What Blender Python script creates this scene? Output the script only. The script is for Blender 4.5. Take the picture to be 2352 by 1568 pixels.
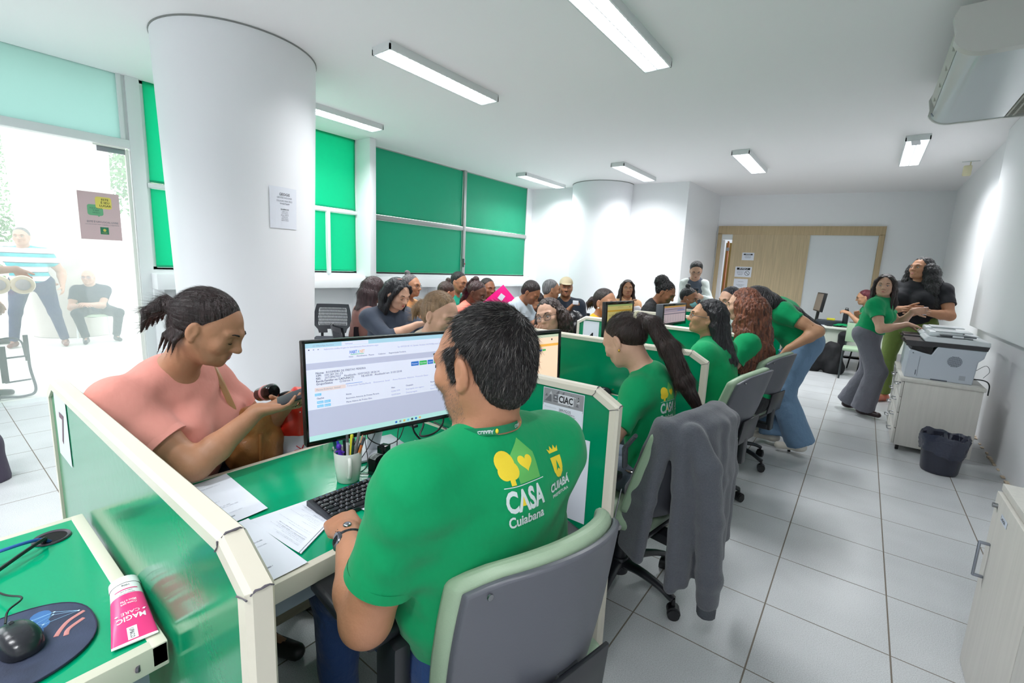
import bpy, bmesh, math, random
import numpy as np
from mathutils import Vector, Matrix, Euler
from mathutils.bvhtree import BVHTree
random.seed(7); np.random.seed(7)
for o in list(bpy.data.objects): bpy.data.objects.remove(o)
SC = bpy.context.scene; COL = SC.collection
PI = math.pi
# ------------------------------------------------------------------ camera
cam_d = bpy.data.cameras.new('camera'); cam = bpy.data.objects.new('camera', cam_d); COL.objects.link(cam)
cam_d.sensor_width = 36; cam_d.lens = 36*1056.9/2352; cam_d.clip_start = .05; cam_d.clip_end = 200
_y, _p, _r = math.radians(-36.9865), math.radians(-9.2194), math.radians(2.5651)
_f = Vector((math.sin(_y)*math.cos(_p), math.cos(_y)*math.cos(_p), math.sin(_p)))
_rt = _f.cross(Vector((0, 0, 1))).normalized(); _u = _rt.cross(_f)
_R = _rt*math.cos(_r)+_u*math.sin(_r); _U = -_rt*math.sin(_r)+_u*math.cos(_r)
_m = Matrix((_R, _U, -_f)).transposed().to_4x4(); _m.translation = Vector((0, 0, 1.5)); cam.matrix_world = _m
SC.camera = cam
# ------------------------------------------------------------------ world, exposure
SC.view_settings.view_transform = 'Standard'; SC.view_settings.look = 'None'
SC.view_settings.gamma = 1; SC.view_settings.use_curve_mapping = False; SC.view_settings.exposure = 0.28
W = bpy.data.worlds.new('world'); SC.world = W; W.use_nodes = True
W.node_tree.nodes['Background'].inputs[0].default_value = (.90, .96, 1, 1); W.node_tree.nodes['Background'].inputs[1].default_value = 2.7
LAMPS = [(-3.34, 3.19, 1.36), (-1.6, 3.31, 1.30), (-5.28, 3.25, 1.35), (-5.31, 7.80, 1.4), (-3.40, 7.80, 1.4), (-1.6, 7.82, 1.4), (.26, 8.05, 1.5), (-3.34, -1.2, 1.36), (-1.6, -1.2, 1.3), (.26, -1.2, 1.3), (-5.28, -1.2, 1.3)]
LAMP_W = 31
# ------------------------------------------------------------------ materials
def lin(c):
    c = c/255
    return c/12.92 if c <= .04045 else ((c+.055)/1.055)**2.4
def rgb(*c): return (lin(c[0]), lin(c[1]), lin(c[2]), 1)
MATS = {}
def nd(t, typ, **kw):
    n = t.nodes.new(typ)
    for k, v in kw.items(): setattr(n, k, v)
    return n
def mat(name, col=(200, 200, 200), rough=.5, metal=0, spec=.5, bump=None, var=None, emit=None, coat=0, sheen=0, alpha=None, trans=0):
    """bump=(scale,strength,(sx,sy,sz)) noise bump; var=(scale,amount,(sx,sy,sz)) colour variation of the stuff itself"""
    if name in MATS: return MATS[name]
    m = bpy.data.materials.new(name); m.use_nodes = True; t = m.node_tree; b = t.nodes['Principled BSDF']
    b.inputs['Base Color'].default_value = rgb(*col); b.inputs['Roughness'].default_value = rough
    b.inputs['Metallic'].default_value = metal; b.inputs['Specular IOR Level'].default_value = spec
    if coat: b.inputs['Coat Weight'].default_value = coat; b.inputs['Coat Roughness'].default_value = .1
    if sheen: b.inputs['Sheen Weight'].default_value = sheen
    if trans: b.inputs['Transmission Weight'].default_value = trans
    if alpha is not None: b.inputs['Alpha'].default_value = alpha
    if emit: b.inputs['Emission Color'].default_value = rgb(*emit[0]); b.inputs['Emission Strength'].default_value = emit[1]
    L = t.links
    def noise(scale, sc, det=4):
        tc = nd(t, 'ShaderNodeTexCoord'); mp = nd(t, 'ShaderNodeMapping'); mp.inputs['Scale'].default_value = sc
        L.new(tc.outputs['Object'], mp.inputs[0]); n = nd(t, 'ShaderNodeTexNoise'); n.inputs['Scale'].default_value = scale
        n.inputs['Detail'].default_value = det; L.new(mp.outputs[0], n.inputs['Vector']); return n
    if bump:
        n = noise(bump[0], bump[2] if len(bump) > 2 else (1, 1, 1)); bp = nd(t, 'ShaderNodeBump')
        bp.inputs['Strength'].default_value = bump[1]; bp.inputs['Distance'].default_value = .01 if len(bump) < 4 else bump[3]
        L.new(n.outputs[0], bp.inputs['Height']); L.new(bp.outputs[0], b.inputs['Normal'])
    if var:
        n = noise(var[0], var[2] if len(var) > 2 else (1, 1, 1)); mx = nd(t, 'ShaderNodeMix', data_type='RGBA')
        a = var[1]; c = rgb(*col)
        mx.inputs[6].default_value = (c[0]*(1-a), c[1]*(1-a), c[2]*(1-a), 1); mx.inputs[7].default_value = (min(1, c[0]*(1+a)), min(1, c[1]*(1+a)), min(1, c[2]*(1+a)), 1)
        if len(var) > 3: mx.inputs[7].default_value = rgb(*var[3])
        cr = nd(t, 'ShaderNodeMapRange'); cr.inputs[1].default_value = .3; cr.inputs[2].default_value = .7
        L.new(n.outputs[0], cr.inputs[0]); L.new(cr.outputs[0], mx.inputs[0]); L.new(mx.outputs[2], b.inputs['Base Color'])
    MATS[name] = m; return m
# ------------------------------------------------------------------ tagging
def tag(o, label=None, cat=None, group=None, kind=None):
    if label: o['label'] = label
    if cat: o['category'] = cat
    if group: o['group'] = group
    if kind: o['kind'] = kind
    return o
def empty(name, loc, label, cat, group=None, rz=0):
    o = bpy.data.objects.new(name, None); COL.objects.link(o); o.location = loc; o.rotation_euler[2] = rz
    o.empty_display_size = .05
    return tag(o, label, cat, group)
TXT = {}
def text_geo(s, bold=0.0, res=2):
    key = (s, bold, res)
    if key not in TXT:
        c = bpy.data.curves.new('t', 'FONT'); c.body = s; c.size = 1; c.align_x = 'LEFT'; c.resolution_u = res; c.offset = bold
        o = bpy.data.objects.new('t', c); COL.objects.link(o)
        me = o.to_mesh(); v = np.array([x.co[:] for x in me.vertices]).reshape(-1, 3); f = [list(p.vertices) for p in me.polygons]
        o.to_mesh_clear(); bpy.data.objects.remove(o); bpy.data.curves.remove(c)
        if len(v): v[:, 0] -= v[:, 0].min()
        TXT[key] = (v, f)
    return TXT[key]
# ------------------------------------------------------------------ mesh builder
class MB:
    def __init__(s): s.v = []; s.f = []; s.mi = []; s.n = 0
    def add(s, v, f, mi=0):
        s.v.append(np.asarray(v, float).reshape(-1, 3)); s.f += [[i+s.n for i in q] for q in f]; s.mi += [mi]*len(f); s.n += len(s.v[-1]); return s
    def box(s, lo, hi, mi=0, bev=0, M=None, seg=2):
        lo, hi = np.minimum(lo, hi), np.maximum(lo, hi)
        if bev <= 0:
            v = np.array([[x, y, z] for x in (lo[0], hi[0]) for y in (lo[1], hi[1]) for z in (lo[2], hi[2])])
            f = [[0, 1, 3, 2], [4, 6, 7, 5], [0, 4, 5, 1], [2, 3, 7, 6], [0, 2, 6, 4], [1, 5, 7, 3]]
        else:
            bm = bmesh.new(); bmesh.ops.create_cube(bm, size=1)
            d = hi-lo; c = (hi+lo)/2
            for q in bm.verts: q.co = Vector((q.co.x*d[0]+c[0], q.co.y*d[1]+c[1], q.co.z*d[2]+c[2]))
            bmesh.ops.bevel(bm, geom=bm.edges[:]+bm.verts[:], offset=min(bev, .49*min(d)), segments=seg, profile=.5, affect='EDGES')
            bm.verts.ensure_lookup_table(); v = np.array([q.co[:] for q in bm.verts]); f = [[q.index for q in p.verts] for p in bm.faces]; bm.free()
        if M is not None: v = np.array([(M @ Vector(q))[:] for q in v])
        return s.add(v, f, mi)
    def prism(s, pts, axis, a, b, mi=0, M=None):
        """polygon pts (2D) in the plane normal to axis, extruded a..b"""
        n = len(pts); v = []
        for h in (a, b):
            for p in pts:
                q = [0, 0, 0]; o = [i for i in range(3) if i != axis]; q[axis] = h; q[o[0]] = p[0]; q[o[1]] = p[1]; v.append(q)
        f = [list(range(n))[::-1], list(range(n, 2*n))]+[[i, (i+1) % n, n+(i+1) % n, n+i] for i in range(n)]
        if M is not None: v = [(M @ Vector(q))[:] for q in v]
        return s.add(v, f, mi)
    def tube(s, pts, r, seg=8, mi=0, cap=True, flat=1.0):
        pts = [Vector(p) for p in pts]; n = len(pts); rr = r if hasattr(r, '__len__') else [r]*n
        up = Vector((0, 0, 1)); v = []; prev = None
        for i, p in enumerate(pts):
            t = (pts[min(i+1, n-1)]-pts[max(i-1, 0)]).normalized()
            if prev is None:
                a = t.cross(up) if abs(t.z) < .95 else t.cross(Vector((1, 0, 0)))
            else: a = prev-t*prev.dot(t)
            a.normalize(); prev = a; b = t.cross(a)
            for k in range(seg):
                an = 2*PI*k/seg; v.append((p+a*math.cos(an)*rr[i]+b*math.sin(an)*rr[i]*flat)[:])
        f = [[i*seg+k, i*seg+(k+1) % seg, (i+1)*seg+(k+1) % seg, (i+1)*seg+k] for i in range(n-1) for k in range(seg)]
        if cap: f += [list(range(seg))[::-1], [(n-1)*seg+k for k in range(seg)]]
        return s.add(v, f, mi)
    def lathe(s, prof, seg=24, mi=0, M=None, cap=False):
        v = []; n = len(prof)
        for r, z in prof:
            for k in range(seg): v.append((r*math.cos(2*PI*k/seg), r*math.sin(2*PI*k/seg), z))
        f = [[i*seg+k, i*seg+(k+1) % seg, (i+1)*seg+(k+1) % seg, (i+1)*seg+k] for i in range(n-1) for k in range(seg)]
        if cap: f += [list(range(seg))[::-1], [(n-1)*seg+k for k in range(seg)]]
        if M is not None: v = [(M @ Vector(q))[:] for q in v]
        return s.add(v, f, mi)
    def ell(s, c, r, mi=0, M=None, nu=16, nv=10):
        v = [(0, 0, 1)]+[(math.sin(PI*j/nv)*math.cos(2*PI*i/nu), math.sin(PI*j/nv)*math.sin(2*PI*i/nu), math.cos(PI*j/nv)) for j in range(1, nv) for i in range(nu)]+[(0, 0, -1)]
        f = [[0, 1+i, 1+(i+1) % nu] for i in range(nu)]+[[1+(j-1)*nu+i, 1+j*nu+i, 1+j*nu+(i+1) % nu, 1+(j-1)*nu+(i+1) % nu] for j in range(1, nv-1) for i in range(nu)]
        f += [[len(v)-1, 1+(nv-2)*nu+(i+1) % nu, 1+(nv-2)*nu+i] for i in range(nu)]
        v = np.array(v)*np.array(r)
        if M is not None: v = np.array([(M @ Vector(q))[:] for q in v])
        return s.add(v+np.array(c), f, mi)
    def text(s, st, size, M, mi=0, align='l', bold=0.0, width=None):
        v, f = text_geo(st, bold)
        if not len(v): return s
        w = v[:, 0].max()*size; sx = size
        if width: sx = size*width/w; w = width
        off = {'l': 0, 'c': -w/2, 'r': -w}[align]
        q = np.c_[v[:, 0]*sx+off, v[:, 1]*size, v[:, 2]*0]
        return s.add([(M @ Vector(p))[:] for p in q], f, mi)
    def build(s, name, mats, parent=None, loc=(0, 0, 0), smooth=40, label=None):
        me = bpy.data.meshes.new(name)
        v = np.concatenate(s.v) if s.v else np.zeros((0, 3))
        me.from_pydata(v.tolist(), [], s.f); mats = mats if isinstance(mats, (list, tuple)) else [mats]
        for m in mats: me.materials.append(m)
        me.polygons.foreach_set('material_index', s.mi); me.update()
        if smooth:
            me.polygons.foreach_set('use_smooth', [True]*len(s.f)); me.set_sharp_from_angle(angle=math.radians(smooth))
        o = bpy.data.objects.new(name, me); COL.objects.link(o); o.location = loc
        if parent: o.parent = parent
        if label: o['label'] = label
        return o
def fix_normals(o):
    bm = bmesh.new(); bm.from_mesh(o.data); bmesh.ops.recalc_face_normals(bm, faces=bm.faces); bm.to_mesh(o.data); bm.free(); return o
def T(x, y, z): return Matrix.Translation((x, y, z))
def RZ(a): return Matrix.Rotation(a, 4, 'Z')
def RX(a): return Matrix.Rotation(a, 4, 'X')
def RY(a): return Matrix.Rotation(a, 4, 'Y')
def frame(o, x, y, z=None):
    x = Vector(x).normalized(); y = Vector(y); y = (y-x*y.dot(x)).normalized(); z = x.cross(y)
    m = Matrix((x, y, z)).transposed().to_4x4(); m.translation = Vector(o); return m
def bez(pts, n=8):
    """catmull-rom through pts"""
    P = [Vector(p) for p in pts]; P = [P[0]*2-P[1]]+P+[P[-1]*2-P[-2]]; out = []
    for i in range(1, len(P)-2):
        for k in range(n):
            t = k/n; a, b, c, d = P[i-1:i+3]
            out.append(.5*((2*b)+(-a+c)*t+(2*a-5*b+4*c-d)*t*t+(-a+3*b-3*c+d)*t*t*t))
    out.append(P[-2]); return out
# ================================================================== materials of the place
def tile_mat():
    m = mat('floor_tile', (204, 206, 207), .32, spec=.5); t = m.node_tree; L = t.links; b = t.nodes['Principled BSDF']
    g = nd(t, 'ShaderNodeNewGeometry'); sx = nd(t, 'ShaderNodeSeparateXYZ'); L.new(g.outputs['Position'], sx.inputs[0])
    def line(o, off, per, w):
        a = nd(t, 'ShaderNodeMath', operation='ADD'); a.inputs[1].default_value = -off+per*100; L.new(o, a.inputs[0])
        d = nd(t, 'ShaderNodeMath', operation='DIVIDE'); d.inputs[1].default_value = per; L.new(a.outputs[0], d.inputs[0])
        f = nd(t, 'ShaderNodeMath', operation='FRACT'); L.new(d.outputs[0], f.inputs[0])
        s = nd(t, 'ShaderNodeMath', operation='SUBTRACT'); s.inputs[1].default_value = .5; L.new(f.outputs[0], s.inputs[0])
        q = nd(t, 'ShaderNodeMath', operation='ABSOLUTE'); L.new(s.outputs[0], q.inputs[0])
        c = nd(t, 'ShaderNodeMath', operation='GREATER_THAN'); c.inputs[1].default_value = .5-w/per/2; L.new(q.outputs[0], c.inputs[0]); return c
    a = line(sx.outputs[0], -.177, .4565, .006); c = line(sx.outputs[1], 1.832, .4605, .005)
    mx = nd(t, 'ShaderNodeMath', operation='MAXIMUM'); L.new(a.outputs[0], mx.inputs[0]); L.new(c.outputs[0], mx.inputs[1])
    n = nd(t, 'ShaderNodeTexNoise'); n.inputs['Scale'].default_value = 260; n.inputs['Detail'].default_value = 2; L.new(g.outputs['Position'], n.inputs['Vector'])
    n2 = nd(t, 'ShaderNodeTexNoise'); n2.inputs['Scale'].default_value = 3; L.new(g.outputs['Position'], n2.inputs['Vector'])
    r = nd(t, 'ShaderNodeValToRGB'); r.color_ramp.elements[0].position = .25; r.color_ramp.elements[0].color = rgb(168, 171, 173)
    r.color_ramp.elements[1].position = .62; r.color_ramp.elements[1].color = rgb(203, 206, 208)
    ad = nd(t, 'ShaderNodeMath', operation='MULTIPLY_ADD'); ad.inputs[1].default_value = .35; L.new(n2.outputs[0], ad.inputs[0]); L.new(n.outputs[0], ad.inputs[2])
    sb = nd(t, 'ShaderNodeMath', operation='SUBTRACT'); sb.inputs[1].default_value = .15; L.new(ad.outputs[0], sb.inputs[0])
    L.new(sb.outputs[0], r.inputs[0])
    mm = nd(t, 'ShaderNodeMix', data_type='RGBA'); L.new(mx.outputs[0], mm.inputs[0]); L.new(r.outputs[0], mm.inputs[6]); mm.inputs[7].default_value = rgb(122, 114, 104)
    L.new(mm.outputs[2], b.inputs['Base Color'])
    rr = nd(t, 'ShaderNodeMath', operation='MULTIPLY_ADD'); rr.inputs[1].default_value = .5; rr.inputs[2].default_value = .34; L.new(mx.outputs[0], rr.inputs[0]); L.new(rr.outputs[0], b.inputs['Roughness'])
    bp = nd(t, 'ShaderNodeBump', invert=True); bp.inputs['Distance'].default_value = .002; L.new(mx.outputs[0], bp.inputs['Height']); L.new(bp.outputs[0], b.inputs['Normal'])
    return m
M_TILE = tile_mat()
M_WALL = mat('white_wall_paint', (240, 241, 243), .55, bump=(14, .06))
M_CEIL = mat('ceiling_paint', (246, 244, 245), .8)
M_COLUMN = mat('column_paint', (238, 239, 242), .45, bump=(6, .08))
M_GREEN = mat('green_laminate', (0, 158, 112), .16, spec=.5, bump=(60, .03))
M_PANEL = mat('green_panel_laminate', (0, 140, 95), .17, spec=.5, bump=(45, .03))
M_BEIGE = mat('beige_edging', (218, 212, 196), .35, bump=(20, .05))
M_SCUFF = mat('dark_scuff', (96, 92, 100), .8)
M_ALU = mat('brushed_aluminium', (178, 180, 178), .35, metal=.8)
M_WHITEFRAME = mat('white_painted_frame', (226, 230, 230), .4)
M_WOODL = mat('pale_wood_laminate', (214, 211, 204), .42, var=(5, .05, (9, 9, .5)))
M_WOOD = mat('beige_oak_veneer', (190, 168, 132), .5, var=(6, .12, (10, 10, .4)))
M_BLACK = mat('black_plastic', (22, 23, 26), .4)
M_BLACKG = mat('glossy_black_plastic', (10, 11, 13), .12)
M_DGREY = mat('charcoal_plastic', (68, 71, 78), .45)
M_STEEL = mat('steel', (150, 152, 156), .3, metal=1)
M_PAPER = mat('white_paper', (226, 230, 240), .7)
M_INK = mat('grey_ink', (120, 124, 132), .8)
M_INKD = mat('black_ink', (28, 30, 34), .8)
M_INKL = mat('light_grey_ink', (196, 200, 208), .8)
M_WPLASTIC = mat('white_plastic', (222, 226, 230), .35)
def blind_mat(name, col, tcol, tr, st=.5):
    m = bpy.data.materials.new(name); m.use_nodes = True; t = m.node_tree; t.nodes.clear(); L = t.links
    o = nd(t, 'ShaderNodeOutputMaterial'); d = nd(t, 'ShaderNodeBsdfPrincipled'); d.inputs['Base Color'].default_value = rgb(*col); d.inputs['Roughness'].default_value = .45
    s = nd(t, 'ShaderNodeBsdfTranslucent'); s.inputs[0].default_value = rgb(*tcol); x = nd(t, 'ShaderNodeMixShader'); x.inputs[0].default_value = tr
    L.new(d.outputs[0], x.inputs[1]); L.new(s.outputs[0], x.inputs[2]); L.new(x.outputs[0], o.inputs[0]); return m
M_BLIND = blind_mat('green_blind_fabric_dim', (0, 132, 98), (0, 215, 160), .10)  # darker copy of the blind fabric: weaker daylight behind put into its colour
M_BLIND2 = blind_mat('green_blind_fabric_backlit', (0, 150, 108), (0, 225, 155), .40)  # same fabric, brighter copy: stronger daylight behind put into colour and translucency
def glass_mat(name, haze, col=(235, 245, 240)):
    m = bpy.data.materials.new(name); m.use_nodes = True; t = m.node_tree; t.nodes.clear(); L = t.links
    o = nd(t, 'ShaderNodeOutputMaterial'); a = nd(t, 'ShaderNodeBsdfTransparent'); g = nd(t, 'ShaderNodeBsdfGlossy'); g.inputs['Roughness'].default_value = .05
    d = nd(t, 'ShaderNodeBsdfTranslucent'); d.inputs[0].default_value = rgb(*col)
    x = nd(t, 'ShaderNodeMixShader'); x.inputs[0].default_value = haze; L.new(a.outputs[0], x.inputs[1]); L.new(d.outputs[0], x.inputs[2])
    y = nd(t, 'ShaderNodeMixShader'); y.inputs[0].default_value = .06; L.new(x.outputs[0], y.inputs[1]); L.new(g.outputs[0], y.inputs[2])
    L.new(y.outputs[0], o.inputs[0]); return m
M_GLASS = glass_mat('door_glass_glare_haze', .16)  # white veil mixed into the glass for the washed-out daylight outside
M_FROST = glass_mat('frosted_pale_green_glass', .93, (178, 205, 200))
# ================================================================== the room
CEIL = 3.216; XL = -6.19; XR = 1.09; YB = -3.6
def struct(mb, name, m, label=None, cat=None, kind='structure'):
    o = mb.build(name, m); o['kind'] = kind
    if label: o['label'] = label
    if cat: o['category'] = cat
    return o
far = lambda x: 10.96+(x+2.76)*.194
struct(MB().box((-6.42, YB, -.1), (1.3, 12.2, 0)), 'floor', M_TILE)
struct(MB().box((-60, -40, -.2), (-6.42, 50, -.005)), 'ground', mat('bright_concrete', (222, 220, 214), .8, bump=(5, .1), var=(1.5, .06)))
struct(MB().box((-6.5, YB, CEIL), (1.3, 12.2, CEIL+.1)), 'ceiling', M_CEIL)
# left wall: entrance y -2.2..1.55 ; windows 1.66..4.17, 4.57..8.53 ; sill z 1.317 down to 1.09
w = MB(); w.box((XL-.25, 1.63, 0), (XL-.12, 8.75, 1.09)); w.box((XL-.25, 1.63, 1.09), (XL, 8.75, 1.317))
for y0, y1 in ((1.63, 1.72), (2.85, 2.95), (4.2, 4.305), (5.75, 5.83), (7.05, 7.13), (8.53, 8.75)): w.box((XL-.12, y0, 0), (XL+.1, y1, 1.09))
w.box((XL-.25, 8.53, 1.3), (XL+.01, 8.75, CEIL)); w.box((XL-.25, YB, 0), (XL, -2.2, CEIL))
struct(w, 'wall_left', M_WALL)
struct(MB().box((XL-.2, 1.63, 1.09), (XL+.22, 8.72, 1.262), bev=.008), 'trim_1', M_WALL)
struct(MB().box((XL-.25, 4.2, 1.26), (-5.84, 4.305, CEIL), bev=.006), 'trim_2', M_WALL)
# window frames and panes
def window(n, y0, y1, z0, z1, muls, rails, mt, wd=.05, fx=0):
    r = bpy.data.objects.new('window_%d' % n, None); COL.objects.link(r); r.location = (XL, (y0+y1)/2, z0); r['kind'] = 'structure'
    mb = MB()
    for a, b in ((y0, y0+.04), (y1-.04, y1)): mb.box((XL-.08, a, z0), (XL+.0, b, z1))
    for y in muls: mb.box((XL-.06, y-wd/2, z0), (XL+.05, y+wd/2, z1), bev=.008)
    for z in rails: mb.box((XL-.05, y0, z-wd/2), (XL+.045, y1, z+wd/2), bev=.012)
    mb.box((XL-.08, y0, z0-.0), (XL, y1, z0+.03)); mb.box((XL-.08, y0, z1-.03), (XL, y1, z1))
    f = mb.build('window_frame', mt); f.parent = r; f.matrix_parent_inverse = r.matrix_basis.inverted()
    g = MB().box((XL-.10, y0, z0), (XL-.09, y1, z1)).build('window_pane', M_GLASS2); g.parent = r; g.matrix_parent_inverse = r.matrix_basis.inverted()
    return r
M_GLASS2 = glass_mat('window_glass', .1)
window(1, 1.66, 4.2, 1.3, CEIL, (), (2.18,), M_WHITEFRAME)
window(2, 4.305, 8.53, 1.3, CEIL, (6.51,), (2.165,), M_ALU, .075)
def blind(y0, y1, z0, z1, m, label, x=XL+.012):
    r = empty('roller_blind', (x, (y0+y1)/2, z1), label, 'roller blind', 'green roller blinds')
    ny = max(4, int((y1-y0)/.12)); v = []; f = []; nz = 12
    for j in range(nz+1):
        for i in range(ny+1):
            yy = y0+(y1-y0)*i/ny; zz = z0+(z1-z0)*j/nz; v.append((.006*math.sin(i*1.7+j*.4)*(1-j/nz), yy-(y0+y1)/2, zz-z1))
    f = [[j*(ny+1)+i, j*(ny+1)+i+1, (j+1)*(ny+1)+i+1, (j+1)*(ny+1)+i] for j in range(nz) for i in range(ny)]
    MB().add(v, f).build('fabric', m, r)
    MB().box((-.006, y0-(y0+y1)/2, z0-z1), (.008, y1-(y0+y1)/2, z0-z1+.022), bev=.003).build('bottom_bar', MATS['green_laminate'], r)
blind(1.69, 4.185, 2.215, CEIL, M_BLIND2, 'bright upper green blind running behind the white column')
blind(1.69, 3.70, 1.325, 2.15, M_BLIND2, 'lower green blind between entrance and white column')
o_ = MB().box((XL-.06, 3.705, 1.3), (XL+.05, 3.755, 2.17), bev=.008).build('trim_4', M_WHITEFRAME); o_['kind'] = 'structure'
blind(3.765, 4.185, 1.325, 2.15, M_BLIND2, 'narrow lower green blind right of the white column')
blind(4.32, 6.47, 2.21, CEIL-.02, M_BLIND, 'wide dark upper blind left of the aluminium mullion')
blind(4.32, 6.47, 1.325, 2.125, M_BLIND, 'wide lower blind left of the aluminium mullion')
blind(6.56, 8.50, 2.21, CEIL-.02, M_BLIND, 'upper blind right of the aluminium mullion')
blind(6.56, 8.50, 1.325, 2.125, M_BLIND, 'lower blind right of the aluminium mullion')
t = empty('blind_chain_box', (XL+.07, 6.50, 1.45), 'small metal latch at foot of the aluminium mullion', 'latch')
MB().box((-.012, -.02, 0), (.012, .02, .16), bev=.004).box((.012, -.008, .05), (.02, .012, .075), mi=1).build('latch_body', [M_STEEL, mat('red_plastic', (170, 40, 50), .5)], t)
# entrance frame
r = bpy.data.objects.new('door_1', None); COL.objects.link(r); r.location = (XL, -.3, 0); r['kind'] = 'structure'
def chw(mb, name, m, par):
    o = mb.build(name, m); o.parent = par; o.matrix_parent_inverse = par.matrix_basis.inverted(); return o
fr = MB()
fr.box((XL-.06, -2.2, 2.52), (XL+.04, 1.62, 2.60), bev=.006); fr.box((XL-.06, 1.54, 0), (XL+.045, 1.655, CEIL), bev=.004); fr.box((XL-.03, 1.475, 2.6), (XL+.03, 1.512, CEIL), bev=.003)
fr.box((XL-.06, -2.2, 0), (XL+.04, -2.1, CEIL)); fr.box((XL-.06, -.34, 0), (XL+.04, -.28, CEIL)); fr.box((XL-.02, 1.512, 2.6), (XL+.01, 1.54, CEIL))
chw(fr, 'door_frame', M_WHITEFRAME, r)
chw(MB().box((XL-.006, -2.1, 2.6), (XL+.006, 1.476, CEIL)), 'transom_pane', M_FROST, r)
chw(MB().box((XL-.006, -.28, 0.01), (XL+.006, 1.535, 2.50)), 'glass_leaf', M_GLASS, r)
chw(MB().box((XL-.012, 1.28, 2.45), (XL+.014, 1.5, 2.505), bev=.003), 'hinge_clamp', M_STEEL, r)
chw(MB().box((XL+.02, 1.25, 2.498), (XL+.03, 1.5, 2.512)).box((XL-.01, 1.50, 0), (XL+.02, 1.53, 2.5)), 'jamb_strip', mat('jamb_white', (240, 240, 232), .4), r)
# right wall with the thicker upper panel, far wall, recess, back wall
w = MB().box((XR, YB, 0), (XR+.2, 12.2, CEIL)); struct(w, 'wall_right', M_WALL)
struct(MB().box((XR-.075, YB, 1.06), (XR+.01, 7.45, CEIL), bev=.012), 'trim_3', M_WALL)
w = MB(); w.prism([(-2.76, 0), (-2.76, 1)], 2, 0, 1) if False else None
def wallseg(p, q, th, name, z0=0, z1=CEIL, m=M_WALL):
    d = (Vector(q)-Vector(p)).normalized(); n = Vector((-d.y, d.x))*th
    return struct(MB().prism([p, q, (q[0]+n.x, q[1]+n.y), (p[0]+n.x, p[1]+n.y)], 2, z0, z1), name, m)
wallseg((-6.5, 8.70), (-2.858, 9.068), .2, 'wall_back')
wallseg((-2.858, 9.068), (-2.74, 10.99), .12, 'wall_recess')
# far wall with an opening for the orange door at its left end
wallseg((-3.0, far(-3.0)), (-2.62, far(-2.62)), .15, 'wall_far')
wallseg((-2.4, far(-2.4)), (1.3, far(1.3)), .15, 'wall_far_right')
wallseg((-2.62, far(-2.62)), (-2.4, far(-2.4)), .15, 'wall_far_lintel', 2.3, CEIL)
struct(MB().box((-3.4, 11.2, -.05), (1.3, 14, 0)), 'floor_corridor', M_TILE)
struct(MB().box((-3.4, 12.6, 0), (-1.0, 12.7, CEIL)).box((-3.4, 11.3, 0), (-3.3, 12.6, CEIL)), 'wall_corridor', M_WALL)
struct(MB().box((-6.5, YB-.2, 0), (1.3, YB, CEIL)), 'wall_rear', M_WALL)
# skirting crack line along the right wall
b = MB(); rnd = random.Random(3)
for i in range(40):
    y = 4.4+i*.065
    if rnd.random() < .8: b.box((XR-.012-rnd.random()*.014, y, .001), (XR+.002, y+.05, .006+rnd.random()*.012), bev=.002)
struct(b, 'baseboard_right', mat('crumbled_mortar', (214, 198, 176), .9, bump=(80, .6)))
# columns
def column(x, y, r0, k, label):
    o = MB().lathe([(r0+k*z, z) for z in np.linspace(0, CEIL, 9)], 72).build('column', M_COLUMN, loc=(x, y, 0)); tag(o, label, 'column', kind='structure')
    q = MB().lathe([(r0+k*CEIL+.006, CEIL-.001), (r0+k*CEIL+.006, CEIL-.010), (r0+k*CEIL-.002, CEIL-.012)], 72).build('ceiling_joint', mat('grey_joint', (140, 142, 140), .9), o)  # thin grey ring where the column meets the ceiling
column(-4.56, 1.95, .525, .028, 'large white round column in front of the windows')
column(-4.52, 8.87, .56, .018, 'white half round column at the back wall')
# far door set: oak surround, sliding oak leaf, white leaf, ajar orange door
ang = math.atan(.194)
MF = T(-2.76, 10.96, 0) @ RZ(ang)   # local x along far wall, -y toward the room
def fl(x): return (x+2.76)/math.cos(ang)
r = bpy.data.objects.new('door_2', None); COL.objects.link(r); r.location = (-1.3, far(-1.3), 0); r['kind'] = 'structure'
fr = MB(); fr.box((fl(-2.72), -.055, 2.40), (fl(.166), .01, 2.575), M=MF, bev=.003); fr.box((fl(.075), -.055, 0), (fl(.166), .01, 2.42), M=MF, bev=.003); fr.box((fl(-2.72), -.055, 0), (fl(-2.64), .01, 2.42), M=MF, bev=.003)
chw(fr, 'door_surround', M_WOOD, r)
chw(MB().box((fl(-2.43), -.045, .02), (fl(-1.03), -.012, 2.40), M=MF), 'oak_sliding_leaf', mat('oak_leaf', (196, 176, 142), .5, var=(5, .12, (10, 10, .4))), r)
chw(MB().box((fl(-1.03), -.02, .02), (fl(.075), -.008, 2.40), M=MF), 'white_panel', mat('white_board', (222, 226, 228), .45), r)
chw(MB().box((fl(-2.64), -.03, 2.29), (fl(-2.43), -.0, 2.41), M=MF), 'head_infill', M_WHITEFRAME, r)
chw(MB().box((fl(-2.52), .02, 0), (fl(-2.49), .6, 2.26), M=MF).box((fl(-2.56), .6, 0), (fl(-2.44), .62, 2.26), M=MF, mi=1), 'orange_door_leaf', [mat('orange_wood', (176, 100, 44), .4), mat('olive_wood', (140, 128, 70), .5)], r)
chw(MB().box((fl(-2.53), -.01, 2.05), (fl(-2.47), .03, 2.12), M=MF), 'door_closer', M_STEEL, r)
chw(MB().box((fl(-2.62), .0, 0), (fl(-2.57), .05, 2.28), M=MF), 'inner_jamb', mat('inner_jamb', (238, 236, 238), .5), r)
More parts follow.
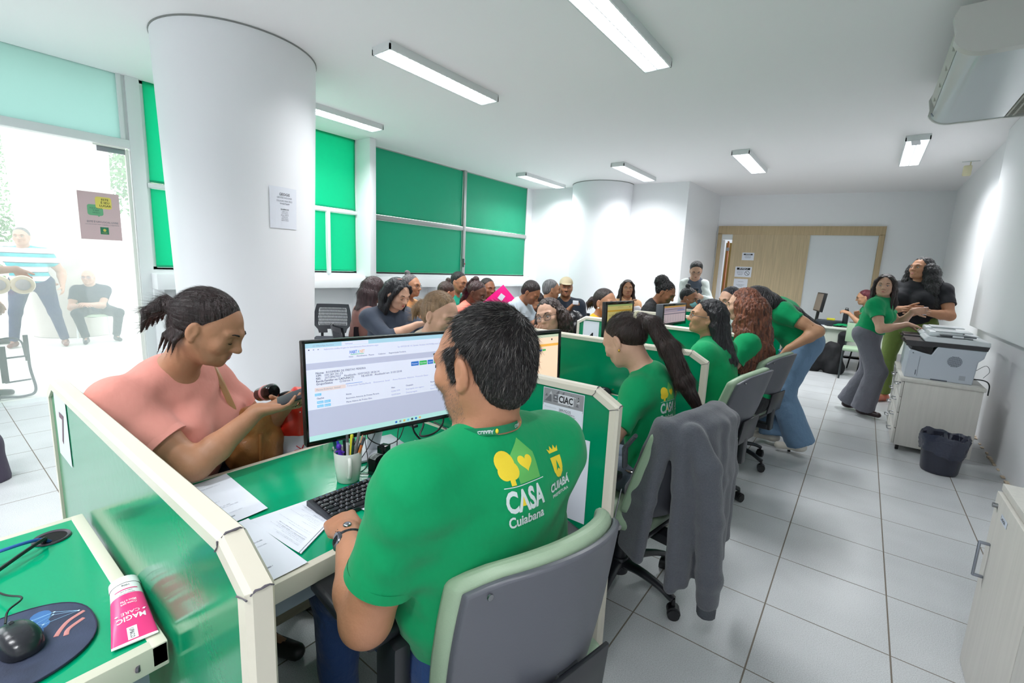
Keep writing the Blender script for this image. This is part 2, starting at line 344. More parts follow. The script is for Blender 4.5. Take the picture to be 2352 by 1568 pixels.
def on_far(x0, x1, z0, z1, fn, label, name='notice', cat='notice'):
    M = MF @ T(fl((x0+x1)/2), -.047, (z0+z1)/2) @ RX(PI/2)
    w_, h_ = (x1-x0)/2, (z1-z0)/2; mb = MB().box((-w_, -h_, 0), (w_, h_, .002)); fn(mb, w_, h_)
    o = mb.build(name, [M_PAPER, M_INK, M_INKD], smooth=0); o.matrix_world = M; tag(o, label, cat); return o
def lines(mb, rows, w, x0, z=.0025, mi=1, th=.006, seed=1):
    rn = random.Random(seed)
    for y, l in rows:
        x = x0-l/2
        while x < x0+l/2:
            ww = min(rn.uniform(.01, .035)*w*8, x0+l/2-x); mb.add([(x, y-th/2, z), (x+ww, y-th/2, z), (x+ww, y+th/2, z), (x, y+th/2, z)], [[0, 1, 2, 3]], mi); x += ww+.004*w*8
def n1(mb, w, h): mb.box((-w*.75, h*.35, .002), (w*.75, h*.7, .003), mi=2); mb.text('AVISO', .035, T(0, h*.40, .0035), 0, 'c', .01); lines(mb, [(h*.1, w*1.0), (-h*.15, w*1.1), (-h*.4, w*.9)], w, 0)
def n2(mb, w, h):
    mb.box((-w*.8, h*.38, .002), (w*.8, h*.8, .003), mi=2); mb.text('AVISO', .062, T(0, h*.47, .0035), 0, 'c', .012)
    lines(mb, [(h*.15, w*.9), (-h*.05, w*.85), (-h*.25, w*.8), (-h*.45, w*.7), (-h*.6, w*.5)], w, -w*.35)
    c = [(w*.48+.045*math.cos(a), -h*.25+.045*math.sin(a), .003) for a in np.linspace(0, 2*PI, 25)]
    mb.tube(c, .004, 5, 2); mb.tube([(w*.48-.03, -h*.25+.03, .003), (w*.48+.03, -h*.25-.03, .003)], .004, 5, 2)
def n3(mb, w, h): lines(mb, [(h*.4, w*.8), (-h*.25, w*1.2), (-h*.45, w*.9), (-h*.6, w*.5)], w, 0)
on_far(-2.21, -1.98, 1.86, 2.02, n1, 'small notice highest on the oak sliding door')
on_far(-2.31, -1.99, 1.50, 1.72, n2, 'notice headed AVISO with crossed circle on the oak sliding door')
on_far(-2.31, -2.04, 1.26, 1.46, n3, 'plain notice lowest on the oak sliding door')
# notice on the column
def column_notice():
    o = MB(); cx, cy = -4.56, 1.95; a0, a1 = math.radians(-6), math.radians(17.8); n = 10; z0, z1 = 1.733, 2.07
    def P(u, v, off=.004):
        z = z0+(z1-z0)*v; a = a0+(a1-a0)*u; r_ = .525+.028*z+off; return (cx+r_*math.cos(a), cy+r_*math.sin(a), z)
    v = [P(i/n, j) for j in (0, 1) for i in range(n+1)]; o.add(v, [[i, i+1, n+2+i, n+1+i] for i in range(n)])
    def put(st, size, vv, mi, wd):
        tv, tf = text_geo(st); mx = tv[:, 0].max(); uw = wd
        o.add([P(.52+(q[0]/mx-.5)*uw, vv+q[1]*size/(z1-z0), .0055) for q in tv], tf, mi)
    put('GEOGIS', .030, .80, 2, .38)
    for i, (a, b, c_) in enumerate(((.73, 'GEOTECNOLOGIA', .56), (.65, 'SOLUCAO PARA VOCE', .58), (.585, 'WHATSAPP', .36))): put(b, .019, a, 1, c_)
    put('BAIRROS', .017, .45, 2, .30)
    for i, s_ in enumerate(('CENTRO', 'CPA NORTE', 'BOA VISTA', 'JARDIM SUL', 'SAO JOAO', 'SANTA CRUZ II')): put(s_, .012, .40-.042*i, 1, .22+.03*(i % 3))
    x = o.build('notice', [mat('bluish_paper', (226, 229, 238), .6), M_INK, M_INKD], smooth=0); tag(x, 'white notice headed GEOGIS taped on the round column', 'notice')
column_notice()
# door sticker
def sticker():
    M = frame((XL+.009, 1.1, 1.585), (0, 1, 0), (0, 0, 1)); mb = MB()
    def bx(x0, y0, x1, y1, z, mi): mb.add([(M @ Vector(p))[:] for p in ((x0, y0, z), (x1, y0, z), (x1, y1, z), (x0, y1, z))], [[0, 1, 2, 3]], mi)
    def rr(x0, y0, x1, y1, z, mi, rd=.02):
        p = []
        for cx, cy, a in ((x1-rd, y1-rd, 0), (x0+rd, y1-rd, 90), (x0+rd, y0+rd, 180), (x1-rd, y0+rd, 270)):
            for k in range(5): q = math.radians(a+k*22.5); p.append((M @ Vector((cx+rd*math.cos(q), cy+rd*math.sin(q), z)))[:])
        mb.add(p, [list(range(len(p)))], mi)
    mb.box((0, 0, 0), (.318, .46, .003), M=M)
    rr(.13, .305, .255, .42, .004, 1); rr(.065, .235, .185, .34, .0036, 2); bx(.15, .055, .215, .125, .004, 3)
    mb.add([(M @ Vector(p))[:] for p in ((.14, .237, .0036), (.16, .237, .0036), (.148, .222, .0036))], [[0, 2, 1]], 2)
    for i, s_ in enumerate(('ESTE', 'É SEU', 'LUGAR')): mb.text(s_, .028, M @ T(.205, .385-.03*i, .0045), 4, 'c', .012)
    for i, s_ in enumerate(('AQUI VOCE', 'É BEM', 'VINDO')): mb.text(s_, .018, M @ T(.13, .30-.022*i, .0045), 5, 'c')
    mb.text('ESTE É UM LOCAL LIVRE', .026, M @ T(.175, .165, .0045), 6, 'c', 0, .24); mb.text('atendimento com respeito e dignidade', .012, M @ T(.17, .145, .0045), 6, 'c', 0, .26)
    mb.ell((0, 0, 0), (.012, .014, .001), 7, M=M @ T(.183, .095, .0045)); mb.text('CUIABA', .011, M @ T(.183, .066, .0046), 7, 'c')
    o = mb.build('sticker', [mat('pink_grey_vinyl', (205, 178, 180), .5), mat('sticker_yellow', (222, 206, 100), .5), mat('sticker_green', (106, 172, 128), .5), mat('sticker_darkgreen', (38, 116, 84), .5), M_INKD, mat('sticker_ink', (60, 110, 90), .6), M_INK, mat('sticker_gold', (200, 190, 90), .5)], smooth=0)
    tag(o, 'square pinkish sticker with speech bubbles on the glass door', 'sticker')
sticker()
# ================================================================== ceiling lights
def fixture_proto(L_):
    b = MB(); w = .115; h = .062
    b.box((-w, -L_/2, -.02), (w, L_/2, 0)); b.box((-w, -L_/2, -h), (-w+.012, L_/2, -.02)); b.box((w-.012, -L_/2, -h), (w, L_/2, -.02))
    b.box((-w, -L_/2, -h), (w, -L_/2+.012, -.02)); b.box((-w, L_/2-.012, -h), (w, L_/2, -.02))
    return b
M_TUBE = mat('lamp_tube', (255, 255, 255), .5, emit=((244, 248, 255), 9.0))
M_REFL = mat('lamp_reflector', (245, 247, 250), .25)
for i, (x, y, L_) in enumerate(LAMPS):
    lab = {0: 'fluorescent light fixture in front of the round column', 1: 'fluorescent light fixture nearest the camera, cut by the top of the photo', 2: 'fluorescent fixture partly hidden behind the round column', 3: 'far fluorescent fixture beside the green windows', 4: 'far fluorescent fixture right of the half column', 5: 'small fluorescent fixture in line with the oak door', 6: 'far right fluorescent fixture with a hanging loose louver'}.get(i, 'fluorescent fixture %s in the rear part of the room' % ('near the middle aisle', 'above the near desk row', 'above the aisle by the cabinet', 'beside the entrance')[max(0, i-7)])
    r = empty('ceiling_light', (x, y, CEIL), lab, 'ceiling light', 'fluorescent ceiling lights')
    fixture_proto(L_).build('housing', M_WHITEFRAME, r)
    b = MB()
    for s_ in (-.05, .05): b.tube([(s_, -L_/2+.03, -.034), (s_, L_/2-.03, -.034)], .013, 8)
    b.build('tubes', M_TUBE, r)
    b = MB(); n = int(L_/.06)
    for k in range(n): b.box((-.103, -L_/2+.03+k*(L_-.06)/(n-1)-.002, -.061), (.103, -L_/2+.03+k*(L_-.06)/(n-1)+.002, -.048))
    b.box((-.003, -L_/2+.012, -.061), (.003, L_/2-.012, -.048)); b.build('louver', M_REFL, r)
    if i == 6: MB().box((-.04, -.01, -.012), (.04, .3, 0), M=T(-.02, -L_/2-.0, -.062) @ RX(.35) @ RZ(PI)).build('loose_louver', M_REFL, r)
    ld = bpy.data.lights.new('lamp_light', 'AREA'); ld.shape = 'RECTANGLE'; ld.size = .2; ld.size_y = L_-.06; ld.energy = LAMP_W; ld.color = (.97, .98, 1); ld.spread = math.radians(140)
    lo = bpy.data.objects.new('lamp_light', ld); COL.objects.link(lo); lo.parent = r; lo.location = (0, 0, -.065)
t = empty('alarm_sensor', (.93, 9.1, CEIL), 'small yellowed sensor hanging from the ceiling near the right wall', 'sensor')
MB().box((-.09, -.01, -.01), (.09, .01, 0), mi=1).box((-.006, -.006, -.06), (.006, .006, 0)).box((-.07, -.05, -.2), (.02, .0, -.06), bev=.015).build('sensor_body', [mat('yellowed_plastic', (222, 214, 180), .5), M_WHITEFRAME], t)
# ================================================================== air conditioner
def aircon():
    x0, x1, y0, y1, zt, zb = .225, 1.0, 3.92, 5.55, 3.12, 2.86
    r = empty('air_conditioner', ((x0+x1)/2, (y0+y1)/2, zb), 'large white ceiling air conditioner at the top right', 'air conditioner')
    Mi = T(-(x0+x1)/2, -(y0+y1)/2, -zb)
    def prof(g=0):
        p = [(x0+.02-g, zt+.0), (x0-g, zt-.05), (x0+.015-g*.6, zt-.13-g*.3)]
        for a in np.linspace(20, 90, 7): q = math.radians(a); p.append((x0+.16-.16*math.cos(q)-g*.5, zb+.13-.13*math.sin(q)-g*.6))
        p += [(x1-.05, zb-g*.6), (x1, zb+.02), (x1, zt)]; return p
    for a, b, g_ in ((y0, y0+.07, .018), (y1-.03, y1, .002)): fix_normals(MB().prism(prof(g_), 1, a, b, M=Mi).build('end_cap', mat('ac_cap', (206, 205, 201), .3), r, smooth=50))
    inner = [(x0+.10, zt), (x0+.09, zt-.10), (x0+.045, zt-.14)]
    for a in np.linspace(30, 90, 6): q = math.radians(a); inner.append((x0+.16-.15*math.cos(q), zb+.13-.125*math.sin(q)))
    inner += [(x0+.48, zb+.005), (x0+.48, zt)]
    fix_normals(MB().prism(inner, 1, y0+.07, y1-.03, M=Mi).build('shell', mat('ac_shell', (214, 220, 224), .12), r, smooth=50))
    MB().box((x0+.48, y0+.07, zb+.03), (x1-.02, y1-.07, zt), M=Mi).build('rear_body', mat('ac_body', (196, 198, 196), .5), r)
    g = MB(); n = 46
    for k in range(n): g.box((x0+.5, y0+.1+k*(y1-y0-.2)/n, zb), (x1-.06, y0+.1+k*(y1-y0-.2)/n+.008, zb+.025), M=Mi)
    for xx in (x0+.485, x0+.52, x1-.05): g.box((xx, y0+.08, zb-.003), (xx+.012, y1-.08, zb+.028), M=Mi)
    g.build('intake_grille', mat('ac_grille', (176, 174, 164), .5), r)
    for s in range(2):
        MB().box((0, y0+.09, -.005), (.012, y1-.09, .075), M=Mi @ T(x0+.035+.028*s, 0, zt-.125+.03*s) @ RY(-.35)).build('air_louver', mat('ac_louver', (190, 189, 182), .45), r)
    for k in range(4): MB().box((x0+.02, -.003, zt-.12), (x0+.1, .003, zt-.03), M=Mi @ T(0, y0+.35+k*.35, 0)).build('vane', MATS['ac_louver'], r)
    MB().lathe([(.0, 0), (.018, 0), (.018, .004), (0, .004)], 16, M=Mi @ T(x0+.03, y1-.18, zb+.05) @ RY(-PI/2-.6)).build('indicator', mat('ac_dot', (90, 104, 120), .3), r)
    MB().box((x0+.15, y0+.2, zt), (x1-.1, y0+.3, CEIL), M=Mi).box((x0+.15, y1-.3, zt), (x1-.1, y1-.2, CEIL), M=Mi).build('hanging_bracket', mat('dark_bracket', (60, 40, 44), .6), r)
aircon()
# ================================================================== partitions and desks
XP0, XP1 = -2.10, -.632
PY = [.269, 1.500, 2.658, 3.80, 4.95, 5.84]
plab = ['nearest green partition with frosted reflections, holding the number 7', 'green partition behind the man, with the service notice', 'green partition beside the woman with the ponytail', 'green partition beside the woman with long black hair', 'green partition beside the red haired woman', 'farthest green partition of the desk row']
for i, y in enumerate(PY):
    r = empty('desk_partition', ((XP0+XP1)/2, y, 0), plab[i], 'partition', 'green partitions between the desks'); cx = (XP0+XP1)/2
    o = [(XP0, .04), (XP0, 1.02), (XP0+.08, 1.08), (-.725, 1.08), (XP1, 1.028), (XP1, .0), (XP1-.04, .0), (XP0, 0.0)]
    out = [(XP0, 0), (XP0, 1.03), (XP0+.085, 1.08), (-.725, 1.08), (XP1, 1.028), (XP1, 0)]
    inn = [(XP0+.03, .05), (XP0+.03, 1.012), (XP0+.095, 1.05), (-.737, 1.05), (XP1-.034, 1.01), (XP1-.034, .05)]
    MB().prism([(p[0]-cx, p[1]) for p in inn], 1, -.014, .014).build('panel', M_PANEL, r, smooth=0)
    b = MB(); n = len(out)
    for k in range(n):     # chamfered beige profile, one length per side
        a, c, d, e = out[k], out[(k+1) % n], inn[(k+1) % n], inn[k]
        def P(p, yy, q=None, f=0):
            if q is not None: p = (p[0]+(q[0]-p[0])*f, p[1]+(q[1]-p[1])*f)
            return (p[0]-cx, yy, p[1])
        v = []
        for (p, q) in ((a, e), (c, d)): v += [P(p, -.014, q, 0), P(p, .014, q, 0), P(p, .021, q, .3), P(q, .021), P(q, -.021), P(p, -.021, q, .3)]
        b.add(v, [[i_, (i_+1) % 6, 6+(i_+1) % 6, 6+i_] for i_ in range(6)]+[[0, 1, 2, 3, 4, 5], [11, 10, 9, 8, 7, 6]])
    fix_normals(b.build('edge_trim', M_BEIGE, r, smooth=0))
    s = MB(); rn = random.Random(i+5)      # dark tape joints
    for p, q in ((out[3], inn[3]), (out[4], inn[4])):
        pts = [(p[0]-cx+rn.uniform(-.002, .002), yy, p[1]+.0012+(0 if abs(yy) < .015 else -.006)) for yy in np.linspace(-.0165, .0165, 6)]
        s.tube(pts, [.0012, .002, .0016, .0022, .0014, .0012], 5)
        s.tube([(p[0]-cx, -.0222, p[1]-.008), (p[0]-cx+(q[0]-p[0])*.5+.004, -.0222, p[1]+(q[1]-p[1])*.6), (q[0]-cx, -.0222, q[1])], [.0016, .0008, .0014], 5)
    s.build('joint_mark', M_SCUFF, r)
    if i in (2, 3, 4): tag(MB().tube([(XP1-cx+.0005, 0, .18), (XP1-cx+.0015, .002, .19)], .004, 6).build('screw', M_SCUFF, r))
def desk(y0, y1, label, open_l=0):
    X0, X1, Z = -1.715, -1.005, .74
    r = empty('green_desk', ((X0+X1)/2, (y0+y1)/2, 0), label, 'desk', 'green topped desks'); Mi = T(-(X0+X1)/2, -(y0+y1)/2, 0)
    MB().box((X0+.022, y0+.022, Z-.025), (X1-.022, y1-.022, Z), M=Mi).build('desktop', M_GREEN, r, smooth=0)
    b = MB()
    for lo, hi in (((X0, y0, Z-.045), (X0+.023, y1, Z+.001)), ((X1-.026, y0, Z-.052), (X1, y1, Z+.001)), ((X0, y0, Z-.045), (X1, y0+.028, Z+.0012)), ((X0, y1-.028, Z-.045), (X1, y1, Z+.0012))): b.box(lo, hi, bev=.003, M=Mi)
    b.build('edge_trim', M_BEIGE, r)
    MB().box((X1-.07, y0+.03, Z-.10), (X1-.02, y1-.03, Z-.05), M=Mi).box((X0+.03, y0+.03, Z-.09), (X0+.06, y1-.03, Z-.045), M=Mi).build('support_rail', mat('grey_rail', (120, 132, 140), .4), r)
    MB().box((X0+.10, y0+.01, .12), (X0+.118, y1-.01, Z-.045), M=Mi).build('modesty_panel', mat('grey_brown_wood', (150, 144, 122), .5, var=(6, .1, (2, 2, 9))), r)
    b = MB()
    for yy in (y0+.035, y1-.065): b.box((X0+.03, yy, .0), (X0+.07, yy+.03, Z-.04), M=Mi).box((X1-.09, yy, 0), (X1-.05, yy+.03, Z-.04), M=Mi)
    b.build('side_frame', mat('grey_rail'), r)
    return r
d0 = desk(-1.0, .246, 'green desk at the lower left corner with mouse pad and pink tube')
MB().tube([(-1.008+1.36+.001, .195+.377, .712), (-1.008+1.36+.004, .199+.377, .712)], .007, 8).build('bolt_hole', M_SCUFF, d0)
desk(.292, 1.478, 'green desk of the man, with monitor, mug and papers')
desk(1.522, 2.636, 'green desk of the woman with the ponytail')
desk(2.680, 3.778, 'green desk of the woman with long black hair and glasses')
desk(3.822, 4.928, 'green desk of the red haired woman')
desk(4.972, 5.818, 'green desk farthest along the row')
# grommet and cables on the left desk
t = MB().lathe([(.030, -.012), (.030, .002), (.037, .004), (.0385, .001), (.0385, 0)], 28).build('cable_grommet', mat('grommet', (70, 60, 72), .25), loc=(-1.615, .168, .7415)); tag(t, 'round dark cable grommet in the left green desk', 'grommet')
MB().lathe([(0, 0), (.030, 0)], 28).build('grommet_hole', mat('hole_black', (8, 8, 10), .9), t, loc=(0, 0, .0008))
t = MB().tube(bez([(-1.60, .165, .738), (-1.585, .14, .762), (-1.56, .08, .775), (-1.57, -.02, .760), (-1.58, -.14, .750), (-1.57, -.4, .746)], 8), .0042, 8).build('network_cable', mat('blue_cable', (52, 96, 176), .35)); tag(t, 'blue network cable running into the desk grommet', 'cable')
t = MB().tube(bez([(-1.60, .150, .742), (-1.575, .15, .764), (-1.54, .11, .762), (-1.48, .03, .750), (-1.43, -.05, .746), (-1.40, -.3, .746)], 8), .0045, 8).build('power_cable', M_BLACK); tag(t, 'black cable running out of the desk grommet', 'cable')
# mouse pad, mouse, cream tube
def mousepad():
    c = Vector((-1.185, .025, .7425)); out = []
    for a in np.linspace(0, 2*PI, 48, endpoint=False):
        rx, ry = .125, .145; q = abs(math.cos(a))**.8*math.copysign(1, math.cos(a)); w_ = abs(math.sin(a))**.8*math.copysign(1, math.sin(a)); out.append((rx*q, ry*w_))
    r = empty('mouse_pad', c, 'dark blue mouse pad with glowing network print under the black mouse', 'mouse pad')
    MB().prism(out, 2, 0, .004).build('pad', mat('pad_navy', (52, 60, 84), .8, bump=(300, .1), var=(9, .5)), r, smooth=0)
    MB().tube([(x, y, .004) for x, y in out]+[(out[0][0], out[0][1], .004)], .0014, 6).build('stitched_edge', mat('pad_stitch', (40, 42, 66), .8), r)
    b = MB(); rn = random.Random(4); pts = [(rn.gauss(-.055, .03), rn.gauss(.05, .035)) for _ in range(30)]
    for i, p in enumerate(pts):
        b.ell((p[0], p[1], .0042), (.0022, .0022, .0004), 1, nu=8, nv=4)
        for q in sorted(pts, key=lambda z: (z[0]-p[0])**2+(z[1]-p[1])**2)[1:4]: b.tube([(p[0], p[1], .0043), (q[0], q[1], .0043)], .0004, 4, 0)
    for i in range(10):
        x, y = -.055+rn.gauss(0, .02), .05+rn.gauss(0, .02); b.ell((x, y, .0041), (.018, .016, .0002), 2, nu=12, nv=4)
    b.tube(bez([(-.03, .135, .0045), (-.018, .11, .0045), (.0, .095, .0045), (.018, .085, .0045)], 4), [.004]*9+[.004]*4, 6, 3, flat=.2)
    b.tube(bez([(-.005, .13, .0045), (.01, .105, .0045), (.028, .098, .0045)], 4), .004, 6, 3, flat=.2); b.ell((-.06, -.05, .0042), (.03, .03, .0003), 4, nu=16, nv=4)
    b.build('print', [mat('pad_line', (150, 200, 235), .5), mat('pad_dot', (205, 225, 245), .5), mat('pad_blue', (60, 110, 170), .7), mat('pad_finger', (196, 130, 128), .7), mat('pad_teal', (60, 150, 150), .7)], r)
mousepad()
def mouse(loc, rz, label, led=False, mini=1.0, cable=None):
    r = empty('computer_mouse', loc, label, 'computer mouse', rz=rz); s = mini
    v = []; f = []; nu, nv = 24, 12
    for j in range(nv+1):
        ph = PI/2*j/nv
        for i in range(nu):
            a = 2*PI*i/nu; x = math.cos(a); y = math.sin(a); wv = 1-.12*x*x
            rx = .031*(abs(x)**.75)*math.copysign(1, x)*math.cos(ph)**.55; ry = .058*(abs(y)**.85)*math.copysign(1, y)*math.cos(ph)**.55
            z = .036*math.sin(ph)**.8*(1-.25*(ry/.058+.2)**2); v.append((rx*s*(1-.1*y), ry*s, max(z, 0)*s+.002))
    for j in range(nv): f += [[j*nu+i, j*nu+(i+1) % nu, (j+1)*nu+(i+1) % nu, (j+1)*nu+i] for i in range(nu)]
    f.append(list(range(nu))[::-1]); f.append([nv*nu+i for i in range(nu)])
    MB().add(v, f).build('mouse_body', mat('mouse_black', (34, 36, 42), .22, bump=(200, .03)), r, smooth=60)
    MB().tube([(-.002*s, .05*s, .022*s), (-.002*s, .02*s, .036*s)], .0008, 5).tube([(.004*s, .052*s, .022*s), (.004*s, .02*s, .0358*s)], .0005, 5).build('button_seam', M_BLACKG, r)
    MB().tube([(.001, .033*s, .030*s), (.001, .024*s, .0345*s)], .004*s, 8).build('scroll_wheel', M_DGREY, r)
    if led: MB().ell((.02*s, -.045*s, .012*s), (.004, .004, .004)).build('red_light', mat('red_led', (255, 30, 40), .3, emit=((255, 30, 40), 6)), r)
    if cable: MB().tube(bez(cable, 8), .002, 6).build('mouse_cable', M_BLACK, r)
mouse((-1.195, .062, .747), math.radians(100), 'black mouse on the navy pad at the lower left', cable=[(0, .055, .02), (.012, .08, .03), (.04, .11, .028), (.03, .2, .01), (.02, .4, .0)])
def cream():
    B = Vector((-1.040, .2035, .7425)); Tp = Vector((-1.268, .236, .7425)); d = (Tp-B).normalized(); side = d.cross(Vector((0, 0, 1)))
    M = frame(B, side, d); r = empty('cream_tube', (B+Tp)/2, 'white and pink hand cream tube reading MAGIC CARE on the left green desk', 'cream tube')
    Mi = T(*(-(B+Tp)/2)) @ M; L_ = .165; n = 24
    def ring(y, hw, hz): return [(Mi @ Vector((hw*math.cos(2*PI*k/n), y, .002+hz+hz*math.sin(2*PI*k/n))))[:] for k in range(n)]
    secs = [(0, .036, .0012), (.006, .036, .0016), (.04, .0335, .008), (.08, .031, .0125), (.125, .028, .0165), (.165, .0262, .0175), (.176, .025, .018), (.180, .022, .017)]
    def strip(a, b_, m): 
        mb = MB(); v = []; 
        for q in secs[a:b_]: v += ring(*q)
        k = b_-a; f = [[i*n+j, i*n+(j+1) % n, (i+1)*n+(j+1) % n, (i+1)*n+j] for i in range(k-1) for j in range(n)]; f += [list(range(n))[::-1], [(k-1)*n+j for j in range(n)]]
        return mb.add(v, f)
    pink = mat('tube_pink', (232, 58, 128), .3); wh = mat('tube_white', (238, 236, 238), .3)
    strip(1, 5, 0).build('tube_body', mat('tube_pink'), r, smooth=50); strip(4, 6, 0).build('tube_shoulder', wh, r, smooth=50); strip(0, 2, 0).build('crimp', wh, r, smooth=50)
    sc = MB().add(sum([ring(*q) for q in ((.165, .0268, .018), (.172, .0272, .0182), (.192, .0268, .018), (.197, .022, .016))], []), [[i*n+j, i*n+(j+1) % n, (i+1)*n+(j+1) % n, (i+1)*n+j] for i in range(3) for j in range(n)]+[[3*n+j for j in range(n)]]); sc.build('cap', wh, r, smooth=50)
    p = MB()
    def surf(x, y):
        hw = np.interp(y, [q[0] for q in secs], [q[1] for q in secs]); hz = np.interp(y, [q[0] for q in secs], [q[2] for q in secs])
        return (Mi @ Vector((x, y, .002+hz+hz*math.sqrt(max(0, 1-(x/hw)**2))+.0006)))[:]
    def txt(st, size, x, y, wd, mi, bold=.0):
        tv, tf = text_geo(st, bold); mx = tv[:, 0].max(); p.add([surf(x+(.5-q[0]/mx)*wd, y-q[1]*size) for q in tv], tf, mi)
    def quad(x0, y0, x1, y1, mi, nn=8):
        vv = [surf(x0+(x1-x0)*i/nn, y) for y in (y0, y1) for i in range(nn+1)]; p.add(vv, [[i, i+1, nn+2+i, nn+1+i] for i in range(nn)], mi)
    txt('MAGIC', .017, 0, .062, .046, 0, .02); txt('CARE', .011, .0, .074, .030, 0); txt('Creme para', .0085, 0, .098, .026, 0, .01); txt('Mãos e Pés', .0085, 0, .106, .026, 0, .01)
    for s_ in (-1, 1): p.ell(surf(s_*.022, .071), (.0032, .0032, .0004), 0, nu=4, nv=4)
    quad(-.010, .008, .006, .034, 0); tv, tf = text_geo('UP&CO'); mx = tv[:, 0].max(); p.add([tuple(np.array(surf(-.006+q[1]*.010, .030-q[0]/mx*.020))+(0, 0, .0005)) for q in tv], tf, 1)
    txt('hidratante com ureia', .005, 0, .128, .026, 1); txt('toque de seda', .006, 0, .136, .020, 1); quad(-.019, .140, .019, .143, 2); txt('100g', .008, 0, .158, .013, 1)
    p.build('print', [wh, M_INKD, pink], r, smooth=0)
cream()
# ================================================================== papers
def paper(c, label, seed, stack=1, head=None, grp='documents on the man\'s desk'):
    """c: four corners tl,tr,br,bl at desk height"""
    c = [Vector(q) for q in c]; o = (c[0]+c[1]+c[2]+c[3])/4; r = empty('paper_sheet', o, label, 'paper', grp); rn = random.Random(seed)
    for k in range(stack):
        n = 8; j = rn.uniform(-.006, .006)*(k < stack-1); v = []
        for b_ in range(n+1):
            for a in range(n+1):
                u, w_ = a/n, b_/n; p = (c[0]*(1-u)+c[1]*u)*(1-w_)+(c[3]*(1-u)+c[2]*u)*w_-o; z = .0012+.0012*k+.002*((2*u-1)**4)*(k+1)/stack; v.append((p.x+j, p.y+j*.6, z))
        MB().add(v, [[b_*(n+1)+a, (b_+1)*(n+1)+a, (b_+1)*(n+1)+a+1, b_*(n+1)+a+1] for b_ in range(n) for a in range(n)]).build('sheet', M_PAPER, r)
    b = MB(); z = .0016+.0012*stack
    def P(u, w_): p = (c[0]*(1-u)+c[1]*u)*(1-w_)+(c[3]*(1-u)+c[2]*u)*w_-o; return (p.x, p.y, z+.002*((2*u-1)**4))
    w_ = .08
    while w_ < .93:
        if rn.random() < .6:
            x = .08; e = rn.uniform(.3, .9); h = .005 if rn.random() < .85 else .012
            while x < e: xx = min(e, x+rn.uniform(.02, .09)); b.add([P(x, w_), P(xx, w_), P(xx, w_+h), P(x, w_+h)], [[0, 1, 2, 3]], 0 if rn.random() < .6 else 1); x = xx+.012
        w_ += rn.choice((.024, .03, .045))
    b.build('printed_text', [mat('print_mid', (172, 176, 186), .8), mat('print_soft', (200, 203, 212), .8)], r, smooth=0)
z = .742
paper([(-1.655, .335, z), (-1.679, .613, z), (-1.349, .600, z), (-1.335, .325, z)], 'printed sheet at the far edge of the desk beside the near partition', 1, 2)
paper([(-1.164, .705, z), (-1.305, .700, z), (-1.318, .535, z), (-1.072, .548, z)], 'printed sheets fanned in the middle, beside the man\'s hand', 2, 3)
paper([(-1.335, .335, z), (-1.334, .537, z), (-1.020, .544, z), (-1.022, .330, z)], 'ruled form at the front edge next to the near partition', 3, 2)
paper([(-1.20, .775, z), (-1.19, .985, z), (-1.04, .99, z), (-1.045, .795, z)], 'sheet partly hidden under the keyboard', 4, 1)
paper([(-1.30, 2.28, z), (-1.27, 2.49, z), (-1.02, 2.50, z), (-1.04, 2.30, z)], 'white sheet on the desk of the woman with the ponytail', 5, 1, grp='documents on the second desk')
# ================================================================== keyboards
def keyboard(o, xdir, label, det=True):
    xd = Vector(xdir).normalized(); yd = Vector((0, 0, 1)).cross(xd); M = frame(o, xd, yd); r = empty('keyboard', o, label, 'keyboard', 'black keyboards'); Mi = T(*(-Vector(o))) @ M
    MB().prism([(0, 0), (0, .012), (.125, .024), (.132, .020), (.132, 0)], 0, 0, .44, M=Mi).build('keyboard_case', mat('kb_case', (40, 42, 48), .35), r, smooth=30)
    b = MB(); lg = MB(); u = .0185; rows = [(.012, [(1.3, 3), (6.2, 1), (1.3, 4)]), (.0305, [(2.2, 1), (1, 10), (2.5, 1)]), (.049, [(1.75, 1), (1, 11), (2, 1)]), (.0675, [(1.5, 1), (1, 12), (1.4, 1)]), (.086, [(1, 13), (1.9, 1)]), (.1085, [(1, 13), (1, 1)])]
    ch = 'QWERTYUIOPASDFGHJKLZXCVBNM1234567890'; ci = 0
    for y, ks in rows:
        x = .012
        for w_, n in ks:
            for k in range(n):
                zz = .0125+.0125*y/.125
                b.box((x, y-.0075, zz-.002), (x+w_*u-.0035, y+.0075, zz+.005), bev=.0018, M=Mi, seg=1)
                if det:
                    lg.add([(Mi @ Vector(q))[:] for q in ((x+.004, y+.001, zz+.0056), (x+.0065, y+.001, zz+.0056), (x+.0065, y+.005, zz+.0056), (x+.004, y+.005, zz+.0056))], [[0, 1, 2, 3]], 0 if y < .1 else 1); ci += 1
                x += w_*u
        for (gx, n) in ((.300, 3), (.366, 4)):
            if gx == .300 and y in (.049, .0305+.0): pass
            for k in range(n):
                zz = .0125+.0125*y/.125
                if gx == .3 and (y == .049 or (y == .0305 and k != 1)): continue
                b.box((gx+k*u*.95, y-.0075, zz-.002), (gx+k*u*.95+.0145, y+.0075, zz+.005), bev=.0018, M=Mi, seg=1)
    b.build('keys', mat('kb_keys', (26, 27, 31), .3), r, smooth=30)
    if det: lg.build('key_legends', [mat('legend_white', (190, 195, 205), .6), mat('legend_blue', (80, 140, 210), .6)], r, smooth=0)
keyboard((-1.145, .678, .742), (.035, .998, 0), 'black keyboard in front of the man, under his hand')
keyboard((-1.14, 1.80, .742), (.03, 1, 0), 'black keyboard in front of the woman with the ponytail', False)
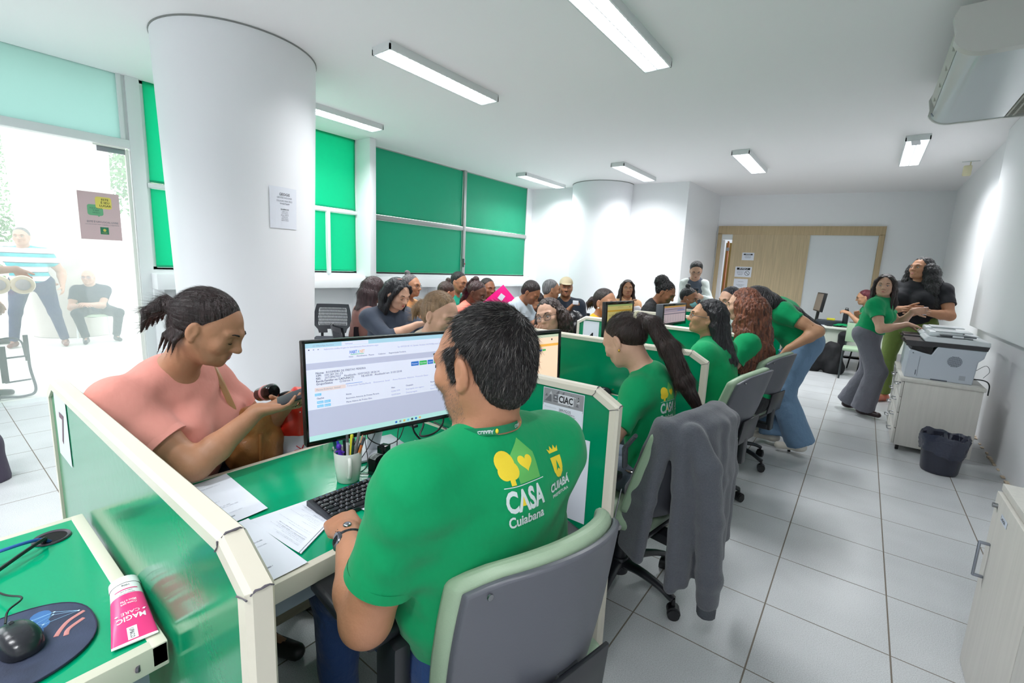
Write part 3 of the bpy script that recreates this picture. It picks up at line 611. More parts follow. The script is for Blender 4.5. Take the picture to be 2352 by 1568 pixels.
# ================================================================== mug and pens
def mug():
    c = (-1.345, .872, .7412); r = empty('mug', c, 'white mug filled with pens beside the keyboard', 'mug')
    p = [(0, .0), (.030, 0), (.033, .003), (.0385, .05), (.041, .097), (.040, .099), (.038, .097), (.0355, .05), (.031, .006), (0, .006)]
    MB().lathe(p, 40).build('cup', mat('mug_ceramic', (228, 230, 224), .15), r, smooth=60)
    a = math.radians(-28); pts = [(.038, .082), (.052, .088), (.062, .075), (.060, .05), (.050, .03), (.036, .022)]
    MB().tube(bez([(q*math.cos(a), q*math.sin(a), zz) for q, zz in pts], 6), .0058, 10).build('handle', mat('mug_ceramic'), r)
    for q in r.children: q.scale = (1.14, 1.14, 1.1)
    b = MB(); A = math.radians(-75)
    tv, tf = text_geo('obrigado'); b.add([(.0365*math.cos(A+q[0]*.15), .0365*math.sin(A+q[0]*.15), .035+q[1]*.006) for q in tv], tf); b.build('print', M_INK, r, smooth=0)
    pens = [('teal_pen', (0, 110, 105), -.030, -.012, -.055, .020, .155, .0045, None, 'teal pencil leaning out to the left of the white mug'), ('marker_pen', (40, 44, 56), -.012, .016, -.022, .024, .150, .0048, (40, 190, 190), 'dark pen with turquoise cap in the white mug'),
            ('ballpoint_pen', (210, 214, 220), .0, .0, -.006, .012, .148, .0045, (90, 92, 96), 'clear ballpoint with grey top in the white mug'), ('highlighter_pen', (232, 226, 60), .008, .01, .006, .018, .146, .0055, None, 'yellow highlighter in the white mug'),
            ('green_pen', (24, 70, 56), .014, -.008, .020, -.006, .145, .004, (40, 44, 40), 'dark green pen in the white mug'), ('metal_pen', (130, 128, 126), .018, .006, .030, .012, .158, .005, None, 'grey metal pen in the white mug'),
            ('pencil', (30, 30, 32), .022, -.002, .044, .004, .152, .004, (196, 150, 120), 'black pencil with bare wooden tip in the white mug'), ('orange_pen', (214, 120, 60), .02, -.012, .052, -.008, .150, .0045, (80, 84, 90), 'clear pen with orange stem in the white mug'),
            ('purple_pen', (84, 36, 176), -.006, -.022, -.016, -.030, .128, .006, (84, 36, 176), 'purple figure shaped pen in the white mug'), ('blue_pen', (90, 100, 190), -.016, -.004, -.030, -.004, .132, .0045, (60, 70, 200), 'pen with blue cap in the white mug')]
    R0 = Vector((.8, .6, 0)); R1 = Vector((-.6, .8, 0))
    for nm, col, x0, y0, x1, y1, h, rd, tip, lab in [(n_, c_, a1*1.12, a2*1.12, a3*1.15, a4*1.15, h_*1.08, r_*1.1, t_, l_) for n_, c_, a1, a2, a3, a4, h_, r_, t_, l_ in pens]:
        b0 = R0*x0*.6+R1*y0*.6+Vector((0, 0, .012)); t0 = R0*x1+R1*y1+Vector((0, 0, h)); e = empty(nm, Vector(c)+b0, lab, 'pen', 'pens in the white mug'); d = t0-b0
        rs = [rd]*2; pts = [(0, 0, 0), tuple(d*.8)]
        MB().tube([(0, 0, 0), tuple(d*.82)], rd, 10).build('barrel', mat(nm+'_m', col, .3), e)
        if nm == 'purple_pen': MB().ell(tuple(d*.97), (.009, .009, .010)).tube([tuple(d*.7), tuple(d*.9)], [.009, .005], 10).tube([tuple(d*.8+R0*.014), tuple(d*.86), tuple(d*.8-R0*.014)], .003, 8).build('figure', mat('purple_pen_m'), e)
        else: MB().tube([tuple(d*.82), tuple(d*.96), tuple(d)], [rd*1.02, rd*.95, rd*(.3 if nm in ('pencil', 'teal_pen') else .8)], 10).build('tip', mat(nm+'_t', tip or col, .35), e)
mug()
# ================================================================== stamps
def stamps():
    r = empty('self_inking_stamp', (-1.318, .972, .7412), 'squat black stamp with curved label reading RECEBIDO', 'stamp', rz=math.radians(100)); w, d = .026, .017
    pr = [(-w, .0), (-w, .055)]+[(w*math.cos(a), .055+.014*math.sin(a)) for a in np.linspace(PI, 0, 10)][1:-1]+[(w, .055), (w, 0)]
    fix_normals(MB().prism([(p[0], p[1]) for p in pr], 1, -d, d).build('stamp_shell', mat('stamp_black', (14, 22, 20), .15), r, smooth=35))
    MB().box((-w-.001, -d-.002, 0), (w+.001, d+.002, .014), bev=.003).build('stamp_foot', mat('stamp_green_tint', (20, 60, 48), .2), r)
    b = MB(); n = 10
    v = [(w*.98*math.cos(a), yy, .0558+.0142*math.sin(a)) for yy in (-d*.8, d*.8) for a in np.linspace(PI*.9, PI*.1, n)]; b.add(v, [[i, i+1, n+i+1, n+i] for i in range(n-1)])
    tv, tf = text_geo('RECEBIDO'); mx = tv[:, 0].max()
    for row in (-1,): b.add([(w*.98*math.cos(PI*.85-q[0]/mx*PI*.7), -d*.6+q[1]*.018, .0563+.0144*math.sin(PI*.85-q[0]/mx*PI*.7)) for q in tv], tf, 1)
    b.build('label', [mat('label_grey', (160, 166, 164), .4), M_INKD], r, smooth=0)
    r = empty('stamp_case', (-1.355, 1.03, .7412), 'tall black stamp box behind the squat stamp', 'stamp', rz=math.radians(105)); MB().box((-.019, -.017, 0), (.019, .017, .078), bev=.003).build('case', mat('stamp_black'), r); MB().box((-.0185, -.0165, .074), (.0185, .0165, .0785), bev=.002).build('lid', M_BLACKG, r)
stamps()
# ================================================================== monitors
def monitor(bl, d, w, h, label, screen, bez_=.010, chin=.016, emit=.9, base=None, scol=(206, 208, 222), deep=.03, tilt=0.04, bcol='black_plastic'):
    """bl: lower left corner seen from the front; d: horizontal direction of the screen, front face normal = d x z"""
    bl = Vector(bl); d = Vector(d).normalized(); up = Vector((0, 0, 1)); nrm = d.cross(up); up = (up-nrm*tilt).normalized(); nrm = d.cross(up)
    cen = bl+d*w/2; bz = base[0] if base else .742; bp = Vector((cen.x-nrm.x*.08, cen.y-nrm.y*.08, bz)) if not base or base[1] is None else Vector((base[1][0], base[1][1], bz))
    r = empty('monitor', bp, label, 'monitor', 'desktop monitors'); M = T(*(-bp)) @ Matrix(((d.x, up.x, nrm.x, bl.x), (d.y, up.y, nrm.y, bl.y), (d.z, up.z, nrm.z, bl.z), (0, 0, 0, 1)))
    b = MB(); b.box((0, 0, -deep), (w, h, -.001), bev=.004, M=M); b.build('housing', mat(bcol), r)
    b = MB(); b.box((0, 0, -.004), (w, chin, .002), bev=.0015, M=M).box((0, h-bez_, -.004), (w, h, .002), bev=.0015, M=M).box((0, 0, -.004), (bez_, h, .002), bev=.0015, M=M).box((w-bez_, 0, -.004), (w, h, .002), bev=.0015, M=M); b.build('bezel', M_BLACKG, r)
    W_, H_ = w-2*bez_, h-bez_-chin; S = MB()
    def q(x0, y0, x1, y1, mi, z=.0004): S.add([(M @ Vector((bez_+x*W_, chin+y*H_, z)))[:] for x, y in ((x0, y0), (x1, y0), (x1, y1), (x0, y1))], [[0, 1, 2, 3]], mi)
    def tx(st, x, y, size, mi, wd=None, al='l', bold=0): S.text(st, size, M @ T(bez_+x*W_, chin+y*H_, .0012), mi, al, bold, wd)
    q(0, 0, 1, 1, 0, 0); screen(q, tx)
    def em(n, c, s=emit): return mat(n, c, .4, spec=.3, emit=(c, s))
    S.build('screen', SCR(scol, emit), r, smooth=0)
    st = MB().tube([tuple(cen-bp-nrm*(deep)+up*h*.35), tuple(cen-bp-nrm*(.05+deep)+up*h*.25), tuple(Vector((0, 0, .012)))], [.022, .024, .026], 12)
    st.build('stand_neck', M_SILVER if bcol != 'charcoal_plastic' else M_DGREY, r)
    a = math.atan2(d.y, d.x)
    MB().box((-.13, -.10, 0), (.13, .10, .012), bev=.006, M=RZ(a) @ T(0, .0, 0)).build('stand_base', M_SILVER if bcol != 'charcoal_plastic' else M_DGREY, r)
    return r, M
M_SILVER = mat('silver_plastic', (196, 200, 208), .3)
def SCR(c, e):
    def em(n, cc): return mat('scr_%s_%s_%.2f' % (n, '-'.join(map(str, c)), e), cc, .25, spec=.3, emit=(cc, e))
    t = np.array(c)/255
    f = lambda x: tuple(int(v) for v in np.array(x)*t*1.1)
    return [em('bg', c), em('white', f((232, 232, 236))), em('grey', f((196, 197, 208))), em('ink', f((60, 62, 76))), em('soft', f((150, 152, 164))), em('blue', (46, 104, 180)), em('green', (60, 168, 90)), em('sky', (110, 178, 212)), em('tab', f((176, 214, 220))), em('orange', f((236, 180, 120))), em('mint', f((190, 232, 216))), em('yellow', f((226, 190, 100))), em('peach', f((236, 214, 200)))]
def screen1(q, tx):
    q(0, .955, 1, 1, 8, .0006); q(.0, .915, 1, .955, 1, .0006); q(.20, .957, .36, .996, 1, .0008); q(0, .80, 1, .915, 1, .0006); q(0, .735, 1, .80, 2, .0006); q(0, .415, 1, .735, 1, .0006); q(0, 0, 1, .055, 10, .0006)
    tx('(2) WhatsApp Business', .04, .966, .0072, 4); tx('habitanet', .22, .966, .0072, 4); tx('habitanet.cuiaba.mt.gov.br/atendimento/Atendimento.aspx', .10, .925, .0078, 4, .19)
    q(.09, .92, .45, .95, 2, .0005); q(.015, .93, .022, .94, 3, .0008); q(.04, .93, .047, .94, 4, .0008); q(.065, .93, .072, .94, 4, .0008)
    tx('HABIT', .245, .865, .0150, 5, .026, bold=.02); tx('A', .292, .865, .0150, 7, .007, bold=.02); tx('NET', .305, .865, .0150, 9, .018, bold=.02); q(.25, .852, .33, .857, 6, .0009)
    for x, s in ((.24, 'Início'), (.285, 'Atendimento'), (.36, 'Pessoa'), (.42, 'Cadastrar'), (.49, 'Regularização Fundiária')): tx(s, x, .825, .0072, 3)
    tx('Sex 10/07/2025 08:11:42, Operador: Atendente 13.45.78.9000', .55, .885, .0078, 4, .15); tx('Secretaria de Habitação de Cuiabá', .80, .885, .0078, 4, .09); q(.965, .865, .975, .9, 3, .0009)
    for x, w_, c, s in ((.64, .055, 5, 'Pesquisar'), (.70, .055, 6, 'Nova Ficha'), (.76, .042, 5, 'Imprimir'), (.807, .068, 6, 'Comprovante')): q(x, .655, x+w_, .705, c, .0009); tx(s, x+.006, .672, .0072, 1, w_*.46)
    y = .685
    for a, b_ in (('Nome:', 'ROSIMEIRE DE FREITAS PEREIRA'), ('CPF:', '030.287.181-23'), ('NIS:', '20718907927    Atualizado: 10/07/2025 18:26:14'), ('Renda Familiar no CADUNICO:', 'R$ 600.00   Atualizado em: 31/01/2018'), ('Grupo/Status:', 'Critérios: 3')):
        tx(a, .05, y, .0098, 3, bold=.012); tx(b_, .05+len(a)*.0093+.01, y, .0098, 3); y -= .028
    q(.04, .505, .215, .545, 12, .0009); q(.215, .505, .315, .545, 1, .0009); q(.215, .545, .315, .549, 5, .001)
    for x, s in ((.05, 'Pessoa'), (.09, 'Endereço'), (.15, 'Imóvel'), (.222, 'Composição Familiar'), (.335, 'Renda'), (.385, 'Documentos'), (.46, 'Social'), (.51, 'Anexo'), (.55, 'Pareceres'), (.61, 'Histórico'), (.67, 'Protocolo'), (.73, 'Etapas')): tx(s, x, .517, .0078, 4)
    q(.04, .462, .075, .487, 7, .0009); tx('Novo', .045, .468, .006, 1)
    for x, s in ((.05, 'Opções'), (.215, 'Nome'), (.50, 'Nasc'), (.60, 'Ocupação'), (.78, 'Escolaridade')): tx(s, x, .428, .0074, 3, bold=.01)
    for i, yy in enumerate((.385, .345)):
        q(.05, yy-.004, .085, yy+.022, 7, .0009); q(.09, yy-.004, .125, yy+.022, 7, .0009); tx('Alterar', .053, yy+.003, .006, 1); tx('Excluir', .093, yy+.003, .006, 1)
        tx(('Rosimeire Antonia de Freitas Pereira', 'Maria Helena de Freitas Silva')[i], .215, yy, .0080, 3); tx(('12/08/1979', '03/09/2004')[i], .50, yy, .0078, 4); tx(('Empregada com registro', 'Desempregado')[i], .60, yy, .0078, 4); tx(('Outros', 'Ensino fundamental (1 a 4 série)')[i], .78, yy, .0078, 4)
    q(0, .055, 1, .325, 2, .0006); q(0, .325, 1, .415, 1, .0006)
    for i, c in enumerate((5, 4, 11, 7, 3, 5, 9)): q(.52+.028*i, .016, .534+.028*i, .040, c, .001)
    tx('ˇ', .46, .60, .01, 3)
def screenB(pal):
    def f(q, tx):
        q(0, .94, 1, 1, 8, .0006); q(0, .80, 1, .94, 1, .0006); q(0, .745, 1, .80, 11, .0006); tx('Sex 10/07/2025 08:12', .4, .885, .008, 4); q(.88, .87, .90, .91, 3, .0009)
        for x, c in ((.56, 5), (.62, 6), (.68, 5), (.74, 6)): q(x, .65, x+.055, .69, c, .0009)
        tx('Nome: MARIA', .05, .62, .010, 4); tx('CPF: 041.556', .05, .58, .010, 4)
    return f
def screenC(q, tx):
    q(0, .9, 1, 1, 11, .0006); q(0, .62, 1, .9, 2, .0006); q(0, .5, 1, .56, 4, .0006); q(.05, .78, .9, .80, 3, .0009); q(.6, .7, .95, .73, 5, .0009)
    for k in range(8): q(.05+k*.12, .05, .055+k*.12, .48, 4, .0009)
mr, mm = monitor((-1.389, .748, .884), (.205, .979, 0), .61, .352, 'large monitor on the man\'s desk showing a white registration page', screen1, base=(.7412, (-1.50, 1.085)), emit=.62, tilt=.06)
monitor((-1.40, 1.68, .868), (.19, .98, 0), .52, .30, 'monitor with peach coloured page behind the man\'s head', screenB(0), .022, .03, emit=.7, scol=(240, 208, 180), base=(.7412, None))
monitor((-1.322, 2.77, 1.065), (.10, .995, 0), .37, .235, 'black monitor with dim yellow page behind the woman with the ponytail', screenB(0), .02, .03, emit=.30, scol=(210, 190, 120), base=(.742, None))
monitor((-1.385, 4.05, 1.030), (.08, .997, 0), .52, .20, 'thick dark monitor with striped page near the woman in glasses', screenC, .018, .03, emit=.38, scol=(205, 180, 190), base=(.742, None), deep=.07, bcol='charcoal_plastic')
tag(MB().box((-.02, -.09, 0), (.0, .09, .0), M=Matrix()).build('x', M_BLACK)) if False else None
mouse((-1.22, 2.585, .7475), 2.0, 'black mouse with red light on the second desk', led=True, mini=.95)
t = MB().box((-.09, -.1, 0), (.09, .1, .004), bev=.002).build('mouse_pad', mat('plain_pad', (30, 32, 36), .8), loc=(-1.26, 2.53, .7415)); t.rotation_euler[2] = .2; tag(t, 'plain dark mouse pad on the second desk beside the partition', 'mouse pad')
def cables():
    def c(pts, rd, lab, m=M_BLACK, nm='loose_cable'): t = MB().tube(bez(pts, 8), rd, 7).build(nm, m); tag(t, lab, 'cable', 'cables behind the man\'s monitor')
    z = .746
    c([(-1.50, 1.06, .86), (-1.46, .98, .82), (-1.40, .93, .77), (-1.36, .92, z), (-1.40, .99, z), (-1.50, 1.05, .80), (-1.55, 1.10, .85)], .0016, 'thin cable looping left of the monitor stand')
    c([(-1.47, 1.10, .87), (-1.43, 1.02, .80), (-1.40, .94, .75), (-1.36, .915, z), (-1.32, .94, z)], .0016, 'thin cable dropping toward the mug')
    c([(-1.46, 1.22, .84), (-1.42, 1.15, .79), (-1.42, 1.07, .79), (-1.47, 1.04, .82), (-1.50, 1.10, .85)], .0022, 'curled cable right of the monitor stand')
    c([(-1.34, 1.10, z), (-1.39, 1.12, .77), (-1.44, 1.17, .84), (-1.46, 1.22, .90)], .0018, 'keyboard cable rising behind the monitor')
    c([(-1.48, 1.26, .88), (-1.44, 1.30, .82), (-1.39, 1.24, .79), (-1.35, 1.28, .80), (-1.38, 1.36, .82), (-1.44, 1.40, .86), (-1.48, 1.34, .90)], .0042, 'thick black cable coiled below the monitor')
    c([(-1.38, 1.26, z), (-1.43, 1.24, .80), (-1.46, 1.25, .88)], .004, 'thick black cable end standing on the desk'); c([(-1.36, 1.30, z), (-1.35, 1.38, z), (-1.42, 1.43, z+.01), (-1.50, 1.42, z+.03)], .0035, 'black cable lying near the partition')
    t = MB().box((-.02, -.012, 0), (.02, .012, .012), bev=.003).build('plug_adapter', M_DGREY, loc=(-1.47, 1.27, .80)); tag(t, 'small dark plug hanging among the cables behind the monitor', 'plug')
    t = MB().box((-.055, -.08, 0), (.055, .08, .010), bev=.004).build('white_dock', M_SILVER, loc=(-1.37, 1.20, .7415)); t.rotation_euler[2] = .3; tag(t, 'flat pale box under the right end of the monitor', 'box')
cables()
# ================================================================== notices on partitions
def pnotice(y, x0, x1, z0, z1, fn, label, mats=None, sk=0):
    yy = y-.0155; M = frame((x0, yy, z0), (1, 0, 0), (0, 0, 1)); w_, h_ = x1-x0, z1-z0; mb = MB()
    mb.box((0, 0, 0), (w_, h_, .0008), M=M); fn(mb, M, w_, h_); o = mb.build('notice', mats or [M_PAPER, M_INK, M_INKD], smooth=0); tag(o, label, 'notice'); return o
def Q(mb, M, x0, y0, x1, y1, mi, z=.0012): mb.add([(M @ Vector(p))[:] for p in ((x0, y0, z), (x1, y0, z), (x1, y1, z), (x0, y1, z))], [[0, 1, 2, 3]], mi)
def ciac(mb, M, w, h):
    Q(mb, M, .002, h*.55, w-.002, h-.002, 3); Q(mb, M, .004, .004, w-.004, h*.60, 0, .0014)
    rn = random.Random(2)
    for k in range(22):
        x = rn.uniform(.0, w-.02); y = rn.uniform(h*.62, h-.016); s = rn.uniform(.006, .016); mi = rn.choice((4, 5, 3)); 
        mb.add([(M @ Vector(p))[:] for p in ((x, y, .0015), (x+s, y, .0015), (x+s*rn.random(), y+s, .0015))], [[0, 1, 2]], mi)
    mb.add([(M @ Vector(p))[:] for p in ((.008, h*.66, .0017), (.04, h*.66, .0017), (.036, h*.86, .0017))], [[0, 1, 2]], 4)
    for k in range(4): mb.tube([(M @ Vector((w*.66+k*.006, h*.90+.004*(k % 2), .002)))[:], (M @ Vector((w*.66+k*.006+.006, h*.90+.004*((k+1) % 2), .002)))[:]], .0008, 4, 4)
    Q(mb, M, w*.26, h*.68, w*.38, h*.86, 4, .0018); Q(mb, M, w*.38, h*.66, w*.76, h*.90, 6, .0018)
    mb.tube([(M @ Vector((w*.30, h*.80, .002)))[:], (M @ Vector((w*.34, h*.80, .002)))[:]], .0025, 6, 6); mb.text('CUIABA', .006, M @ T(w*.32, h*.71, .0022), 6, 'c')
    mb.text('CIAC', .036, M @ T(w*.57, h*.70, .0022), 2, 'c', .03, w*.34)
    mb.text('SERVIÇOS', .012, M @ T(w*.56, h*.48, .0016), 2, 'c', .01); Q(mb, M, w*.41, h*.465, w*.71, h*.47, 2, .0016); mb.text('Atendimento', .010, M @ T(w*.2, h*.50, .0016), 1, 'c')
    for k, s in enumerate(('Cadastro Imobiliário', 'Cadastro Imobiliários', 'IPTU', 'ISSQN', 'ITBI', 'Dívida Fiscal', 'Alvará Nacional', 'Protocolo')): mb.text(s, .0085, M @ T(w*.41, h*(.42-.045*k), .0016), 2)
pnotice(1.5, -.951, -.770, .885, 1.042, ciac, 'grey and white notice headed CIAC SERVIÇOS on the partition behind the man', [M_PAPER, M_INKL, M_INKD, mat('half_tone', (150, 150, 154), .7), mat('tone_dark', (108, 108, 114), .7), mat('tone_light', (196, 196, 200), .7), mat('tone_pale', (214, 214, 220), .7)])
def sheet2(mb, M, w, h):
    Q(mb, M, w*.55, h*.86, w*.72, h*.89, 3); mb.text('NOTA', .008, M @ T(w*.6, h*.865, .002), 2, 'c')
    for k in range(7): Q(mb, M, w*.3, h*(.78-.05*k), w*(.6+.03*(k % 3)), h*(.785-.05*k), 1)
pnotice(1.5, -.96, -.735, .54, .874, sheet2, 'plain white sheet taped below the CIAC notice', [M_PAPER, M_INKL, M_INKD, mat('highlight', (196, 220, 80), .7)])
def num7(mb, M, w, h): mb.text('7', .14, M @ T(w*.55, h*.27, .0015), 1, 'c', .015)
pnotice(.269, -2.01, -1.84, .838, 1.043, num7, 'white sheet with the number 7 on the near partition', [mat('sleeve_paper', (214, 222, 226), .3), mat('faded_maroon', (110, 80, 96), .6)])
def num4(mb, M, w, h): mb.text('4', .15, M @ T(w*.5, h*.12, .0015), 1, 'c', .02)
pnotice(3.80, -2.03, -1.87, .80, 1.04, num4, 'white sheet with a large 4 on the partition beside the woman in yellow', [M_PAPER, M_INKD])
pnotice(4.95, -1.90, -1.76, .95, 1.045, lambda mb, M, w, h: mb.text('casa', .03, M @ T(w*.5, h*.4, .0015), 1, 'c'), 'small sheet with pale green writing on the partition behind the striped monitor', [M_PAPER, mat('pale_green_ink', (150, 200, 120), .7)])
pnotice(4.95, -1.80, -1.68, .87, .94, lambda mb, M, w, h: None, 'small blank sheet below the pale green one', [M_PAPER])
pnotice(2.658, -2.05, -1.88, .90, 1.04, lambda mb, M, w, h: mb.text('5', .12, M @ T(w*.5, h*.0, .0015), 1, 'c'), 'white sheet on the partition just behind the man\'s head', [M_PAPER, M_INKD])
# ================================================================== office chairs
M_VINYL = mat('sage_vinyl', (152, 174, 148), .45, bump=(350, .12))
M_SHELL = mat('chair_shell', (88, 90, 98), .4, bump=(200, .03))
M_CHBLK = mat('chair_black', (34, 36, 41), .35)
def office_chair(x, y, rz, label, arms=True, base_rot=0, backz=0, recline=.12, wrap=.085, armf=0):
    """faces local +y"""
    r = empty('office_chair', (x, y, 0), label, 'chair', 'sage green staff chairs', rz)
    # seat
    v = MB(); v.box((-.24, -.23, .42), (.24, .24, .50), bev=.035, seg=4); v.build('seat', M_VINYL, r, smooth=60)
    MB().box((-.225, -.22, .395), (.225, .22, .425), bev=.012).build('seat_pan', M_CHBLK, r)
    def back(u, w_, off):       # u -1..1 across, w_ 0..1 up ; curved shell
        hw = .245*(1-.10*abs(w_-.55)**2*2); z = .50+backz+w_*.40+.05*(1-u*u)*(w_ > .5)*(w_-.5)*2
        return (hw*u, -.235-off-recline*w_+wrap*(abs(u)**2.0)-.03*math.sin(w_*PI)*0, z)
    def slab(o0, o1, s0, name, m, rnd=.0):
        n, k = 16, 12; V = []; 
        for off in (o0, o1):
            for j in range(k+1):
                for i in range(n+1):
                    u, w_ = -1+2*i/n, j/k; q = max(abs(u), 0); e = 1-(max(0, abs(u)-.8)/.2)**2*.10
                    ww = (w_-.5)*(s0-(.10*(max(0, abs(u)-.7)/.3)**2))+.5; p = list(back(u*s0, ww, off)); 
                    if rnd and (i in (0, n) or j in (0, k)): p[1] += (rnd if off == o1 else -rnd)*.5*(1 if o1 < o0 else -1)*-1*0
                    V.append(p)
        N = (n+1)*(k+1); f = []
        for j in range(k):
            for i in range(n): a = j*(n+1)+i; f += [[a, a+1, a+n+2, a+n+1], [N+a, N+a+n+1, N+a+n+2, N+a+1]]
        for i in range(n): f += [[i, N+i, N+i+1, i+1], [k*(n+1)+i, k*(n+1)+i+1, N+k*(n+1)+i+1, N+k*(n+1)+i]]
        for j in range(k): a = j*(n+1); f += [[a, a+n+1, N+a+n+1, N+a], [a+n, N+a+n, N+a+2*n+1, a+2*n+1]]
        o = MB().add(V, f).build(name, m, r, smooth=50); fix_normals(o); bv = o.modifiers.new('b', 'BEVEL'); bv.width = .018 if name == 'back_cushion' else .006; bv.segments = 3; bv.limit_method = 'ANGLE'; bv.angle_limit = .7; return o
    slab(-.038, .012, 1.035, 'back_cushion', M_VINYL); slab(.014, .034, 1.0, 'back_shell', M_SHELL)
    MB().box((-.13, -.012, .0), (.13, .0, .16), bev=.004, M=T(0, -.285, .48+backz) @ RX(recline*1.2)).build('back_recess', M_CHBLK, r)
    b = MB()
    for u in (-1, 1): p = back(u*.86, .94, .036); b.tube([p, (p[0], p[1]-.004, p[2])], .007, 8)
    b.build('back_bolt', M_STEEL, r)
    MB().box((-.035, -.30, .33), (.035, -.262, .62), bev=.01).box((-.04, -.28, .33), (.04, .05, .375), bev=.01).box((-.09, -.11, .34), (.09, .11, .395), bev=.02).build('back_bracket', M_CHBLK, r)
    if arms:
        for s in (-1, 1):
            MB().box((s*.285-.022, -.06, .36), (s*.285+.022, .04, .66), bev=.012).box((s*.12, -.03, .375), (s*.29, .01, .40), bev=.008).build('arm_post', M_CHBLK, r)
            pts = [(-.044, -.15), (.044, -.15), (.052, .0), (.050, .15), (.034, .185), (-.034, .185), (-.050, .15), (-.052, .0)]
            o = MB().prism(pts, 2, .655, .69, M=T(s*(.295+armf*.3), .02+armf, 0) @ RZ(-s*.10)).build('arm_pad', M_CHBLK, r, smooth=30); fix_normals(o); bv = o.modifiers.new('b', 'BEVEL'); bv.width = .012; bv.segments = 4; bv.limit_method = 'ANGLE'; bv.angle_limit = .9
    MB().tube([(0, 0, .12), (0, 0, .26)], .032, 16).tube([(0, 0, .26), (0, 0, .36)], .018, 16).build('gas_column', M_CHBLK, r)
    MB().lathe([(.0, .07), (.045, .07), (.05, .10), (.042, .15), (0, .15)], 20).build('hub', M_CHBLK, r)
    for k in range(5):
        a = base_rot+k*2*PI/5; c_, s_ = math.cos(a), math.sin(a)
        leg = MB().tube(bez([(c_*.03, s_*.03, .12), (c_*.12, s_*.12, .125), (c_*.22, s_*.22, .11), (c_*.29, s_*.29, .085)], 5), [.034, .033, .031, .029, .028, .027, .026, .025, .024, .023, .022, .022, .022, .022, .022, .022], 10, flat=.62).build('leg', M_CHBLK, r)
        Mw = T(c_*.295, s_*.295, .0) @ RZ(a+.6)
        MB().tube([(Mw @ Vector((0, .0, .026)))[:], (Mw @ Vector((.0, .024, .026)))[:]], .0255, 16).tube([(Mw @ Vector((0, -.024, .026)))[:], (Mw @ Vector((.0, -.0, .026)))[:]], .0255, 16).tube([(Mw @ Vector((0, 0, .045)))[:], (c_*.29, s_*.29, .09)], .009, 8).tube([(Mw @ Vector((0, -.020, .034)))[:], (Mw @ Vector((0, .020, .034)))[:]], .029, 12).build('caster', M_BLACK, leg)
    return r
RZF = lambda fx, fy: math.atan2(-fx, fy)     # rotation so that local +y points to (fx,fy)
office_chair(-.705, .880, RZF(-.977, .21), 'staff chair the man sits on, its back largest in the photo', base_rot=.3, recline=.07, backz=-.02, wrap=.11, armf=.10)
office_chair(-.775, 1.97, RZF(-.97, .15), 'staff chair with the grey jacket hung over it', base_rot=-.35)
office_chair(-.765, 3.17, RZF(-.97, .15), 'staff chair of the woman with long black hair', base_rot=.25, arms=False)
office_chair(-.73, 4.06, RZF(-.97, .2), 'staff chair gripped by the bending woman', base_rot=.7, arms=False)
# ================================================================== printers and cabinets
def drawer_cabinet(x0, y0, x1, y1, h, label, n=4, cast=True):
    r = empty('drawer_cabinet', ((x0+x1)/2, (y0+y1)/2, 0), label, 'cabinet', 'drawer cabinets under the printers'); Mi = T(-(x0+x1)/2, -(y0+y1)/2, 0)
    MB().box((x0+.02, y0, .05), (x1, y1, h-.03), M=Mi, bev=.002).build('body', M_WOODL, r)
    MB().box((x0-.012, y0-.008, h-.03), (x1+.012, y1+.008, h), M=Mi, bev=.003).build('top', M_WOODL, r)
    dh = (h-.03-.055)/n
    for k in range(n):
        d = MB().box((x0, y0+.004, .055+k*dh+.003), (x0+.018, y1-.004, .055+(k+1)*dh-.003), M=Mi, bev=.002).build('drawer', M_WOODL, r)
        z = .055+(k+.55)*dh; yc = (y0+y1)/2
        MB().tube(bez([(x0, yc-.06, z), (x0-.028, yc-.055, z), (x0-.03, yc, z), (x0-.028, yc+.055, z), (x0, yc+.06, z)], 5), .005, 8).build('handle', M_STEEL, d).location = (-(x0+x1)/2, -(y0+y1)/2, 0)
        if k == n-1: MB().tube([(x0+.0-(x0+x1)/2, y0+.06-(y0+y1)/2, z+.04), (x0-.012-(x0+x1)/2, y0+.06-(y0+y1)/2, z+.04)], .008, 10).build('lock', M_STEEL, d)
    for a, b_ in ((x0+.05, y0+.04), (x1-.05, y0+.04), (x0+.05, y1-.04), (x1-.05, y1-.04)):
        MB().tube([(a-.012, b_, .024), (a+.012, b_, .024)], .024, 14, mi=0).box((a-.01, b_-.01, .03), (a+.01, b_+.01, .055)).build('caster', M_BLACK, r).location = (-(x0+x1)/2, -(y0+y1)/2, 0)
    return r
drawer_cabinet(.372, 5.36, .90, 5.90, .672, 'pale wood drawer cabinet under the nearer printer, behind the waste bin')
drawer_cabinet(.372, 5.95, .90, 6.45, .672, 'pale wood drawer cabinet under the farther printer')
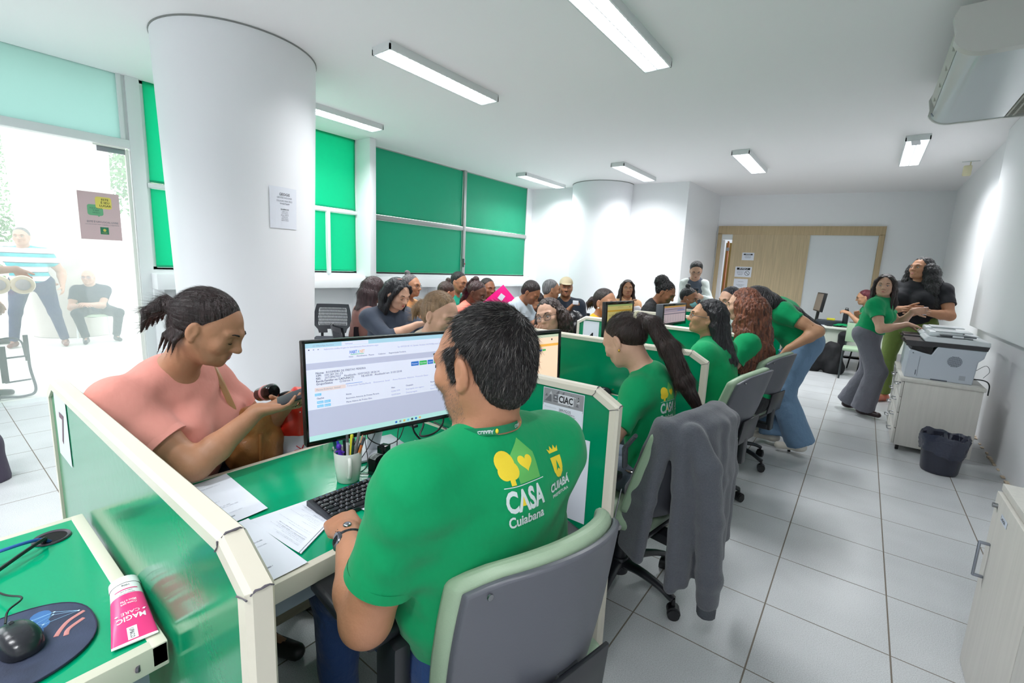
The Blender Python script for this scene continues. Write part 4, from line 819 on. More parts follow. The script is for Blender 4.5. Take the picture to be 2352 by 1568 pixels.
def printer(x0, y0, z0, label, s=1.0):
    W_, D_ = .47*s, .40*s; r = empty('laser_printer', (x0+W_/2, y0+D_/2, z0), label, 'printer', 'white laser printers'); Mi = T(-W_/2, -D_/2, 0)
    pf = [(0, 0), (W_-.02, 0), (W_-.01, .20), (W_+.02, .235), (W_+.03, .30), (.19, .30), (.16, .22), (.01, .255), (.005, .24)]
    o = fix_normals(MB().prism([(p[0], p[1]) for p in pf], 1, 0, D_, M=Mi).build('body', M_WPLASTIC2, r, smooth=20)); bv = o.modifiers.new('b', 'BEVEL'); bv.width = .006; bv.segments = 2; bv.limit_method = 'ANGLE'
    fix_normals(MB().prism([(-.02, .285), (.16, .29), (.19, .30), (W_+.032, .30), (W_+.04, .335), (-.03, .335)], 1, -.003, D_+.003, M=Mi).build('dark_band', mat('printer_band', (58, 56, 60), .3), r, smooth=20))
    MB().box((.02, .03, .225), (.165, D_-.03, .29), M=Mi).build('paper_outlet', M_BLACK, r)
    fix_normals(MB().prism([(-.055, .325), (.09, .29), (.14, .235), (.10, .235), (.03, .27)], 1, .01, D_-.02, M=Mi).build('control_panel', mat('panel_black', (30, 30, 36), .15), r, smooth=20))
    o = fix_normals(MB().prism([(.10, .335), (W_+.045, .335), (W_+.04, .375), (.36, .385), (.11, .385), (.085, .36)], 1, -.004, D_+.004, M=Mi).build('scanner_lid', M_WPLASTIC, r, smooth=20)); bv = o.modifiers.new('b', 'BEVEL'); bv.width = .008; bv.segments = 3; bv.limit_method = 'ANGLE'
    MB().box((.12, .03, .385), (.34, D_-.06, .43), M=Mi, bev=.012).box((.16, .035, .43), (.40, D_-.10, .438), M=Mi, bev=.003).build('document_feeder', M_WPLASTIC, r)
    MB().box((.19, .0, .398), (.42, .06, .412), M=Mi, bev=.004).box((.17, -.002, .385), (.40, .028, .392), M=Mi).build('feeder_tray', mat('tray_grey', (100, 104, 110), .3), r)
    MB().box((.27, -.012, .392), (.34, .01, .408), M=Mi, bev=.003).build('tray_stop', M_WPLASTIC, r)
    g = MB(); cx, cz = .315, .185
    for k in range(-5, 6):
        hw = math.sqrt(max(0, .048**2-(k*.0085)**2)); g.box((cx-hw, -.0025, cz+k*.0085-.0018), (cx+hw, .001, cz+k*.0085+.0018), M=Mi)
    for k in range(-4, 5): hw = math.sqrt(max(0, .046**2-(k*.0105)**2)); g.box((cx+k*.0105-.001, -.0032, cz-hw), (cx+k*.0105+.001, .001, cz+hw), mi=1, M=Mi)
    g.build('fan_grille', [mat('grille_dark', (90, 96, 108), .4), M_WPLASTIC2], r)
    MB().box((.36, -.002, .03), (.40, .001, .07), M=Mi, mi=0).build('rating_label', mat('label_silver', (170, 176, 186), .3), r)
    MB().box((.18, -.003, .0), (.29, .001, .012), M=Mi).box((.07, -.002, .03), (.076, .001, .075), M=Mi).tube([tuple(Mi @ Vector((.035, 0, .225))), tuple(Mi @ Vector((.035, -.002, .225)))], .005, 8).box((.085, -.0015, .02), (.0865, .001, .20), M=Mi).build('seam_detail', mat('grille_dark'), r)
    return r
M_WPLASTIC2 = mat('printer_grey_white', (196, 203, 214), .35)
printer(.385, 5.45, .672, 'nearer white laser printer on the drawer cabinet')
printer(.40, 6.0, .672, 'farther white laser printer behind the nearer one')
t = MB().tube(bez([(.80, 5.60, .70), (.90, 5.50, .72), (.93, 5.42, .70), (.925, 5.36, .62)], 6), .005, 8).build('printer_cable', M_BLACK); tag(t, 'black power cable curling off the back of the printer cabinet', 'cable')
t = MB().tube(bez([(.86, 5.6, .78), (.91, 5.55, .84), (.93, 5.5, .80), (.90, 5.5, .74)], 6), .0022, 6).build('printer_cable', mat('thin_grey_cable', (120, 130, 130), .4)); tag(t, 'thin grey wire loop behind the nearer printer', 'cable')
# waste bin with liner
def bin_():
    r = empty('waste_bin', (.672, 4.99, 0), 'dark waste bin with black liner beside the printer cabinet', 'waste bin'); n = 48
    MB().lathe([(0, .004), (.112, .004), (.118, .02), (.135, .24), (.142, .30), (.138, .30), (.115, .02), (0, .012)], n).build('bin_body', mat('bin_plastic', (44, 46, 60), .3), r, smooth=50)
    rn = random.Random(8); v = []; prof = [(.10, .06), (.128, .20), (.140, .31), (.150, .318), (.154, .30), (.150, .25), (.146, .20), (.142, .165)]
    for j, (rr_, z_) in enumerate(prof):
        for k in range(n):
            a = 2*PI*k/n; w_ = .004*math.sin(7*a+j)+.003*math.sin(17*a+j*2.1)+.002*math.sin(29*a+j*3.3); zz = z_+(.010*math.sin(3*a+1)+.006*math.sin(9*a) if j in (2, 3, 4) else (.02*math.sin(2*a+.5)+.006*math.sin(11*a) if j > 5 else 0)); v.append(((rr_+w_)*math.cos(a), (rr_+w_)*math.sin(a), zz))
    MB().add(v, [[j*n+k, j*n+(k+1) % n, (j+1)*n+(k+1) % n, (j+1)*n+k] for j in range(len(prof)-1) for k in range(n)]).build('bin_liner', mat('liner_black', (54, 58, 74), .22, bump=(40, .5)), r, smooth=80)
bin_()
# near right cabinet
def locker():
    x0, x1, y0, y1, h = .505, 1.0, 1.36, 2.46, .74
    r = empty('storage_cabinet', ((x0+x1)/2, (y0+y1)/2, 0), 'pale wood two door cabinet cut off at the right edge of the photo', 'cabinet'); c = ((x0+x1)/2, (y0+y1)/2); Mi = T(-c[0], -c[1], 0)
    MB().box((x0+.019, y0, .0), (x1, y1, h), M=Mi).build('body', M_WOODL, r, smooth=0); MB().box((x0-.0+.012, y0-.01, h), (x1+.01, y1+.012, h+.027), M=Mi, bev=.002).build('top', M_WOODL, r)
    for a, b_, hs in ((y0+.002, 1.908, 1), (1.912, y1-.001, -1)):
        d = MB().box((x0, a, .004), (x0+.018, b_, h-.003), M=Mi, bev=.001).build('door', M_WOODL, r)
        if hs == -1:
            yy = 2.40; q = x0-c[0]
            MB().box((q-.033, yy-.006-c[1], .40), (q-.024, yy+.006-c[1], .545), bev=.003).box((q-.03, yy-.006-c[1], .40), (q, yy+.006-c[1], .41), bev=.002).box((q-.03, yy-.006-c[1], .535), (q, yy+.006-c[1], .545), bev=.002).build('handle', mat('satin_steel', (150, 155, 166), .3, metal=.8), d)
            MB().tube([(q, 2.418-c[1], .692), (q-.014, 2.418-c[1], .692)], .009, 12).build('lock', M_STEEL, d)
            M = T(q-.0008, 2.345-c[1], .665) @ RZ(-PI/2) @ RX(PI/2)
            MB().add([(M @ Vector(p))[:] for p in ((0, 0, 0), (.085, 0, 0), (.085, .026, 0), (0, .026, 0))], [[0, 1, 2, 3]]).text('Leticia', .022, M @ T(.006, .006, .0006), 1).build('name_label', [mat('label_paper', (214, 222, 236), .5), M_INKD], d, smooth=0)
locker()
# far desk with monitor, bottle and so on
def far_desk():
    r = empty('reception_desk', (-.1, 9.9, 0), 'long pale desk at the far end of the room', 'desk'); A = RZ(.0)
    MB().box((-1.0, -.45, .70), (1.0, .35, .74), bev=.006).build('desktop', mat('pale_top', (226, 228, 218), .4), r); MB().box((-.95, -.40, .40), (.95, -.38, .70)).build('front_panel', mat('pale_front', (206, 212, 200), .5), r)
    for s in (-1, 1): MB().box((s*.93-.025, -.38, 0), (s*.93+.025, .3, .70)).build('side_panel', mat('pale_front'), r)
far_desk()
r = empty('monitor', (-.62, 9.75, .742), 'black monitor seen from behind on the far desk', 'monitor', 'desktop monitors')
Mx = T(0, 0, .22) @ RZ(-1.30) @ RX(-.12); MB().box((-.24, -.02, 0), (.24, .03, .33), bev=.006, M=Mx).build('housing', M_BLACK, r); MB().box((-.225, -.024, .02), (.225, -.02, .31), M=Mx).build('screen', mat('dim_screen', (128, 118, 112), .3), r)
MB().tube([(0, 0, .02), (.02, .02, .3)], .025, 8).box((-.12, -.09, 0), (.12, .09, .02), bev=.008).build('stand', M_BLACK, r)
t = MB().box((-.19, -.12, 0), (.19, .12, .09), bev=.01).build('card_terminal_box', mat('dark_case', (46, 52, 60), .4), loc=(-.42, 9.66, .742)); tag(t, 'dark low box between the far monitor and the bottle', 'box')
t = MB().box((-.06, -.02, 0), (.06, .02, .035), bev=.006).build('sticky_note_pad', mat('yellow_pad', (226, 218, 60), .6), loc=(-.40, 9.66, .8325)); tag(t, 'small yellow pad on the dark box of the far desk', 'note pad')
r = empty('water_bottle', (-.20, 9.70, .742), 'tall black thermos bottle on the far desk', 'bottle'); MB().lathe([(0, 0), (.038, 0), (.04, .01), (.04, .20), (.034, .235), (0, .235)], 20).build('bottle_body', mat('bottle_black', (40, 42, 50), .35), r, smooth=40); MB().lathe([(.03, .235), (.032, .24), (.032, .285), (.02, .295), (0, .295)], 16).tube([(-.02, 0, .285), (-.018, 0, .315), (.018, 0, .315), (.02, 0, .285)], .006, 6).build('lid', M_BLACK, r)
t = MB().lathe([(0, 0), (.028, 0), (.034, .10), (.032, .10), (.026, .006), (0, .006)], 16).build('glass_cup', glass_mat('cup_glass', .35), loc=(-.10, 9.60, .742)); tag(t, 'clear glass cup on the far desk', 'cup')
b = MB(); rn = random.Random(9)
v = []; 
for j in range(9):
    for i in range(13): v.append(((i-6)*.022, (j-4)*.02, .02+.035*max(0, 1-((i-6)/6)**2-((j-4)/4)**2*.8)+.008*rn.random()))
t = b.add(v, [[j*13+i, j*13+i+1, (j+1)*13+i+1, (j+1)*13+i] for j in range(8) for i in range(12)]).build('folded_shirt', mat('shirt_green', (0, 158, 96), .75), loc=(-.22, 9.53, .742)); tag(t, 'crumpled green cloth lying on the far desk', 'cloth')
for k, (x, y, a, lab) in enumerate(((-.62, 9.52, .1, 'white papers at left end of the far desk'), (.02, 9.52, -.1, 'flat white papers in front of the far bottle'))):
    t = MB().box((-.15, -.06, 0), (.15, .08, .008), bev=.002).build('paper_stack', M_PAPER, loc=(x, y, .742)); t.rotation_euler[2] = a; tag(t, lab, 'papers', 'paper stacks on the far desk')
t = MB().box((-.04, -.01, 0), (.04, .01, .01), bev=.003).build('stapler', M_BLACK, loc=(-.40, 9.47, .742)); tag(t, 'small black pen like object near the front of the far desk', 'stapler')
# ================================================================== smooth body surfaces
class SDF:
    def __init__(s): s.p = []
    def cap(s, a, b, ra, rb, k=.03, flat=None, cut=None, op=1):
        """round cone a-b; flat=(axis, factor) thins it along axis; cut=[(point, normal)] removes the side the normal points to"""
        a, b = np.array(a, float), np.array(b, float); m = max(ra, rb)
        s.p.append(('c', (a, b, ra, rb, flat), k, op, cut, np.minimum(a, b)-m, np.maximum(a, b)+m)); return s
    def ell(s, c, r, R=None, k=.03, cut=None, op=1):
        c, r = np.array(c, float), np.array(r, float); R = np.eye(3) if R is None else np.array(R)[:3, :3]; m = np.sqrt(((R*r)**2).sum(1))
        s.p.append(('e', (c, r, R), k, op, cut, c-m, c+m)); return s
    def chain(s, pts, rs, k=.02, **kw):
        for i in range(len(pts)-1): s.cap(pts[i], pts[i+1], rs[i], rs[i+1], k, **kw)
        return s
    def ev(s, X, Y, Z, q):
        t, d, k, op, cut = q[:5]
        if t == 'c':
            a, b, ra, rb, flat = d; ab = b-a; L2 = max(ab@ab, 1e-9)
            px, py, pz = X-a[0], Y-a[1], Z-a[2]; h = np.clip((px*ab[0]+py*ab[1]+pz*ab[2])/L2, 0, 1)
            dx, dy, dz = px-ab[0]*h, py-ab[1]*h, pz-ab[2]*h
            if flat is not None:
                n, f = flat; n = np.array(n, float)/np.linalg.norm(n); w = (dx*n[0]+dy*n[1]+dz*n[2])*(1/f-1); dx, dy, dz = dx+n[0]*w, dy+n[1]*w, dz+n[2]*w
                r = np.sqrt(dx*dx+dy*dy+dz*dz); D = (r-(ra+(rb-ra)*h)); D = np.where(D < 0, D*f, D)*1.0
            else: D = np.sqrt(dx*dx+dy*dy+dz*dz)-(ra+(rb-ra)*h)
        else:
            c, r, R = d; px, py, pz = X-c[0], Y-c[1], Z-c[2]
            u = (px*R[0, 0]+py*R[1, 0]+pz*R[2, 0])/r[0]; v = (px*R[0, 1]+py*R[1, 1]+pz*R[2, 1])/r[1]; w = (px*R[0, 2]+py*R[1, 2]+pz*R[2, 2])/r[2]
            k0 = np.sqrt(u*u+v*v+w*w); k1 = np.sqrt((u/r[0])**2+(v/r[1])**2+(w/r[2])**2); D = k0*(k0-1)/np.maximum(k1, 1e-6)
        if cut:
            for p, n in cut: n = np.array(n, float)/np.linalg.norm(n); p = np.array(p, float); D = np.maximum(D, (X-p[0])*n[0]+(Y-p[1])*n[1]+(Z-p[2])*n[2])
        return D
    def grid(s, lo, hi, h, disp=None, cuts=None):
        lo = np.array(lo, float)-2*h; hi = np.array(hi, float)+2*h; n = np.maximum(3, np.ceil((hi-lo)/h).astype(int)+1)
        ax = [lo[i]+h*np.arange(n[i]) for i in range(3)]; D = np.full(n, .08, np.float32)
        for q in s.p:
            m = q[2]+2.5*h+.012; i0 = np.maximum(0, np.floor((q[5]-m-lo)/h).astype(int)); i1 = np.minimum(n, np.ceil((q[6]+m-lo)/h).astype(int)+1)
            if (i1 <= i0).any(): continue
            sl = tuple(slice(a, b) for a, b in zip(i0, i1)); X, Y, Z = np.meshgrid(*[ax[i][sl[i]] for i in range(3)], indexing='ij', sparse=True)
            d = s.ev(X, Y, Z, q); a = D[sl]; k = q[2]
            if q[3] > 0: hh = np.maximum(k-np.abs(a-d), 0)/k; D[sl] = np.minimum(a, d)-hh*hh*k*.25
            else: hh = np.maximum(k-np.abs(a+d), 0)/k; D[sl] = np.maximum(a, -d)+hh*hh*k*.25
        if disp is not None or cuts:
            X, Y, Z = np.meshgrid(*ax, indexing='ij', sparse=True)
            if disp is not None: D = D+disp(X, Y, Z)
            if cuts:
                for p, nn in cuts: nn = np.array(nn, float)/np.linalg.norm(nn); D = np.maximum(D, (X-p[0])*nn[0]+(Y-p[1])*nn[1]+(Z-p[2])*nn[2])
        return D, lo, h
    def bbox(s):
        q = [p for p in s.p if p[3] > 0]; return np.min([p[5] for p in q], 0), np.max([p[6] for p in q], 0)
def nets(D, lo, h):
    """surface nets"""
    n = np.array(D.shape); S = D < 0; c = n-1
    sl = lambda o: tuple(slice(o[i], o[i]+c[i]) for i in range(3))
    cs = np.zeros(c, np.int8)
    for o in np.ndindex(2, 2, 2): cs += S[sl(o)]
    act = (cs > 0) & (cs < 8)
    if not act.any(): return np.zeros((0, 3)), []
    idx = np.argwhere(act); P = np.zeros((len(idx), 3)); W_ = np.zeros(len(idx))
    for a in range(3):
        b, d = [i for i in range(3) if i != a]
        for ob in (0, 1):
            for od in (0, 1):
                o = np.zeros(3, int); o[b] = ob; o[d] = od; i0 = idx+o; o2 = o.copy(); o2[a] = 1; i1 = idx+o2
                v0 = D[tuple(i0.T)]; v1 = D[tuple(i1.T)]; m = (v0 < 0) != (v1 < 0); t = np.where(m, v0/np.where(m, v0-v1, 1), 0)
                q = i0.astype(float); q[:, a] += t; P[m] += q[m]; W_[m] += 1
    P = lo+h*P/W_[:, None]
    vid = np.full(c, -1, int); vid[tuple(idx.T)] = np.arange(len(idx)); F = []
    for a in range(3):
        b, d = (a+1) % 3, (a+2) % 3
        s0 = [slice(1, n[i]-1) for i in range(3)]; s1 = list(s0); s0[a] = slice(0, n[a]-1); s1[a] = slice(1, n[a])
        m = S[tuple(s0)] != S[tuple(s1)]; e = np.argwhere(m)
        if not len(e): continue
        e[:, b] += 1; e[:, d] += 1; fl = S[tuple(e.T)]
        def g(ob, od): q = e.copy(); q[:, b] -= ob; q[:, d] -= od; return vid[tuple(q.T)]
        q = np.stack([g(1, 1), g(0, 1), g(0, 0), g(1, 0)], 1); q[~fl] = q[~fl][:, ::-1]; F.append(q)
    F = np.concatenate(F); F = F[(F >= 0).all(1)]
    return P, F
def surf(s, h, boxes=(), disp=None, cuts=None):
    """mesh of the sdf; boxes=[(lo,hi,h)] are meshed finer and replace the coarse mesh there"""
    lo, hi = s.bbox(); D, o, hh = s.grid(lo, hi, h, disp, cuts); V, F = nets(D, o, hh); Vs, Fs, off = [], [], 0
    def inside(P, b, m): return ((P > b[0]+m) & (P < b[1]-m)).all(1)
    boxes = [(np.array(b[0], float), np.array(b[1], float), b[2]) for b in boxes]
    if len(F):
        if boxes:
            C = V[F].mean(1); kp = np.ones(len(F), bool)
            for b in boxes: kp &= ~inside(C, b, h*.5)
            F = F[kp]
        Vs.append(V); Fs.append(F); off = len(V)
    for b in boxes:
        D, o, hh = s.grid(b[0], b[1], b[2], disp, cuts); V, F = nets(D, o, hh)
        if len(F): C = V[F].mean(1); F = F[inside(C, (b[0], b[1]), -b[2]*.2)]; Vs.append(V); Fs.append(F+off); off += len(V)
    return np.concatenate(Vs), np.concatenate(Fs)
def mesh_np(name, V, F, m, parent=None, mi=None):
    used = np.unique(F); re = np.full(len(V), -1); re[used] = np.arange(len(used)); V = V[used]; F = re[F]
    me = bpy.data.meshes.new(name); me.vertices.add(len(V)); me.vertices.foreach_set('co', V.astype(np.float32).ravel())
    me.loops.add(F.size); me.loops.foreach_set('vertex_index', F.ravel().astype(np.int32)); me.polygons.add(len(F))
    me.polygons.foreach_set('loop_start', np.arange(0, F.size, F.shape[1], dtype=np.int32)); me.update(calc_edges=True); me.validate()
    me.polygons.foreach_set('use_smooth', [True]*len(me.polygons))
    for q in (m if isinstance(m, (list, tuple)) else [m]): me.materials.append(q)
    if mi is not None: me.polygons.foreach_set('material_index', mi)
    o = bpy.data.objects.new(name, me); COL.objects.link(o)
    if parent: o.parent = parent
    return o
def V3(*a): return np.array(a, float)
def nrm(v): v = np.array(v, float); return v/max(1e-9, np.linalg.norm(v))
def rotm(axis, a): return np.array(Matrix.Rotation(a, 3, Vector(axis)))
# ------------------------------------------------------------------ skin, hair, cloth
def skin(name, col): return mat('skin_'+name, col, .48, spec=.4, bump=(90, .12), var=(14, .07))
def hairm(name, col, hi=None):
    return mat('hair_'+name, col, .42, spec=.5, bump=(30, .9, (2.5, 2.5, .35), .02), var=(26, .45, (2.2, 2.2, .3))+((hi,) if hi else ()))
def cloth(name, col, sc=9): return mat('cloth_'+name, col, .8, spec=.2, bump=(sc, .38, (1, 1, .7), .022), sheen=.12)
SK = {'tan': (178, 128, 98), 'light': (206, 162, 138), 'brown': (146, 98, 72), 'dark': (98, 62, 46), 'olive': (188, 142, 110), 'man': (182, 128, 98), 'outdoor': (196, 150, 130)}
def hand(s, w, d, pn, side, sc=1.0, curl=.5, spread=.12, thumb=.6, fc=None):
    """five fingers. w wrist, d hand direction, pn palm normal (out of the palm), side: unit vector toward the thumb"""
    w = np.array(w, float); d = nrm(d); pn = nrm(np.array(pn)-d*np.dot(pn, d)); t = nrm(np.cross(d, pn)); t = t if np.dot(t, side) > 0 else -t
    R = np.array([t, d, pn]).T
    s.ell(w+d*.045*sc, (.038*sc, .050*sc, .016*sc), R, k=.015); s.cap(w-d*.01, w+d*.03*sc, .024*sc, .024*sc, .02, flat=(pn, .75))
    for i, (x, L_, r) in enumerate(((.029, .070, .0088), (.010, .078, .0090), (-.009, .073, .0086), (-.027, .058, .0077))):
        b = w+d*(.084-.004*abs(i-1.2))*sc+t*x*sc; cu = (fc[i] if fc else curl); dd = nrm(d+t*(x/.029)*spread); s.cap(w+d*.03*sc+t*x*.7*sc, b, .011*sc, .0100*sc, .012)
        a = 0
        for seg, f in enumerate((.45, .31, .24)):
            a += cu*(.7, 1.0, .7)[seg]; q = nrm(dd*math.cos(a)+pn*math.sin(a)); e = b+q*L_*f*sc; s.cap(b, e, r*sc*(1-.07*seg), r*sc*(.95-.10*seg), .004); b = e
    b = w+d*.022*sc+t*.022*sc+pn*.006*sc; q = nrm(d*.75+t*thumb+pn*.35); m = b+q*.042*sc; s.cap(b, m, .0145*sc, .011*sc, .012); q2 = nrm(q*.8+d*.45+pn*curl*.5); e = m+q2*.030*sc; s.cap(m, e, .0108*sc, .0100*sc, .004); s.cap(e, e+nrm(q2+pn*curl*.4)*.022*sc, .0098*sc, .0082*sc, .004)
def head_frame(c, yaw, pitch=0, roll=0, s=1.0):
    """yaw: heading angle of the gaze, (cos,sin) in world; pitch>0 looks down"""
    f = V3(math.cos(yaw)*math.cos(pitch), math.sin(yaw)*math.cos(pitch), -math.sin(pitch)); r = nrm(np.cross(f, (0, 0, 1))); u = np.cross(r, f)
    R = rotm(f, roll); r, u = R@r, R@u
    return dict(c=np.array(c, float), R=np.array([r, f, u]).T, s=s)
def hp(H, x, y, z): return H['c']+H['R']@V3(x, y, z)*H['s']
def head(s, H, fem=True, wid=1.0, jaw=1.0, ears=True, near=False):
    P = lambda x, y, z: hp(H, x*wid, y, z); R = H['R']; k = H['s']; r = lambda a, b, c: (a*k*wid, b*k, c*k)
    s.ell(P(0, -.012, .038), r(.074, .094, .080), R, k=.02); s.ell(P(0, .020, .0), r(.067, .078, .080), R, k=.03)
    s.ell(P(0, .030, -.050), r(.054, .058, .055), R, k=.03); s.ell(P(0, .045, -.078), r(.036*jaw, .042, .028*jaw), R, k=.03); s.ell(P(0, .076, -.092), r(.016, .014, .014), R, k=.02)
    for m in (-1, 1):
        s.cap(P(m*.050, .0, -.045), P(m*.030*jaw, .045, -.082), .022*k*jaw, .018*k, .03)
        s.ell(P(m*.042, .066, -.022), r(.022, .018, .022), R, k=.025); s.cap(P(m*.012, .090, .024), P(m*.046, .074, .024), .011*k, .009*k, .018)
        s.ell(P(m*.031, .094, .006), r(.016, .012, .011), R, k=.014, op=-1); s.ell(P(m*.031, .077, .004), r(.0135, .0125, .0125), R, k=.006)
        s.ell(P(m*.012, .099, -.030), r(.0085, .009, .0075), R, k=.008)
        if ears:
            E = R@rotm((0, 0, 1), m*.22)
            s.ell(P(m*.079, -.012, -.006), (.0085*k, .0185*k, .032*k), E, k=.007); s.ell(P(m*.088, -.006, .000), (.006*k, .010*k, .017*k), E, k=.006, op=-1); s.ell(P(m*.078, -.004, -.034), r(.007, .009, .010), R, k=.006)
            if near: s.ell(P(m*.087, -.004, -.012), (.005*k, .007*k, .009*k), E, k=.005, op=-1)
    s.cap(P(0, .090, .016), P(0, .108, -.022), .0095*k, .0105*k, .014); s.ell(P(0, .112, -.027), r(.0115, .0105, .0095), R, k=.010)
    s.cap(P(-.018, .086, -.056), P(.018, .086, -.056), .0085*k, .0085*k, .012); s.cap(P(-.014, .088, -.066), P(.014, .088, -.066), .0085*k, .0085*k, .010); s.cap(P(-.022, .098, -.0605), P(.022, .098, -.0605), .0022*k, .0022*k, .006, op=-1)
def face(H, root, o, look=0, lips=(150, 80, 76), brow=(30, 22, 20), closed=False, wid=1.0, mouth=True, iris=(50, 32, 24)):
    """eyes, brows and lips as parts"""
    R = H['R']; k = H['s']; P = lambda x, y, z: hp(H, x*wid, y, z)-o; M = lambda p: Matrix.LocRotScale(Vector(p), Matrix(R.tolist()).to_quaternion(), None)
    for m in (-1, 1):
        b = MB(); Me = Matrix(R.tolist()).to_4x4(); p = P(m*.031, .081, .003)
        if closed: b.tube([tuple(P(m*(.031+.0135*t), .0905-.004*t*t, -.004-.0032*(1-t*t))) for t in np.linspace(-1, 1, 7)], [.0006*k, .0014*k, .0017*k, .0017*k, .0017*k, .0014*k, .0006*k], 6, 1)
        else:
            b.ell(p, (.0125*k, .0112*k, .0065*k), 0, M=Me); g = P(m*.031+look*.004, .0868, .0015); b.ell(g, (.0056*k, .0062*k, .0056*k), 2, M=Me); b.ell(P(m*.031+look*.004, .0905, .0015), (.0026*k, .003*k, .0026*k), 1, M=Me)
            b.tube([tuple(P(m*(.031+.0145*t), .0905-.005*t*t, .0055+.0045*(1-t*t)-.004*abs(t)**3)) for t in np.linspace(-1, 1, 7)], [.0006*k, .0013*k, .0016*k, .0018*k, .0018*k, .0016*k, .0008*k], 6, 1)
        b.build('eye', [mat('eye_white', (226, 222, 218), .25), mat('eye_dark', (18, 14, 14), .3), mat('iris_%d_%d_%d' % iris, iris, .2)], root)
        MB().tube([tuple(P(m*x, y, z)) for x, y, z in ((.014, .0985, .0225), (.026, .0985, .029), (.040, .0905, .0305), (.052, .078, .0245))], [.0018*k, .0030*k, .0024*k, .0008*k], 6).build('eyebrow', mat('brow_%d_%d_%d' % brow, brow, .8), root)
    if mouth:
        b = MB(); b.tube([tuple(P(x, .0955-abs(x)*.28, -.0575+(.0012 if abs(abs(x)-.006) < .003 else 0)-abs(x)*.08)) for x in (-.024, -.016, -.007, 0, .007, .016, .024)], [.0006*k, .0026*k, .0036*k, .0032*k, .0036*k, .0026*k, .0006*k], 6)
        b.tube([tuple(P(x, .0965-abs(x)*.28, -.0645+abs(x)*.10)) for x in (-.022, -.014, -.006, 0, .006, .014, .022)], [.0006*k, .0034*k, .0044*k, .0046*k, .0044*k, .0034*k, .0006*k], 6)
        b.build('lips', mat('lips_%d_%d_%d' % lips, lips, .4), root)
def glasses(H, root, o, col=(40, 36, 36), r_=.021, rnd=True, lens=False, wid=1.0):
    P = lambda x, y, z: tuple(hp(H, x*wid, y, z)-o); b = MB(); k = H['s']
    for m in (-1, 1):
        c = [P(m*.032+r_*1.1*math.cos(a), .104-.010*((m*.032+r_*math.cos(a))/.05)**2, .000+r_*(.9 if rnd else .68)*math.sin(a)) for a in np.linspace(0, 2*PI, 20)]; b.tube(c, .0014*k, 6, cap=False)
        b.tube([P(m*.054, .098, .004), P(m*.074, .088, .006), P(m*.080, .0, .004), P(m*.080, -.02, -.008)], .0015*k, 6)
        if lens: b.add(c[:-1], [list(range(19))], 1)
    b.tube([P(-.011, .108, .004), P(0, .112, .007), P(.011, .108, .004)], .0013*k, 6)
    b.build('glasses', [mat('frame_%d_%d_%d' % col, col, .3), glass_mat('lens_glass', .10, (200, 190, 220))], root)
def hair_cap(s, H, low=0.0, vol=1.0, front=0.0, wid=1.0, back=0.0):
    P = lambda x, y, z: hp(H, x*wid, y, z); R = H['R']; k = H['s']; r = lambda a, b, c: (a*k*vol*wid, b*k*vol, c*k*vol)
    cut = [(P(0, .060+front, .090), R@V3(0, .86, -.50))]
    s.ell(P(0, -.022, .046), r(.0800, .0955, .0815), R, k=.02, cut=cut); s.ell(P(0, -.046-back, .015+low*.0), r(.076, .072, .075), R, k=.03)
    if low: s.ell(P(0, -.055, -.030), r(.062, .052, .05), R, k=.03)
def strands(name, roots, dirs, L_, rd, m, parent, seed=0, curv=.25, seg=3, up=None):
    """many thin tapering hairs as one mesh"""
    rn = np.random.RandomState(seed); n = len(roots); roots = np.asarray(roots); dirs = np.asarray(dirs); dirs = dirs/np.linalg.norm(dirs, axis=1, keepdims=True)
    side = np.cross(dirs, rn.normal(size=(n, 3))); side /= np.linalg.norm(side, axis=1, keepdims=True)+1e-9; bend = rn.normal(size=(n, 3))*curv
    if up is not None: bend = bend+up
    LL = np.asarray(L_) if hasattr(L_, '__len__') else L_*(.6+.8*rn.rand(n)); V = []; 
    for j in range(seg+1):
        t = j/seg; p = roots+dirs*(LL*t)[:, None]+bend*(LL*t*t)[:, None]; w = rd*(1-.85*t); V += [p+side*w, p-side*w]
    V = np.stack(V, 1).reshape(-1, 3); b = (np.arange(n)*2*(seg+1))[:, None]; F = []
    for j in range(seg): F.append(np.concatenate([b+2*j, b+2*j+1, b+2*j+3, b+2*j+2], 1))
    return mesh_np(name, V, np.concatenate(F), m, parent)
